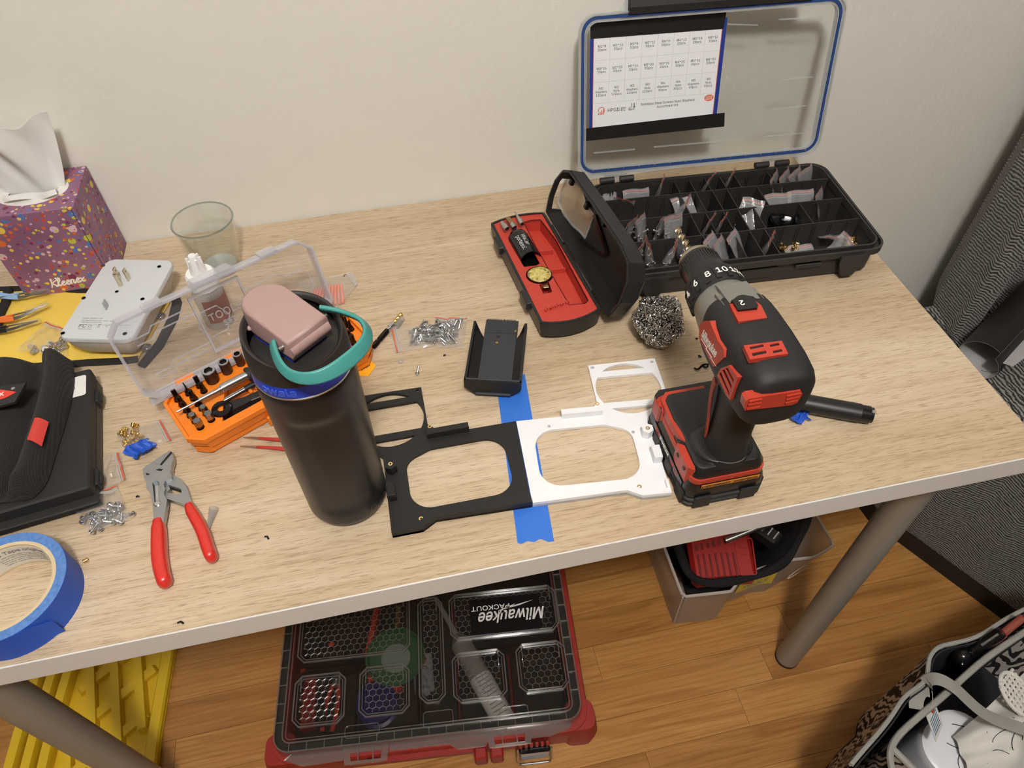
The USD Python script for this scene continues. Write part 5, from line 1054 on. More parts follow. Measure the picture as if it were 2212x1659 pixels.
cx0, cx1 = x0 + .005, x1 - .006; cw = (cx1 - cx0) / 8
tyA = ghit(1415, 72, CZ)[1]; by = ghit(1420, 215, CZ)[1] + .002; rh_ = (tyA - by) / 3.0
lines = [sbox(cx0, by + rh_ * k - .00012, cx1, by + rh_ * k + .00012) for k in range(0, 3)] + [sbox(cx0 + cw * k - .00012, by, cx0 + cw * k + .00012, tyA) for k in range(1, 8)]
part('grid', ext(unary_union(lines), .0003, .00042), mat('card_grid', C(190, 190, 194), 0.6), card, smooth=False)
cells = [[('M2*8', '30pcs'), ('M2*12', '30pcs'), ('M3*8', '30pcs'), ('M3*12', '30pcs'), ('M4*8', '20pcs'), ('M4*12', '20pcs'), ('M5*18', '20pcs'), ('M5*12', '20pcs')],
         [('M2*16', '30pcs'), ('M2*20', '30pcs'), ('M3*16', '30pcs'), ('M3*20', '30pcs'), ('M4*16', '20pcs'), ('M4*20', '20pcs'), ('M5*16', '20pcs'), ('M5*20', '20pcs')],
         [('M2', 'Washers', '120pcs'), ('M2', 'Nuts', '120pcs'), ('M3', 'Washers', '120pcs'), ('M3', 'Nuts', '120pcs'), ('M4', 'Washers', '80pcs'), ('M4', 'Nuts', '80pcs'), ('M5', 'Washers', '80pcs'), ('M5', 'Nuts', '80pcs')]]
inkm = mat('card_ink', C(44, 44, 48), 0.6)
for r_, row in enumerate(cells):
    for c_, ls in enumerate(row):
        m = cat(*[mv(text(s, .0028, .00012), 0, -.0044 * i) for i, s in enumerate(ls)])
        part('print', mv(m, cx0 + cw * (c_ + .5), by + rh_ * (2 - r_) + rh_ * .62 + .0021 * (len(ls) - 2), .0003), inkm, card, smooth=False)
ly = by - .0075
part('print', cat(mv(text('Stainless Steel Screws Nuts Washers', .0031, .00012), cx0 + cw * 4.9, ly + .0012, .0003), mv(text('Assortment Kit', .0031, .00012), cx0 + cw * 4.9, ly - .0036, .0003)), inkm, card, smooth=False)
part('brand_print', mv(text('HPGILEE', .0042, .00012), cx0 + cw * 1.55, ly - .0025, .0003), inkm, card, smooth=False)
mo = mat('card_mark', C(214, 112, 78), 0.5); mx_, my_ = cx0 + cw * .55, ly - .0022
part('brand_mark', ext(unary_union([Point(mx_, my_).buffer(.0047).difference(Point(mx_, my_).buffer(.0038)).difference(sbox(mx_ - .006, my_ - .006, mx_ + .001, my_ - .001))] + [sbox(mx_ - .0045 + .0022 * k, my_ - .0055, mx_ - .0033 + .0022 * k, my_ - .003 + .0016 * k) for k in range(4)]), .0003, .00042), mo, card, smooth=False)
part('badge', ext(affinity.scale(Point(0, 0).buffer(1), .0065, .0042).buffer(0), .0003, .0004).apply_translation([cx1 - .0075, ly + .0018, 0]), mo, card, smooth=False)
part('badge_print', cat(mv(text('1200', .0026, .0001), cx1 - .0075, ly + .003, .0004), mv(text('pieces', .0021, .0001), cx1 - .0075, ly + .0002, .0004)), K['white_ink'], card, smooth=False)
part('pictogram', cat(*[ext(Point(cx0 + cw * 2.55 + dx, ly - .002 + dy).buffer(.0011).difference(Point(cx0 + cw * 2.55 + dx, ly - .002 + dy).buffer(.0005)), .0003, .0004) for dx, dy in ((-.004, -.002), (-.002, -.0025), (0, -.002), (.0025, -.0015), (-.003, 0), (.0035, .001))], *[ext(sbox(cx0 + cw * 2.55 + dx, ly - .002, cx0 + cw * 2.55 + dx + .0008, ly + .004), .0003, .0004) for dx in (-.001, .001, .003)]), K['grey_ink'], card, smooth=False)
tapeb = mat('black_tape', C(22, 20, 20), 0.42, bump=0.1, bscale=900)
for lab_, qs in (('strip of black tape across the top of the parts card', ((1275, 50), (1569, 26), (1562, 62), (1275, 84))), ('longer strip of black tape across the bottom of the parts card', ((1260, 278), (1565, 243), (1564, 273), (1260, 305)))):
    t_ = thing('black_tape', lab_, 'tape', P0 + Lb * CZ, R=np.array([Le, Lu, np.cross(Le, Lu)]).T)
    part('strip', ext(Polygon([ghit(*q, CZ) for q in qs]), .0006, .0008), tapeb, t_, smooth=False)

# small bags and hardware in the compartments ---------------------------------
def cellbag_build(w, h, full):
    def b(t):
        def fn(sg): return lambda u, v: np.stack([(u - .5) * w + .0006 * np.sin(9 * v), sg * (.0004 + full * .004 * np.sin(np.pi * u) * np.sin(np.pi * np.clip(v * 1.25, 0, 1))) + .0022 * np.sin(3.0 * u + 2 * v) + .0008 * np.sin(13 * u + 7 * v), v * h + .0012 * np.sin(6 * u)], -1)
        part('film', cat(sheet(fn(1), 14, 14), sheet(fn(-1), 14, 14)), K['film_small'], t, smooth=50)
        for name, v0, wd, m in (('seal_strip', .90, .0022, K['seal']), ('zip_ridge', .80, .0014, K['zip'])):
            u = np.linspace(.01, .99, 12); P = fn(1)(u, np.full(12, v0)) + np.array([0, .0006, 0]); part(name, strap(P, wd, .0005, [0, 1, 0]), m, t)
        if full > .5:
            g = np.random.default_rng(int(full * 10)); ms = []
            for k in range(9):
                q = g.uniform((-w * .36, -.0015, .003), (w * .36, .0015, h * .5)); ms.append(mv(rot(rot(lathe([(0, 0), (.0013, 0), (.0013, .007), (.0024, .007), (.0022, .0086), (0, .0088)], 8), g.uniform(0, 180), 'x'), g.uniform(0, 360), 'z'), *q))
            part('screw_bundle', cat(*ms), K['zinc'], t, kind='stuff')
    return b
cb = [Pile('zip_bag', 'zip bag', cellbag_build(.030, .040, .35)), Pile('zip_bag', 'zip bag', cellbag_build(.030, .046, 1.3)), Pile('zip_bag', 'zip bag', cellbag_build(.038, .030, 0))]
def gput(k, px, py, z, rz, tilt, lab_, roll=0):
    x, y = gf.loc(px, py, z + .03); cb[k].put(gf.w(x, y, z), R=R3(0, 0, gf.deg + rz) @ R3(tilt, roll, 0), label=lab_, group='zip bags in the parts organizer')
gput(0, 1320, 428, .008, 8, -40, 'small zip bag at the left end of the organizer back row'); gput(0, 1345, 418, .012, -10, 30, 'small zip bag second from left in the organizer back row'); gput(2, 1382, 415, .014, 8, -28, 'wide zip bag leaning in the long back left compartment'); gput(0, 1424, 395, .018, 75, 8, 'zip bag on edge near the right of the long back left compartment')
gput(0, 1523, 385, .022, 60, 15, 'zip bag poking out of the third narrow compartment of the back row'); gput(0, 1570, 380, .020, 65, 12, 'zip bag in the fourth narrow compartment of the back row'); gput(2, 1625, 392, .006, 5, -60, 'flat clear zip bag in the wider back compartment right of centre')
for i in range(4): gput(2, 1690 + 22 * i, 376 - 3 * i, .022, 62 - 6 * i, -22, f'orange sealed zip bag, {("leftmost", "second", "third", "rightmost")[i]} of the stack in the back right compartment')
gput(0, 1465, 437, .020, 70, 20, 'zip bag standing near the right end of the second row long compartment'); gput(0, 1500, 440, .016, 18, -55, 'zip bag with a bright fold in the first narrow second row compartment')
gput(2, 1695, 425, .018, 6, -35, 'left zip bag of the two in the second row right compartment'); gput(2, 1745, 418, .018, 6, -35, 'right zip bag of the two in the second row right compartment'); gput(0, 1788, 425, .016, 60, -20, 'faint zip bag in the far right corner of the second row')
g_ = np.random.default_rng(77)
for k, (px, py, rz, lab_) in enumerate(((1352, 488, 55, 'leftmost full bag of hardware in the front left compartment'), (1395, 490, 60, 'second full bag of hardware along the back of the front left compartment'), (1428, 478, 40, 'third full bag of hardware along the back of the front left compartment'), (1462, 492, 30, 'full bag of hardware just left of the drill bit'), (1372, 540, 65, 'nearest full bag of hardware beside the soldering kit lid'), (1412, 540, 100, 'nearest full bag of hardware in the middle of the front left compartment'), (1442, 545, 75, 'nearest full bag of hardware left of the drill chuck'), (1480, 520, 110, 'full bag of hardware partly behind the drill chuck'))):
    gput(1, px, py, .010, rz, 12 * (-1) ** k, lab_)
gput(0, 1524, 478, .016, 62, 12, 'zip bag with white bits in the first narrow third row compartment'); gput(0, 1552, 478, .018, 62, 10, 'zip bag in the second narrow third row compartment'); gput(2, 1800, 468, .014, 2, 62, 'pale long zip bag lying across the right third row compartment')
gput(0, 1566, 523, .018, 58, -35, 'front row zip bag just right of the drill chuck'); gput(0, 1582, 530, .014, 62, -30, 'front row zip bag overlapping the one beside the drill chuck'); gput(0, 1616, 515, .020, 60, -35, 'front row zip bag in the second compartment right of the chuck'); gput(0, 1655, 520, .014, 66, 10, 'front row zip bag on edge beside the brass inserts')
gput(2, 1752, 530, .006, 0, -75, 'zip bag with an orange seal lying beside the brass inserts'); gput(2, 1820, 515, .012, -80, -30, 'large clear zip bag with brass inserts at the front right corner')
gput(0, 1622, 452, .022, -30, -45, 'zip bag resting on the brass standoffs in the third row')
stand = Pile('brass_standoff', 'standoff', lambda t: part('pin', lathe([(0, 0), (.0010, 0), (.0010, .003), (.0021, .003), (.0021, .010), (.0017, .0104), (0, .0104)], 6), K['brass'], t, smooth=20))
def gscatter(pile, rect, n, seed, z0, dz, label, group, layers=3):
    g = np.random.default_rng(seed)
    for i in range(n):
        u, v = g.uniform(0, 1, 2); px = rect[0] + (rect[2] - rect[0]) * u; py = rect[1] + (rect[3] - rect[1]) * v; x, y = gf.loc(px, py, z0 + .004)
        pile.put(gf.w(x, y, z0 + dz * (i % layers)), R=R3(0, 0, g.uniform(0, 360)) @ R3(0, 90 + g.uniform(-18, 18), 0), label=label, group=group)
gscatter(stand, (1612, 468, 1642, 488), 22, 3, .012, .0035, 'brass standoff in the third row compartment of the parts organizer', 'brass standoffs in the third row')
gscatter(insert, (1686, 516, 1722, 542), 36, 4, .007, .004, 'brass insert in the front row heap left of the lying bag', 'brass inserts heaped in the front row', 3)
gscatter(insert, (1822, 516, 1848, 530), 24, 5, .007, .004, 'brass insert in the bag at the front right corner of the organizer', 'brass inserts in the front right corner', 3)
knob = Pile('black_fitting', 'fitting', lambda t: (part('body', lathe([(0, 0), (.0105, 0), (.0115, .0015), (.0115, .004), (.0085, .006), (.0065, .008), (.0060, .011), (0, .0115)], 36), K['gloss_black'], t), part('stem', lathe([(0, .011), (.003, .011), (.003, .0145), (0, .015)], 20), K['gloss_black'], t)))
for px, py, z, rx, lab_ in ((1676, 468, .022, 35, 'largest shiny black fitting, left in the third row compartment'), (1702, 476, .016, -35, 'middle shiny black fitting in the third row compartment'), (1726, 470, .020, 55, 'shiny black fitting at the right of the third row compartment')):
    x, y = gf.loc(px, py, z + .008); knob.put(gf.w(x, y, z), R=R3(rx, 20, 40), label=lab_, group='black fittings in the organizer')
x, y = gf.loc(1697, 484, .018); wp_ = thing('white_clip', 'small white plastic piece in front of the shiny black fittings', 'clip', gf.w(x, y, .022), -30); part('body', bx(.010, .0045, .008, 0, 0, 0, .0015), MATS['white_cap'], wp_, smooth=False)
# ------------------------------------------------------------------ cordless drill
DO = np.array([-0.3598, -0.5215, HZ])
dl = thing('cordless_drill', 'red and black cordless drill standing on its battery at the right of the brackets', 'drill', DO)
drub = mat('drill_rubber', C(29, 28, 28), 0.6, bump=0.22, bscale=1600); dred = mat('drill_red', C(178, 57, 39), 0.42, bump=0.05, bscale=900); dgrey = mat('gearbox_grey', C(140, 139, 132), 0.42, 0.55, bump=0.1, bscale=600); dpl = mat('drill_black', C(28, 27, 27), 0.38, bump=0.08, bscale=1400)
AX, AZ = 0.006, 0.174                                     # the head's axis runs along +y
def section(y, w, zt, zb, n=3.2, k=40):
    A = np.linspace(0, 2 * np.pi, k, endpoint=False); c, s = np.cos(A), np.sin(A); e = 2 / n
    X = np.sign(c) * np.abs(c) ** e * w; Z = np.sign(s) * np.abs(s) ** e; Z = np.where(Z > 0, Z * zt, Z * zb)
    return np.c_[AX + X, np.full(k, y), AZ + Z]
def loft_y(rows, k=40): return skin(np.vstack([section(*r, k=k) for r in rows]), len(rows), k)
part('motor_housing', loft_y([(-.0735, .017, .018, .022), (-.0725, .0235, .0245, .027), (-.0690, .0278, .0285, .0315), (-.062, .0302, .0312, .034), (-.045, .0316, .0330, .035), (-.02, .0320, .0335, .035), (.002, .0315, .0332, .0345), (.014, .0308, .0325, .034), (.024, .0295, .0310, .032), (.028, .0275, .029, .030)]), drub, dl, smooth=50)
part('gearbox', loft_y([(.020, .0283, .0290, .0290, 2.4), (.030, .0288, .0290, .0290, 2.3), (.040, .0278, .0280, .0280, 2.1), (.050, .0262, .0262, .0262, 2), (.053, .0245, .0245, .0245, 2)]), dgrey, dl, smooth=40, label='grey metal gearbox')
part('gearbox_top_plate', cat(hull([[AX + sx * .0140, y, AZ + z] for sx in (-1, 1) for y, z in ((.016, .028), (.016, .0318), (.045, .0262), (.042, .0290))]), *[hull([[AX + sx, y, AZ + z] for sx in (s * .0140, s * .0185) for y, z in ((.016, .026), (.016, .0302), (.034, .0245), (.034, .0272))]) for s in (-1, 1)]), dgrey, dl, smooth=False)
def ring_y(prof, n=48): return rot(lathe([(r, -y) for y, r in prof], n), 90, 'x').apply_translation([AX, 0, AZ]) if False else mv(rot(lathe([(r, y) for y, r in prof], n), -90, 'x'), AX, 0, AZ)
col_ = ring_y([(.050, 0), (.050, 0.0243), (.052, 0.0268), (.058, 0.0274), (.072, 0.0257), (.076, 0.0248), (.0785, 0.0229), (.0785, 0)], 64)
part('torque_collar', col_, drub, dl, smooth=40)
part('collar_ridges', cat(*[mv(rot(mv(hull([[sx, y, z] for sx in (-.0022, .0022) for y, z in ((.0535, .0261), (.0535, .0286), (.070, .0249), (.070, .0270))])), a, 'y'), AX, 0, AZ) for a in np.arange(0, 360, 22.5) + 11]), drub, dl, smooth=False)
def collar_text(s, ang, h=.0066):
    t_ = text(s, h, .0004, True); V = t_.vertices.copy(); rad = .0273; yc = .0632
    th_ = math.radians(ang) + V[:, 0] / rad; r = rad - (V[:, 1]) * .095 + V[:, 2] + .0004
    t_.vertices = np.c_[AX + r * np.sin(th_), yc + V[:, 1], AZ + r * np.cos(th_)]; part('number', t_, K['white_ink'], dl, smooth=False)
for s, a in (('4', -84), ('6', -56), ('8', -28), ('10', 0), ('12', 28), ('14', 56)): collar_text(s, a)
part('chuck_sleeve', ring_y([(.076, 0), (.076, 0.0203), (.079, 0.0209), (.083, 0.0203), (.103, 0.0193), (.108, 0.0185), (.110, 0.0166), (.110, 0)], 64), mat('chuck_black', C(24, 23, 22), 0.28), dl, smooth=40)
part('chuck_flutes', cat(*[mv(rot(bx(.0009, .020, .0008, 0, .094, .0193), a, 'y'), AX, 0, AZ) for a in range(0, 360, 8)]), MATS['chuck_black'], dl, smooth=False)
part('chuck_nose', ring_y([(.109, 0), (.109, 0.0173), (.111, 0.0175), (.1135, 0.0166), (.1195, 0.0113), (.1205, 0.0095), (.1205, 0)], 48), mat('chuck_nose', C(168, 158, 138), 0.35, .85), dl, smooth=40, label='taupe metal chuck nose')
bt = thing('drill_bit', 'silver twist drill bit clamped in the chuck of the cordless drill', 'drill bit', DO + np.array([AX, .1208, AZ]), R=basis(z=[0, 1, 0], y=[0, 0, 1]))
part('flutes', twist(.0036, .043, .020, 60), mat('bit_steel', C(196, 180, 148), 0.25, 1.0), bt)
# handle, foot and battery
def tubesec(rows, k=28):
    A = np.linspace(0, 2 * np.pi, k, endpoint=False); e = 2 / 2.6; V = []
    for x, y, z, w, d in rows: c, s = np.cos(A), np.sin(A); V.append(np.c_[x + np.sign(c) * np.abs(c) ** e * w, y + np.sign(s) * np.abs(s) ** e * d, np.full(k, z)])
    return skin(np.vstack(V), len(rows), k)
part('handle', tubesec([(0, -.029, .050, .0225, .0230), (0, -.030, .055, .0218, .0230), (.0005, -.031, .060, .0195, .0225), (.001, -.030, .072, .0172, .0200), (.002, -.028, .095, .0170, .0198), (.003, -.0255, .120, .0178, .0208), (.004, -.024, .140, .020, .024), (.004, -.023, .150, .022, .027)]), drub, dl, smooth=50)
part('handle_seam', tube([(.0003 + .0205 * math.sin(a), -.031 - .0232 * math.cos(a), .058 + .006 * math.cos(a)) for a in np.linspace(-1.5, 1.5, 16)], .0005, 6), mat('seam_grey', C(96, 94, 92), .5), dl)
part('grip_inlay', strap(smoothpath([(-.0165, -.021, .066), (-.0172, -.019, .085), (-.0172, -.014, .105), (-.0178, -.011, .125), (-.0180, -.012, .142)], 20), np.array([.002, .004, .006, .0075, .0085, .009, .009, .0085, .008, .0085, .009, .0095, .010, .0105, .011, .0115, .012, .012, .012, .012]), .0022, [-1, .35, 0]), mat('inlay_red', C(160, 66, 50), 0.6, bump=.3, bscale=1800), dl, label='textured red grip inlay')
part('trigger', hull([[x, y, z] for x in (-.005, .010) for y, z in ((.000, .112), (.000, .138), (.012, .137), (.009, .114))]), dpl, dl, smooth=False)
foot = rr(-.037, -.053, .037, .050, .010, 5)
part('foot', loft(foot, [(.036, .0015), (.040, 0), (.049, .0), (.0555, .0035), (.0575, .0075)]), dpl, dl, smooth=30)
part('foot_crown', tubesec([(0, -.022, .053, .034, .0265), (0, -.025, .0585, .029, .0235), (0, -.029, .063, .0225, .0225)]), dpl, dl, smooth=50)
band = rr(-.0385, -.0545, .0385, .0515, .010, 5)
part('red_band', ext(band.difference(rr(-.0345, -.051, .0345, .047, .008, 5)), .0365, .0430), dred, dl, smooth=False)
part('red_band', cat(ext(Polygon([(-.0380, .012), (-.0380, .040), (-.030, .0485), (.012, .0485), (.012, .0445), (-.0285, .0445), (-.034, .038), (-.0345, .012), (-.0310, -.010), (-.0335, -.016), (-.0365, -.006)]), .043, .0562), ext(Polygon([(-.0405, -.014), (-.0345, -.018), (-.0330, -.040), (-.0350, -.048), (-.041, -.044), (-.0415, -.022)]), .030, .0540)), dred, dl, smooth=False, label='raised red edge of the foot')
for z, y in ((.053, -.022), (.053, -.038)): part('foot_screw', mv(rot(lathe([(0, 0), (.0024, 0), (.0024, .0006), (0, .0006)], 16), -90, 'y'), -.0418, y, z - .008), K['dark_steel'], dl)
part('front_bumper', ext(Polygon([(-.0405, .030), (-.0405, .050), (-.034, .056), (.036, .056), (.0405, .050), (.0405, .030), (.035, .048), (-.030, .048)]), .030, .052), dpl, dl, smooth=False)
bat = part('battery', loft(rr(-.0415, -.0565, .0415, .0560, .010, 4), [(0, .006), (.004, .0022), (.016, 0), (.028, .0005), (.036, .0030)]), dpl, dl, smooth=25)
part('battery_guard', cat(*[loft(rr(-.0424, -.0585, .0424, .0575, .011, 3), [(z0, .0016), (z0 + .0012, 0), (z1 - .0012, 0), (z1, .0016)]) for z0, z1 in ((.003, .008), (.0105, .0155))], *[mv(bx(.0025, .016, .018, 0, 0, 0, .0008), s * .0420, y, .002) for s in (-1, 1) for y in (-.043, -.012, .022)], *[mv(bx(.018, .0025, .018, 0, 0, 0, .0008), x, -.0585, .002) for x in (-.024, .024)]), drub, bat, smooth=False)
part('release_button', hull([[x, y, z] for x, y in ((-.0415, .034), (-.0415, .047), (-.033, .0505), (-.030, .042), (-.0385, .028)) for z in (.030, .0505)] + [[-.040, .040, .054], [-.032, .046, .054]]), dred, bat, smooth=False, label='red release button')
part('label_stripe', bx(.0006, .078, .0085, -.0418, -.004, .0195), mat('label_black', C(18, 18, 18), .3), bat, smooth=False)
def side_text(s, h, y, z, m, x=-.0422, bold=True, slope=0.0, sx=1.0, par=None, shear=.0, name='lettering'):
    t_ = text(s, h, .0002, bold, sx=sx); t_.vertices[:, 0] += shear * t_.vertices[:, 1]; t_ = rot(t_, slope, 'z'); V = t_.vertices.copy()
    t_.vertices = np.c_[x - V[:, 2], y - V[:, 0], z + V[:, 1]]; return part(name, t_, m, par or bat, smooth=False)
side_text('RED', .0045, .024, .0235, mat('label_red', C(200, 60, 48), .4)); side_text('LITHIUM', .0045, .0065, .0235, K['white_ink']); side_text('CP1.5', .0045, -.022, .0235, MATS['label_red'])
part('warning_label', cat(bx(.060, .0005, .0055, .002, -.0556, .0305)), mat('label_amber', C(206, 130, 40), .5), bat, smooth=False)
for s, x in (('AVERTISSEMENT', -.013), ('ADVERTENCIA', .018)):
    t_ = rot(text(s, .0026, .0002, True), 90, 'x'); part('lettering', mv(t_, x, -.0560, .0332), K['black_ink'], bat, smooth=False)
# red panels and vents on the housing: outlines found on the housing's side, top and back planes
def dhit(px, py, axis, val):
    d = np.array([(px - 1106) / FPX, (py - 829.5) / FPX, 1.0]) @ ROT; o = EYE - DO; return o + d * ((val - o[axis]) / d[axis])
z4 = lambda x, y: (1380 + x / 3.95, 500 + y / 3.95)
SXp = AX - .0310
def sidepoly(pts): return Polygon([(dhit(*z4(*q), 0, SXp)[1], dhit(*z4(*q), 0, SXp)[2]) for q in pts])
def sidepanel(name, poly, x0, x1, m, label=None):
    e = ext(poly, 0, abs(x1 - x0)); V = e.vertices.copy(); e.vertices = np.c_[x0 + (V[:, 2]) * np.sign(x1 - x0), V[:, 0], V[:, 1]]
    if e.volume < 0: e.invert()
    return part(name, e, m, dl, smooth=False, label=label)
lp_ = sidepoly([(560, 765), (625, 762), (655, 840), (692, 925), (742, 1000), (748, 1072), (655, 1155), (612, 1075), (530, 905), (535, 800)])
sidepanel('logo_panel', lp_.buffer(-.0008).buffer(.0008), AX - .026, AX - .0330, dred, 'red side panel with the maker mark')
c = lp_.centroid; pca = math.degrees(math.atan2(*(np.array(lp_.minimum_rotated_rectangle.exterior.coords)[1] - np.array(lp_.minimum_rotated_rectangle.exterior.coords)[0])[::-1]))
A_ = dhit(*z4(555, 850), 0, SXp); B_ = dhit(*z4(690, 1060), 0, SXp); sl_ = math.degrees(math.atan2(B_[2] - A_[2], -(B_[1] - A_[1]))); len_ = math.hypot(B_[1] - A_[1], B_[2] - A_[2])
mid = (A_ + B_) / 2; tw_ = text('Milwaukee', .0088, .0002, True); wd_ = tw_.bounds[1][0] - tw_.bounds[0][0]
side_text('Milwaukee', .0092, mid[1], mid[2], K['white_ink'], x=AX - .0331, slope=sl_, sx=len_ * 1.0 / (wd_ * .0105 / .0088), par=dl, shear=.25)
zz = [(-.5, -.62), (-.05, -.62), (-.10, -.80), (.30, -.80), (.24, -.95), (.62, -1.0), (.20, -1.04), (.25, -.90), (-.16, -.90), (-.10, -.72), (-.5, -.68)]
pz = Polygon([(x * len_ * .9, y * .0105) for x, y in zz]).buffer(0); e = rot(ext(pz, 0, .0002), sl_, 'z'); V = e.vertices.copy(); e.vertices = np.c_[AX - .0331 - V[:, 2], mid[1] - V[:, 0], mid[2] + V[:, 1]]; part('lightning_mark', e, K['white_ink'], dl, smooth=False)
vp = sidepoly([(690, 1225), (720, 1165), (790, 1138), (868, 1242), (800, 1435), (770, 1400)])
slots = unary_union([sidepoly(s) for s in ([(705, 1215), (722, 1195), (795, 1370), (790, 1400)], [(732, 1185), (752, 1172), (815, 1310), (808, 1345)], [(762, 1168), (780, 1160), (832, 1262), (828, 1290)])])
sidepanel('side_vent', vp.difference(slots), AX - .026, AX - .0334, dred); sidepanel('vent_backing', vp.buffer(-.0006), AX - .026, AX - .0318, MATS['jaw_gap'])
ZT = AZ + .0330
def toppoly(pts, z=ZT): return Polygon([tuple(dhit(*z4(*q), 2, z)[:2]) for q in pts])
sp_ = toppoly([(770, 628), (985, 598), (1040, 640), (1092, 745), (848, 782), (800, 690)])
part('shift_panel', ext(sp_.buffer(-.0005).buffer(.0005), AZ + .027, AZ + .0345), dred, dl, smooth=False, label='red panel behind the speed switch')
sw = toppoly([(790, 592), (970, 572), (1015, 635), (1010, 660), (845, 678)], AZ + .0355)
part('speed_switch', ext(sw, AZ + .030, AZ + .0368), K['gloss_black'], dl, smooth=False); q = dhit(*z4(880, 608), 2, AZ + .0369); part('number', mv(rot(text('2', .0055, .0002, True), 176), q[0], q[1], AZ + .0368), K['white_ink'], dl, smooth=False)
tv = toppoly([(890, 985), (1215, 945), (1270, 1055), (945, 1105)]); holes_ = [toppoly(s) for s in ([(938, 998), (1055, 975), (1062, 995), (948, 1020)], [(1108, 978), (1185, 962), (1198, 982), (1118, 998)], [(958, 1050), (1078, 1028), (1088, 1050), (970, 1078)], [(1135, 1032), (1212, 1015), (1222, 1035), (1145, 1052)])]
part('top_vent', ext(tv.difference(unary_union(holes_)), AZ + .030, AZ + .0348), dred, dl, smooth=False); part('vent_backing', ext(tv.buffer(-.001), AZ + .029, AZ + .0336), MATS['jaw_gap'], dl, smooth=False)
YB = -.0725
def backpoly(pts): return Polygon([(dhit(*z4(*q), 1, YB)[0], dhit(*z4(*q), 1, YB)[2]) for q in pts]).buffer(0)
def backpanel(name, poly, y0, y1, m):
    e = ext(poly, 0, abs(y1 - y0)); V = e.vertices.copy(); e.vertices = np.c_[V[:, 0], y0 - V[:, 2], V[:, 1]]
    if e.volume < 0: e.invert()
    part(name, e, m, dl, smooth=False)
bp = backpoly([(888, 1490), (900, 1425), (930, 1405), (1370, 1338), (1385, 1365), (1340, 1440), (1290, 1462), (895, 1508)])
bs = unary_union([backpoly(s) for s in ([(925, 1420), (1035, 1400), (1038, 1408), (925, 1432)], [(915, 1450), (1030, 1430), (1034, 1440), (915, 1463)], [(905, 1482), (1020, 1465), (1025, 1473), (905, 1494)], [(1245, 1375), (1365, 1352), (1368, 1360), (1245, 1386)], [(1240, 1405), (1355, 1380), (1352, 1390), (1240, 1416)], [(1235, 1435), (1335, 1412), (1330, 1422), (1235, 1445)])])
backpanel('rear_vent', bp, -.067, -.0752, dred); [backpanel('vent_slat', g_1, -.074, -.0766, dred) for g_1 in bs.geoms]; backpanel('vent_backing', bp.buffer(-.0005), -.067, -.0738, MATS['jaw_gap'])

# ------------------------------------------------------------------ steel wool, pen tube, bits of debris
P = D(1424, 692, .032)
sw_ = thing('steel_scourer', 'ball of curly steel scourer wool in front of the parts organizer', 'scourer', (P[0], P[1], HZ))
g = np.random.default_rng(12); curls = []
for k in range(400):
    n = 34; ax_ = g.normal(size=3); ax_ /= np.linalg.norm(ax_); b_ = np.cross(ax_, g.normal(size=3)); b_ /= np.linalg.norm(b_); rad = .0290 * g.uniform(.80, 1.02) ; t = np.linspace(0, g.uniform(.9, 1.9), n) + g.uniform(0, 6)
    base = rad * (np.outer(np.cos(t), b_) + np.outer(np.sin(t), np.cross(ax_, b_))); hr = g.uniform(.0009, .0020); w = t * g.uniform(26, 40)
    nrm = base / rad; Q = base + hr * (np.cos(w)[:, None] * nrm + np.sin(w)[:, None] * ax_)
    lump = 1 + .10 * np.sin(3.1 * nrm[:, 0] + 1) * np.sin(2.7 * nrm[:, 1] + 2) + .06 * np.sin(6 * nrm[:, 2] + 4 * nrm[:, 0]); Q = Q * lump[:, None] * np.array([1.0, 1.02, 1.04]); curls.append(strap(Q + [0, 0, .0262], .0011, .00022) if False else tube(Q + [0, 0, .0322], .00055, 3))
part('coil', cat(*curls), mat('wool_steel', C(214, 212, 208), 0.18, 1.0), sw_, smooth=False, kind='stuff')
part('core', mv(trimesh.creation.icosphere(3, .0245).apply_transform(np.diag([1, 1, 1.04, 1])), 0, 0, .0322), mat('wool_dark', C(38, 36, 34), 0.5, .8, bump=.8, bscale=300), sw_)
ii = D(1437, 749, .002); insert.put((ii[0], ii[1], HZ + .0022), R=R3(0, 0, 80) @ R3(0, 90, 0), label='brass insert on the desk at the foot of the steel scourer', group='lone insert by the scourer')
A_, B_ = D(1722, 868, .011), D(1884, 897, .011); d_ = B_ - A_; Lp = np.linalg.norm(d_)
pn = thing('pen_tube', 'black cylindrical pen shaped tool lying behind the cordless drill', 'tool', (A_[0], A_[1], HZ + .0107), R=basis(z=[d_[0], d_[1], 0], y=[0, 0, 1]))
part('barrel', lathe([(0, -.03), (.0104, -.03), (.0106, -.028), (.0106, Lp - .013), (.0102, Lp - .0125), (0, Lp - .0125)], 40), mat('pen_black', C(26, 25, 25), .38, bump=.1, bscale=2000), pn)
part('end_cap', cat(lathe([(0, Lp - .0128), (.0098, Lp - .0128), (.0098, Lp - .003), (.0088, Lp - .002), (.0088, Lp), (0, Lp)], 32)), K['gloss_black'], pn); part('clip', bx(.004, .0015, .0045, -.002, .0088, Lp - .0035, .0004), K['zinc'], pn, smooth=False, label='bright metal clip')
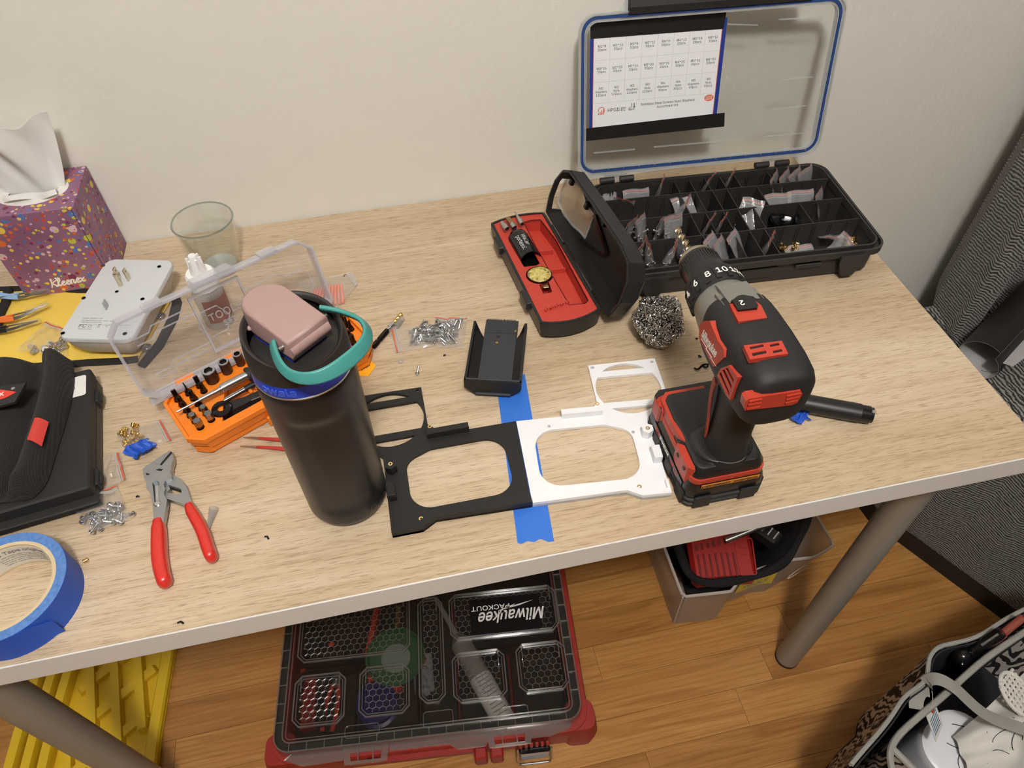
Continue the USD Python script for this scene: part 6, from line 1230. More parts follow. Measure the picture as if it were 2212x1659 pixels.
for k, (pxs, lab_) in enumerate(((((1500, 795), (1506, 799), (1514, 792), (1527, 788)), 'longest black shaving, behind the drill battery'), (((1509, 768), (1514, 772)), 'short black shaving above the longest one'), (((1503, 731), (1507, 733)), 'black crumb beside the drill housing'), (((1519, 790), (1524, 795), (1530, 786)), 'curled black shaving beside the longest one'))):
    Q = np.array([D(*q, .0012) - [0, 0, HZ] for q in pxs]); Q[:, 2] += .001 * np.arange(len(Q)) % .002; c = Q.mean(0); c[2] = 0
    t_ = thing('plastic_shaving', lab_, 'shaving', c + [0, 0, HZ]); part('curl', tube(smoothpath(Q - c, 12) if len(Q) > 2 else Q - c, .0011, 5), K['gloss_black'], t_)
q = D(1489, 724); sp2 = thing('clear_chip', 'tiny clear plastic disc between the scourer and the drill', 'disc', (q[0], q[1], HZ)); part('disc', lathe([(0, 0), (.0022, 0), (.0022, .0006), (0, .0006)], 16), clear('cone_plastic3', (.9, .9, .9), 1.5, .3), sp2)
q = D(1693, 717); sp3 = thing('paper_scrap', 'small white paper scrap right of the cordless drill', 'scrap', (q[0], q[1], HZ), 20); part('flake', bx(.007, .004, .0006, 0, 0, 0), K['paper'], sp3, smooth=False)
# ------------------------------------------------------------------ under and beside the desk
# stacking organizer on the floor
kh = 0.112
pf2 = Frame(F(580, 1634, kh)[:2], -6.2, 0.0)
po2 = thing('tool_organizer', 'large red tool organizer with a clear honeycomb lid on the floor under the desk', 'tool organizer', pf2.o, pf2.deg)
pred = mat('organizer_red', C(150, 32, 24), 0.5, bump=0.15, bscale=900); pblk = mat('bin_black', C(24, 22, 22), 0.55, bump=.1, bscale=900)
PW, PD = 0.512, 0.385
def pk_(x, y, h=kh): return pf2.loc(560 + x / 2.9105, 1220 + y / 2.9105, h)
po_out = rr(0, 0, PW, PD, .03, 6)
base_o = rr(-.004, -.012, PW + .010, PD + .01, .035, 6)
part('base', tri(man(loft(base_o, [(0, .012), (.01, .006), (.075, 0), (.088, .003)])) - man(ext(rr(.02, .02, PW - .02, PD - .02, .02, 5), .012, .2)) - man(mv(bx(.19, .03, .05), PW * .5 - .01, -.014, .03))), pred, po2, smooth=25)
for x, y in ((PW - .006, .016), (.010, .016)): part('corner_guard', mv(loft(rr(-.03, -.03, .03, .03, .018, 4), [(0, .004), (.05, 0), (.086, .006)]), x, y, 0), pred, po2, smooth=30)
part('foot_rail', cat(*[bx(.022, .02, .04, x, -.016, .012, .003) for x in (.335, .362)]), pred, po2, smooth=False)
bins = [(.025, .022, .125, .150), (.130, .022, .232, .150), (.237, .022, .300, .36), (.305, .022, .395, .150), (.400, .022, .49, .150), (.025, .155, .232, .36), (.305, .155, .49, .36)]
for a, b, c, d in bins:
    part('bin', tri(man(ext(rr(a, b, c, d, .012, 4), .014, .060)) - man(ext(rr(a + .002, b + .002, c - .002, d - .002, .011, 4), .017, .1))), pblk, po2, smooth=25)
plid = clear('packing_lid', (0.78, 0.77, 0.76), 1.4, 0.008, (0.55, 0.52, 0.5), 0.1); plide = clear('packing_lid_edge', (0.78, 0.76, 0.74), 1.55, 0.14, (0.62, 0.58, 0.55), 0.08)
wins = {'W2': ((195, 1035), (530, 985), (548, 665), (225, 700)), 'W3': ((618, 975), (945, 915), (945, 605), (630, 650)), 'W4': ((1005, 878), (1172, 855), (1150, 190), (990, 215)), 'W6': ((1225, 880), (1572, 825), (1530, 515), (1205, 560)), 'W7': ((1640, 818), (1960, 765), (1912, 465), (1605, 500)), 'W1': ((228, 632), (948, 530), (945, 150), (268, 250)), 'W5': ((1198, 485), (1888, 395), (1855, 110), (1190, 195))}
wr_ = {}
for k, q in wins.items():
    L_ = np.array([pk_(*a) for a in q]); x0 = (L_[0, 0] + L_[3, 0]) / 2; x1 = (L_[1, 0] + L_[2, 0]) / 2; y0 = (L_[0, 1] + L_[1, 1]) / 2; y1 = (L_[2, 1] + L_[3, 1]) / 2; wr_[k] = (x0, y0, x1, y1)
def octa(r, c=.012): return oct_(*r, c)
lid2 = part('lid', ext(po_out.buffer(-.004), .1045, .1062), plid, po2, smooth=False, label='clear honeycomb lid')
part('lid_skirt', tri(man(loft(po_out, [(.084, 0), (.104, .0015), (.109, .004)])) - man(loft(po_out.buffer(-.0026), [(.05, 0), (.104, .0015), (.14, .004)]))), clear('packing_skirt', (0.82, 0.80, 0.78), 1.5, 0.05, (0.62, 0.58, 0.55), 0.08), lid2, smooth=25)
part('lid_rim', cat(ext(po_out.buffer(-.003).difference(po_out.buffer(-.0052)), .106, .1095), ext(po_out.buffer(-.0165).difference(po_out.buffer(-.0185)), .106, .1095), ext(po_out.buffer(-.022).difference(po_out.buffer(-.0232)), .106, .108)), plide, lid2, smooth=False)
part('gasket', ext(po_out.buffer(-.006).difference(po_out.buffer(-.016)), .1015, .104), mat('gasket_dark', C(52, 60, 58), .6, bump=.3, bscale=600), lid2, smooth=False, label='dark grey gasket')
for k in range(17): part('rim_notch', bx(.0014, .0125, .0034, .03 + .0282 * k, .0108, .106), plide, lid2, smooth=False)
for k in range(8): part('rim_notch', bx(.0125, .0014, .0034, PW - .0108, .05 + .03 * k, .106), plide, lid2, smooth=False); part('rim_notch', bx(.0125, .0014, .0034, .0108, .05 + .03 * k, .106), plide, lid2, smooth=False)
def hexgrid(r, a=.0066):
    out = []; clip = octa((r[0] + .010, r[1] + .008, r[2] - .010, r[3] - .008), .008); W_ = a * math.sqrt(3)
    for i in range(-1, int((r[3] - r[1]) / (1.5 * a)) + 2):
        for j in range(-1, int((r[2] - r[0]) / W_) + 2):
            c = np.array([r[0] + W_ * (j + .5 * (i % 2)), r[1] + 1.5 * a * i]); v = [c + a * np.array([math.sin(t), math.cos(t)]) for t in np.radians((0, 60, 120, 180))]
            for p, q in zip(v[:-1], v[1:]):
                s = LineString([p, q]).intersection(clip)
                if s.length > .001: out.append(s.buffer(.0005, cap_style=2))
    return ext(unary_union(out), .1062, .1072)
for k, r in wr_.items():
    o = octa(r); part('window_frame', cat(ext(o.difference(o.buffer(-.0022, join_style=2)), .1060, .1105), ext(o.buffer(-.0050, join_style=2).difference(o.buffer(-.0062, join_style=2)), .1060, .1085), *[mv(bx(.0016, .022, .0055), r[0 if s < 0 else 2] + -s * .011, r[3] - .016, .1062) for s in (-1, 1)]), plide, lid2, smooth=False)
    part('honeycomb', hexgrid(r), plide, lid2, smooth=False, kind='stuff')
r = wr_['W5']; lx0, ly0, lx1, ly1 = r[0] + .045, r[1] + .010, r[2] - .035, r[1] + .085
a = [pk_(*q) for q in ((1320, 225), (1750, 172), (1785, 398), (1345, 435))]; lx0, lx1 = min(q[0] for q in a), max(q[0] for q in a); ly0, ly1 = min(q[1] for q in a), max(q[1] for q in a)
part('name_plate', ext(oct_(lx0, ly0, lx1, ly1, .006), .1064, .1074), mat('plate_black', C(14, 14, 18), .3), lid2, smooth=False)
def upside(s, h, px, py, bold=True, sx=1.0, shear=0.0):
    t_ = text(s, h, .0002, bold, sx=sx); t_.vertices[:, 0] += shear * t_.vertices[:, 1]; x, y = pk_(px, py); part('name_lettering', mv(rot(t_, 180), x, y, .1074), K['white_ink'], lid2, smooth=False)
upside('Milwaukee', .021, 1580, 312, sx=.82, shear=.25); upside('PACKOUT', .0085, 1452, 262, sx=1.25)
xs = [pk_(*q) for q in ((1430, 335), (1545, 290), (1530, 275), (1640, 245), (1600, 262), (1720, 212), (1590, 250), (1610, 235), (1500, 282), (1520, 298))]
part('lightning_mark', ext(Polygon([tuple(q) for q in xs]).buffer(0), .1074, .1076), K['white_ink'], lid2, smooth=False)
for c in (.152, .385):
    part('latch_tab', cat(tri(man(ext(Polygon([(c - .038, .004), (c + .038, .004), (c + .034, -.022), (c - .034, -.022)]), .094, .0985)) - man(ext(Polygon([(c - .026, -.006), (c + .026, -.006), (c + .024, -.018), (c - .024, -.018)]), .09, .1))), bx(.052, .002, .008, c, -.021, .091), bx(.002, .02, .005, c - .012, -.008, .097), bx(.002, .02, .005, c + .012, -.008, .097)), plide, lid2, smooth=False)
part('lid_apron', cat(ext(Polygon([(.03, .004), (.12, .004), (.115, -.014), (.05, -.016), (.02, -.004)]), .092, .095), ext(Polygon([(.19, .004), (.36, .004), (.345, -.018), (.30, -.018), (.285, -.008), (.19, -.008)]), .092, .095), ext(Polygon([(.42, .004), (.49, .004), (.485, -.006), (.45, -.014), (.42, -.014)]), .092, .095), *[bx(.0016, .012, .004, .235 + .016 * k, -.003, .094) for k in range(4)]), plide, lid2, smooth=False)
part('pad_outline', cat(*[ext(o.difference(o.buffer(-.0012)), .1062, .1072) for o in (rr(.118, .030 - .016, .175, .030 + .004, .006), rr(.246, .026 - .010, .296, .026 + .016, .006), rr(.372, .016, .420, .036, .006))]), plide, lid2, smooth=False)
x, y = pk_(1725, 1205, .06); part('latch', cat(bx(.052, .010, .044, .425, -.024, .022, .003)), K['gloss_black'], po2, smooth=False, label='black latch')
part('latch_wire', tube([(.397, -.024, .066), (.396, -.030, .03), (.399, -.034, .016), (.451, -.034, .016), (.454, -.030, .03), (.453, -.024, .066)], .0017, 8), K['zinc'], po2)
part('latch_rack', cat(*[bx(.006, .006, .012, .402 + .009 * k, -.0185, .066, .001) for k in range(6)]), pred, po2, smooth=False)
# what shows through its lid
def inpack(px, py, h): x, y = pk_(px, py, h); return pf2.w(x, y, h)
def inside(name, label, cat_, px, py, h, rz=0): return thing(name, label, cat_, inpack(px, py, h), pf2.deg + rz)
t_ = inside('sealant_tube', 'grey sealant tube with a paper label inside the tool organizer', 'sealant tube', 1340, 640, .0612, 25)
part('barrel', rot(mv(lathe([(0, -.11), (.019, -.11), (.0195, -.105), (.0195, .06), (.012, .072), (.006, .078), (.004, .16), (0, .16)], 28), 0, 0, 0), -90, 'x').apply_translation([0, -.02, .02]), mat('tube_grey', C(150, 150, 142), .4), t_)
part('label', rot(lathe([(.0196, -.095), (.0199, -.095), (.0199, -.01), (.0196, -.01), (.0196, -.095)], 28), -90, 'x').apply_translation([0, -.02, .02]), K['paper'], t_, label='white paper label')
part('print', cat(*[mv(bx(.022, .0012, .0003), 0, -.105 + .007 * k, .0400) for k in range(11)]), K['grey_ink'], t_, smooth=False)
t_ = inside('utility_tool', 'red and black handled tool at the left front of the organizer', 'tool', 300, 850, .0174, 3)
part('grip', hull([[x, y, z] for x in (-.030, .018) for y in (-.055, .05) for z in (.0, .02)] + [[.026, 0, .01], [-.034, 0, .012]]), mat('tool_red', C(158, 40, 28), .45), t_, smooth=False); part('spine', hull([[x, y, z] for x in (.020, .036) for y in (-.055, .055) for z in (0, .022)]), K['black'], t_, smooth=False)
t_ = inside('small_pliers', 'small red handled pliers beside the red tool inside the organizer', 'pliers', 470, 870, .0174, -8)
for s in (-1, 1): part('handle', strap(smoothpath([(s * .004, .03, .01), (s * .010, 0, .012), (s * .008, -.05, .01)], 12), .008, .006, [0, 0, 1]), mat('tool_red2', C(206, 62, 40), .4), t_)
part('jaw', hull([[s * .006, y, z] for s in (-1, 1) for y in (.025, .05) for z in (.006, .014)]), K['steel'], t_, smooth=False)
t_ = inside('blue_spool', 'dark blue plastic spool in the second front bin of the organizer', 'spool', 750, 900, .0174, 10)
part('drum', lathe([(0, 0), (.036, 0), (.036, .004), (.030, .006), (.030, .030), (.036, .032), (.036, .036), (0, .036)], 36), mat('spool_blue', C(34, 44, 110), .35), t_)
t_ = inside('red_holder', 'red plastic holder under the green dish inside the organizer', 'holder', 800, 745, .0174, 0); part('block', bx(.062, .045, .025, 0, 0, 0, .004), mat('tool_red2', 0) if False else MATS['tool_red2'], t_, smooth=False)
t_ = inside('green_dish', 'round green dish beneath the middle of the organizer lid', 'dish', 860, 590, .0606, 0)
part('dish', lathe([(0, .002), (.046, .002), (.050, .012), (.053, .012), (.049, 0), (0, 0)], 44), mat('dish_green', C(60, 112, 72), .45), t_); part('sticker', lathe([(0, .0022), (.026, .0022), (.026, .0026), (0, .0026)], 36), mat('dish_pale', C(150, 170, 156), .4), t_)
t_ = inside('bead_pack', 'clear blister pack with a red bead in the organizer centre bin', 'blister pack', 1035, 690, .0174, 3)
part('tray', bx(.036, .07, .012, 0, 0, 0, .003), clear('blister', (.85, .85, .85), 1.5, .35), t_, smooth=False); part('bead', mv(trimesh.creation.icosphere(2, .008), 0, .022, .014), mat('bead_red', C(190, 60, 30), .4), t_)
for k in range(3): part('bubble', mv(trimesh.creation.icosphere(2, .009), .002 * (-1) ** k, .002 - .018 * k, .012), clear('blister', 0) if False else MATS['blister'], t_)
t_ = inside('tape_measure', 'black tape measure with a small red mark in the rear left bin of the organizer', 'tape measure', 520, 490, .0174, 6); part('case', bx(.085, .075, .03, 0, 0, 0, .008), K['black'], t_, smooth=False); part('mark', bx(.010, .006, .001, -.014, -.012, .03), mat('mark_red', C(240, 80, 40), .4), t_, smooth=False)
t_ = inside('brass_tube', 'silver and gold tube in the rear left bin of the organizer', 'tube', 870, 410, .0265, -4); part('tube', rot(lathe([(0, -.035), (.009, -.035), (.009, .03), (0, .03)], 24), -90, 'x'), mat('gold_tube', C(206, 190, 140), .25, 1.0), t_); part('cap', rot(lathe([(0, .03), (.0095, .03), (.0095, .045), (0, .046)], 24), -90, 'x'), K['zinc'], t_)
t_ = inside('red_bar', 'red plastic bar standing in the rear left bin of the organizer', 'bar', 725, 440, .0174, -10); part('bar', bx(.010, .10, .03, 0, 0, 0, .002), MATS['tool_red2'], t_, smooth=False)

# translucent bin with power tool bits
bn = thing('storage_bin', 'translucent plastic bin with a yellow note on the floor near the right desk leg', 'bin', (0, 0, 0))
binm = clear('bin_plastic', (0.86, 0.83, 0.79), 1.4, 0.25, (0.68, 0.60, 0.54), 0.28); bine = clear('bin_edge', (0.8, 0.76, 0.72), 1.5, 0.6, (0.74, 0.68, 0.62), 0.25)
def bin_out(k):    # plan outline at height share k, anticlockwise from the front left
    l = lambda a, b: np.array(a) * (1 - k) + np.array(b) * k
    return np.array([l((-.232, -.428), (-.243, -.438)), l((-.150, -.436), (-.155, -.447)), l((-.118, -.408), (-.125, -.422)), l((-.060, -.400), (-.040, -.412)), l((-.030, -.405), (.020, -.418)), l((-.022, -.395), (.066, -.404)), l((-.020, -.140), (.062, -.12)), l((-.226, -.130), (-.238, -.118))])
def smooth_ring(P, n=6): 
    Q = Polygon(P).buffer(-.006).buffer(.006, quad_segs=4); e = Q.exterior; return np.array([e.interpolate(t, normalized=True).coords[0] for t in np.linspace(0, 1, 120, endpoint=False)])
def bin_skin(off, k0, k1, hmax=.150, nk=8):
    V = [];
    for k in np.linspace(k0, k1, nk):
        R_2 = smooth_ring(bin_out(k)); c = R_2.mean(0)
        if V: R_2 = np.roll(R_2, -int(np.argmin(np.linalg.norm(R_2 - V[-1][0, :2], axis=1))), 0)
        V.append(np.c_[R_2, np.full(120, hmax * k)])
    n = 120; Vs = np.vstack(V); Fc = []
    for i in range(nk - 1):
        for a in range(n): b = (a + 1) % n; Fc += [[i * n + a, i * n + b, (i + 1) * n + b], [i * n + a, (i + 1) * n + b, (i + 1) * n + a]]
    return trimesh.Trimesh(Vs, Fc, process=False), V
bs_, BV = bin_skin(0, 0.02, 1.0)
part('wall', thick(bs_, .0016), binm, bn, smooth=40); part('bottom', ext(Polygon(bin_out(0)).buffer(-.003), .001, .003), binm, bn, smooth=False)
part('rim', tube(BV[-1] + [0, 0, .0005], .0028, 6, True), bine, bn); part('corner_bead', tube([(*bin_out(0)[0] * [.995, .995], .004), (*bin_out(1)[0], .149)], .0016, 6), bine, bn)
nq = [F(*q, h) for q, h in (((1340 + 1000 / 3.95, 1060 + 815 / 3.95), .13), ((1340 + 1290 / 3.95, 1060 + 728 / 3.95), .13), ((1340 + 1235 / 3.95, 1060 + 868 / 3.95), .085), ((1340 + 940 / 3.95, 1060 + 945 / 3.95), .085))]
def note_pt(u, v): 
    x = -.115 + .078 * u + .004 * v; k = .80 - .48 * v; P_2 = smooth_ring(bin_out(k)); f_ = P_2[P_2[:, 1] < -.3]; f_ = f_[np.argsort(f_[:, 0])]
    return np.array([x, np.interp(x, f_[:, 0], f_[:, 1]) - .0022, .150 * k])
G_ = np.array([[note_pt(u, v) for v in np.linspace(0, 1, 8)] for u in np.linspace(0, 1, 12)])
nt = sheet(lambda u, v: G_, 12, 8, .0004); part('sticky_note', nt, mat('note_yellow', C(222, 206, 78), .7), bn, smooth=60, label='yellow sticky note')
def on_note(s, h, u0, v0):
    t2 = text(s, h, .0003, False); t2.vertices[:, 0] += .2 * t2.vertices[:, 1]; V = t2.vertices; t2.vertices = np.array([note_pt(u0 + x / .08, v0 - y / .075) + [0, -.0006 - z, 0] for x, y, z in V]); part('handwriting', t2, K['grey_ink'], bn, smooth=False)
on_note('POWER', .012, .52, .30); on_note('TOOLS', .012, .50, .68)
e_ = [note_pt(.3, .86) + [0, -.0008, 0], note_pt(.78, .84) + [0, -.0008, 0]]; part('handwriting', tube(e_, .0005, 5), K['grey_ink'], bn)
part('handle_oval', tube([(.010 + .020 * math.cos(a), -.412 + .004 * math.cos(a), .085 + .010 * math.sin(a) + .012 * math.cos(a)) for a in np.linspace(0, 2 * np.pi, 24, endpoint=False)], .0012, 5, True), mat('oval_mark', C(206, 180, 150), .5), bn)
bg = thing('tool_bag', 'black fabric bag sitting open inside the translucent bin', 'bag', (0, 0, 0)); fab = mat('bag_fabric', C(20, 19, 20), .9, bump=.6, bscale=700)
loop = np.array([F(*q, h) for q, h in (((1448, 1165), .158), ((1477, 1217), .156), ((1494, 1246), .154), ((1522, 1258), .154), ((1563, 1258), .154), ((1618, 1248), .157), ((1669, 1230), .162), ((1699, 1208), .168), ((1720, 1176), .182), ((1737, 1140), .19), ((1744, 1100), .19))] + [(.01, -.14, .19), (-.06, -.13, .19), (-.15, -.13, .19), (-.21, -.17, .18)])
LQ2 = smoothpath(np.vstack([loop, loop[:1]]), 80)[:-1]
def bagfn(u, v):
    i = np.clip((u * 78).round().astype(int), 0, 78); P = LQ2[i]; c = np.array([-.10, -.27, 0]); Q = P.copy(); k = np.clip(v, 0, 1)[..., None]
    Q = P * 1.0; Q[..., :2] = P[..., :2] + (c[:2] - P[..., :2]) * (.03 + .34 * v[..., None] ** .7 + .03 * v[..., None] * (1 + np.sin(9 * u + 3 * v)[..., None] * .4)); Q[..., 2] = P[..., 2] * (1 - v) + .02 * v; return Q
part('wall', sheet(bagfn, 79, 14, .002), fab, bg, smooth=60); part('hem', tube(LQ2 + .0, np.array([.0075 + .0015 * math.sin(k * .7) for k in range(79)]), 10, True), fab, bg)
part('bottom', ext(Polygon(LQ2[:, :2]).buffer(-.03), .018, .022), fab, bg, smooth=False)
ch = thing('battery_charger', 'red grooved battery charger lying in the black bag', 'charger', (*F(1566, 1196, .165)[:2], .118), R=R3(10, -8, -12)); cr = mat('charger_red', C(164, 34, 29), .42, bump=.08, bscale=900)
part('housing', bx(.115, .15, .045, 0, .035, 0, .008), cr, ch, smooth=False); part('groove', cat(*[bx(.0035, .045, .002, -.042 + .0105 * k, -.012, .0445, .0005) for k in range(7)], *[bx(.0045, .010, .002, -.042 + .0105 * k, .022 + .002 * k, .0445) for k in range(8)]), mat('charger_dark', C(110, 18, 16), .5), ch, smooth=False)
oc_ = Polygon([(.030, -.03), (.052, -.03), (.056, .03), (.030, .03)]).buffer(.004); part('raised_panel', cat(ext(oc_.difference(oc_.buffer(-.0022)), .044, .0465), ext(sbox(.034, .004, .048, .008), .044, .047), ext(sbox(.034, .016, .048, .020), .044, .047)), cr, ch, smooth=False)
a_, b_2 = F(1567, 1168, .185), F(1630, 1142, .20); tb2 = thing('metal_tube', 'short shiny metal tube resting on the red charger', 'tube', a_, R=basis(z=b_2 - a_, y=[0, 0, 1])); part('tube', lathe([(.0055, 0), (.0065, 0), (.0065, .09), (.0055, .09), (.0055, 0)], 24), K['zinc'], tb2)
t_ = thing('battery_clip', 'black and silver clip beside the red charger in the bag', 'clip', F(1652, 1165, .165), 35); part('body', bx(.028, .045, .03, 0, 0, 0, .004), K['black'], t_, smooth=False); part('contact', cat(*[bx(.020, .004, .003, 0, -.014 + .012 * k, .030, .0008) for k in range(3)]), K['zinc'], t_, smooth=False)

# yellow moulded plastic panel on the floor
yp = thing('yellow_ramp', 'yellow moulded plastic panel with raised diamond ribs on the floor behind the left desk leg', 'plastic panel', (0, 0, 0))
ypm = mat('ramp_yellow', C(222, 186, 36), .42, bump=.1, bscale=500)
yo = Polygon([(-1.440, -.60), (-1.187, -.60), (-1.183, -.42), (-1.170, -.24), (-1.172, -.12), (-1.405, -.12), (-1.425, -.25), (-1.44, -.40)])
part('sheet', ext(yo, .002, .006), ypm, yp, smooth=False)
right_ = [(-1.198, -.60), (-1.194, -.42), (-1.181, -.24), (-1.183, -.12)]
part('edge_rail', strap(np.c_[np.array(right_), np.full(4, .012)], .022, .014, [0, 0, 1]), ypm, yp)
for k, off in enumerate((.008, .036, .064)): part('side_rail', strap(smoothpath([(x + off, y, .018) for x, y in ((-1.43, -.60), (-1.43, -.40), (-1.415, -.25), (-1.395, -.12))], 20), .020, .026, [0, 0, 1]), ypm, yp)
inn_ = Polygon([(-1.345, -.60), (-1.215, -.60), (-1.212, -.42), (-1.20, -.24), (-1.20, -.12), (-1.325, -.12), (-1.335, -.3)])
for i in range(-3, 9):
    a = np.array([-1.40, -.66 + .075 * i]); s = LineString([a, a + np.array([.30, .20])]).intersection(inn_)
    if s.length > .03: part('diagonal_rib', loft(Polygon(s.buffer(.0085, cap_style=2).exterior.coords), [(.004, -.003), (.014, 0), (.017, .001)]), ypm, yp, smooth=False)
for i in range(-2, 6):
    a = np.array([-1.30 + .042 * i, -.62]); s = LineString([a, a + np.array([-.10, .55])]).intersection(inn_)
    if s.length > .03: part('upright_rib', loft(Polygon(s.buffer(.0075, cap_style=2).exterior.coords), [(.004, -.003), (.020, 0), (.024, .0012)]), ypm, yp, smooth=False)

# grey herringbone sofa at the right
hb = herringbone('herringbone_grey', C(42, 41, 40), C(150, 147, 141), 1.25)
plan = Polygon([(.235, -.10), (.253, -.301), (.620, -.985), (1.30, -.985), (1.30, -.075)])
so = thing('sofa', 'grey herringbone sofa on a black plinth at the right of the desk', 'sofa', (0, 0, 0))
part('plinth', ext(plan.buffer(-.001), 0, .050), mat('plinth_black', C(18, 16, 15), .55), so, smooth=False, label='black base plinth')
so2 = plan.buffer(.004).buffer(-.012).buffer(.012, quad_segs=4)
Mz = np.eye(4)
def upright(par, name, plan_, z0, z1, ins=.012):
    m = loft(plan_, [(z0, .004), (z0 + .02, 0), (z1 - .03, 0), (z1 - .008, ins * .6), (z1, ins * 2)]); return part(name, m, hb, par, smooth=40)
upright(so, 'seat_base', so2, .050, .43)
back_ = Polygon([(.335, -.100), (.308, -.195), (.345, -.200), (.395, -.105), (1.28, -.105), (1.28, -.045), (.38, -.045)]).buffer(-.012).buffer(.012, quad_segs=5)
upright(so, 'backrest', back_, .42, 1.02, .02)
# roll of dark sheet material on the seat
ra, rb = at(2100, 765, .475), at(2212, 655, .475)
dv = np.array([rb[0] - ra[0], rb[1] - ra[1], 0.030]); rl = thing('vinyl_roll', 'roll of black sheet with a pale grey inner side lying on the sofa', 'roll', (ra[0] + .008, ra[1] - .01, .472), R=basis(z=dv, y=[0, 0, 1]))
tt = np.linspace(0, 2 * np.pi * 1.35, 70); rad = .036 - .0012 * tt / (2 * np.pi)
sp_o = np.c_[rad * np.cos(tt + 2.2), rad * np.sin(tt + 2.2)]
def rollfn(r0): return lambda u, v: np.stack([np.interp(u, np.linspace(0, 1, 70), (sp_o * r0)[:, 0]), np.interp(u, np.linspace(0, 1, 70), (sp_o * r0)[:, 1]), v * .215 - .01 * np.cos(3 * u)], -1)
part('outer_face', sheet(rollfn(1.0), 90, 6, .0005), mat('vinyl_black', C(30, 27, 24), .5, bump=.5, bscale=300, var=.3), rl, smooth=60); part('inner_face', sheet(rollfn(.982), 90, 6, .0004), mat('vinyl_back', C(176, 174, 172), .7), rl, smooth=60, label='pale grey inner side')
part('loose_flap', strap(smoothpath([(-.034, .018, 0), (-.046, .028, .08), (-.048, .030, .18)], 10), .03, .001, [.5, .8, 0]), MATS['vinyl_back'], rl)

# patterned tote at the bottom right
BH = 0.30
bfm = Frame(F(1838, 1645, BH)[:2], 25.0, 0.0)
tote = thing('fabric_tote', 'black and white patterned fabric tote with grey piping at the bottom right', 'tote bag', bfm.o, bfm.deg)
pat = usdkit.material(stage, '/World/Looks/leaf_print', {'t': ('texture_coordinate', {}), 'm': ('mapping', dict(scale=(1, 1, 0.45))), 'n': ('noise_texture', dict(scale=38.0, detail=2.0, distortion=2.2)), 'w': ('wave_texture', dict(wave_type='bands', bands_direction='diagonal', scale=30.0, distortion=14.0, detail=2.0, detail_scale=1.2)), 'r': ('rgb_ramp', dict(ramp=[(0.44, C(34, 30, 30)), (0.50, C(196, 186, 176))])), 'p': ('principled_bsdf', dict(roughness=0.85))},
    [('t.object', 'm.vector'), ('m.vector', 'w.vector'), ('w.fac', 'r.fac'), ('r.color', 'p.base_color')], surface='p.BSDF')
liner = mat('tote_liner', C(26, 25, 30), .8, bump=.3, bscale=900); pip = mat('piping_grey', C(150, 148, 142), .7, bump=.3, bscale=900)
TLn, TDp, PK = 0.56, 0.30, 0.062
bl_ = lambda px, py, h=BH: bfm.loc(px, py, h)
outr = [bl_(*q) for q in ((1838, 1652), (1872, 1612), (1930, 1540), (1960, 1500), (2002, 1462), (2006, 1430), (2022, 1402), (2065, 1388), (2110, 1375), (2160, 1345), (2215, 1315), (2300, 1270))]
innr = [bl_(*q) for q in ((1930, 1668), (1926, 1615), (1960, 1570), (2000, 1535), (2050, 1492), (2120, 1430), (2212, 1366), (2300, 1300))]
def wallsheet(line, z0, z1, n=60, lean=0.0):
    Q = smoothpath(np.c_[np.array(line), np.zeros(len(line))], n)
    return sheet(lambda u, v: np.stack([np.interp(u, np.linspace(0, 1, n), Q[:, 0]) + 0 * v, np.interp(u, np.linspace(0, 1, n), Q[:, 1]) - lean * (1 - v) * 1.0, z0 + (z1 - z0) * v], -1), n, 12, .0022)
part('pocket_wall', wallsheet(outr, .004, BH, lean=.004), pat, tote, smooth=50); part('pocket_piping', tube(smoothpath(np.c_[np.array(outr), np.full(len(outr), BH)], 70), .0032, 8), pip, tote)
part('main_wall', wallsheet(innr, .004, BH), pat, tote, smooth=50); part('main_piping', tube(smoothpath(np.c_[np.array(innr), np.full(len(innr), BH)], 70), .0046, 8), pip, tote)
lin2 = [(x + .0015, y - .004) for x, y in innr[1:]]; part('lining', wallsheet(lin2, .006, BH - .004), liner, tote, smooth=50)
x0_ = innr[0][0]; part('end_wall', sheet(lambda u, v: np.stack([innr[1][0] + .004 * np.sin(5 * u) - .02 * u, innr[1][1] - .32 * u, .004 + (BH - .004) * v], -1), 20, 8, .0022), pat, tote, smooth=50); part('end_piping', tube(smoothpath([(innr[1][0] - .02 * u + .004 * math.sin(5 * u), innr[1][1] - .32 * u, BH) for u in np.linspace(0, 1, 12)], 24), .0046, 8), pip, tote)
part('pocket_lining', wallsheet([(x + .001, y - .006) for x, y in outr], .006, BH - .003), liner, tote, smooth=50)
yb_ = innr[1][1] - .32; part('bottom', ext(Polygon([tuple(q) for q in outr] + [(outr[-1][0], yb_), (innr[1][0] - .02, yb_), (innr[1][0], innr[1][1])]).buffer(-.002), 0, .004), liner, tote, smooth=False); part('near_wall', bx(outr[-1][0] - innr[1][0], .003, BH, (outr[-1][0] + innr[1][0]) / 2, yb_, 0), pat, tote, smooth=False); part('right_wall', bx(.003, outr[-1][1] - yb_, BH, outr[-1][0], (outr[-1][1] + yb_) / 2, 0), pat, tote, smooth=False)
sh = [bl_(*q, h) for q, h in (((2000, 1478), .30), ((2022, 1468), .315), ((2050, 1480), .315), ((2085, 1510), .305), ((2125, 1545), .29), ((2170, 1565), .28), ((2225, 1585), .275))]; hh_ = (.302, .318, .318, .308, .295, .285, .28)
part('handle_strap', strap(smoothpath([(x, y, h) for (x, y), h in zip(sh, hh_)], 40), .020, .002, [0.1, .2, 1]), pip, tote, label='grey webbing handle')
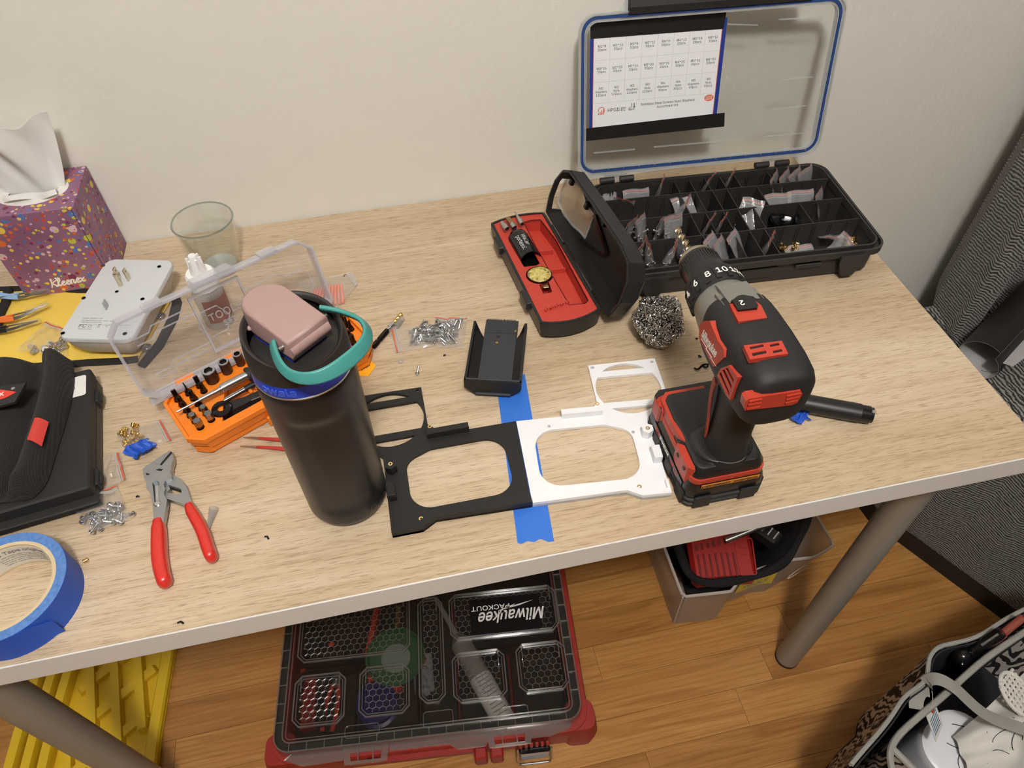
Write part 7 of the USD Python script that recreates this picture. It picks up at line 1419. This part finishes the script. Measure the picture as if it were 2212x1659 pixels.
sh = [bl_(*q, .30) for q in ((1982, 1530), (1984, 1505), (1998, 1490), (2010, 1492))]; part('handle_strap', strap(smoothpath([(x, y, .296) for x, y in sh], 14), .018, .002, [0, .3, 1]), pip, tote)
# things in the tote
def intote(px, py, h): x, y = bl_(px, py, h); return bfm.w(x, y, h)
cl = mat('white_cloth', C(214, 210, 202), .8, bump=.25, bscale=120)
wc = thing('white_cloth', 'white cloth bag with thin black line drawings in the tote', 'cloth', (0, 0, 0))
c4 = [intote(*q, .235) for q in ((2072, 1585), (2230, 1440), (2300, 1680), (2125, 1720))]
def clothfn(u, v):
    P = (c4[0] * (1 - u)[..., None] + c4[1] * u[..., None]) * (1 - v)[..., None] + (c4[3] * (1 - u)[..., None] + c4[2] * u[..., None]) * v[..., None]; P = np.array(P)
    P[..., 2] = .215 + .035 * np.sin(np.pi * np.clip(u * 1.1, 0, 1)) * np.sin(np.pi * np.clip(v + .15, 0, 1)) + .006 * np.sin(9 * u + 5 * v) + .004 * np.sin(17 * v - 8 * u); return P
part('cloth', sheet(clothfn, 40, 40, .002), cl, wc, smooth=60)
def on_cloth(u, v): return clothfn(np.array([[u]]), np.array([[v]]))[0, 0]
for k, pts in enumerate((((.25, .25), (.35, .18), (.45, .22), (.55, .30)), ((.30, .40), (.42, .35), (.55, .42), (.60, .55)), ((.45, .6), (.5, .45), (.62, .4), (.8, .5)), ((.2, .6), (.3, .5), (.4, .62)))): part('drawn_line', tube(smoothpath([on_cloth(*q) + [0, 0, .0014] for q in pts], 20), .0006, 5), K['black_ink'], wc)
P = intote(2196, 1498, .262); wd = thing('wicker_disc', 'round white woven disc lying on the white cloth', 'disc', P, R=R3(18, 10, 20))
part('rim', tube([(.024 * math.cos(a), .030 * math.sin(a), 0) for a in np.linspace(0, 2 * np.pi, 40, endpoint=False)], .003, 8, True), cl, wd); part('weave', cat(*[tube([(-.022, y, .001), (.022, y + .006, .001)], .0022, 6) for y in np.linspace(-.02, .02, 7)], *[tube([(x, -.026, .0015), (x, .026, .0015)], .0018, 6) for x in np.linspace(-.016, .016, 5)]), cl, wd)
wm = thing('white_print_box', 'smooth white curved box with black line drawing in the tote corner', 'box', intote(2030, 1650, .13), bfm.deg)
part('body', loft(rr(-.055, -.06, .06, .055, .045, 8), [(-.12, .002), (.06, 0), (.074, .004), (.078, .012)]), mat('box_white', C(232, 232, 236), .35), wm, smooth=40)
for k, pts in enumerate((((-.03, -.02), (-.01, .0), (.01, -.005), (.02, -.03)), ((-.01, .02), (.0, .0), (.012, -.02), (.02, -.045)), ((.02, .03), (.035, .01), (.045, -.02)), ((-.02, -.035), (.0, -.02), (.02, -.05)))): part('drawn_line', tube(smoothpath([(x, y, .0785) for x, y in pts], 16), .0006, 5), K['black_ink'], wm)
tg = thing('price_tag', 'small printed card tag hanging at the tote rim', 'tag', intote(2018, 1555, .27), R=R3(55, 0, 38)); part('card', bx(.030, .060, .0006, 0, 0, 0), K['paper'], tg, smooth=False); part('print', cat(*[bx(.022, .003, .0002, 0, -.02 + .006 * k, .0006) for k in range(6)]), mat('tag_blue', C(110, 140, 160), .6), tg, smooth=False); part('spot', mv(lathe([(0, 0), (.006, 0), (.006, .0003), (0, .0003)], 20), .005, .018, .0006), mat('tag_red', C(190, 80, 60), .6), tg); part('string', tube([(0, .028, .001), (-.004, .05, .01), (0, .07, .012)], .0004, 5), K['paper'], tg)
def stick(name, label, cat_, a, b, ha, hb, prof, m):
    A, B = intote(*a, ha), intote(*b, hb); t2 = thing(name, label, cat_, A, R=basis(z=B - A, y=[0, 0, 1])); L2 = np.linalg.norm(B - A); part('shaft', lathe([(r, z * L2) for r, z in prof], 20), m, t2); return t2, L2
t2, L2 = stick('marker', 'dark red marker pen standing in the tote pocket', 'marker', (2138, 1392), (2212, 1332), .285, .335, [(0, 0), (.0062, 0), (.0066, .4), (.0055, .42), (.0055, .98), (0, 1)], mat('marker_red', C(150, 76, 62), .5))
t2, L2 = stick('black_tool', 'black cylindrical tool with a clip standing in the tote pocket', 'tool', (2075, 1425), (2165, 1365), .265, .325, [(0, 0), (.010, 0), (.011, .25), (.0085, .30), (.0085, .92), (.007, 1), (0, 1)], K['gloss_black']); part('clip', bx(.004, .003, .03, 0, .0095, L2 * .55, .0008), K['zinc'], t2, smooth=False)
P = intote(2078, 1418, .28); bs2 = thing('black_ball_grip', 'shiny black rounded grip in the tote pocket', 'grip', P); part('body', trimesh.creation.icosphere(3, .014), K['gloss_black'], bs2); part('stud', mv(trimesh.creation.icosphere(1, .0025), -.012, -.012, .008), K['zinc'], bs2)
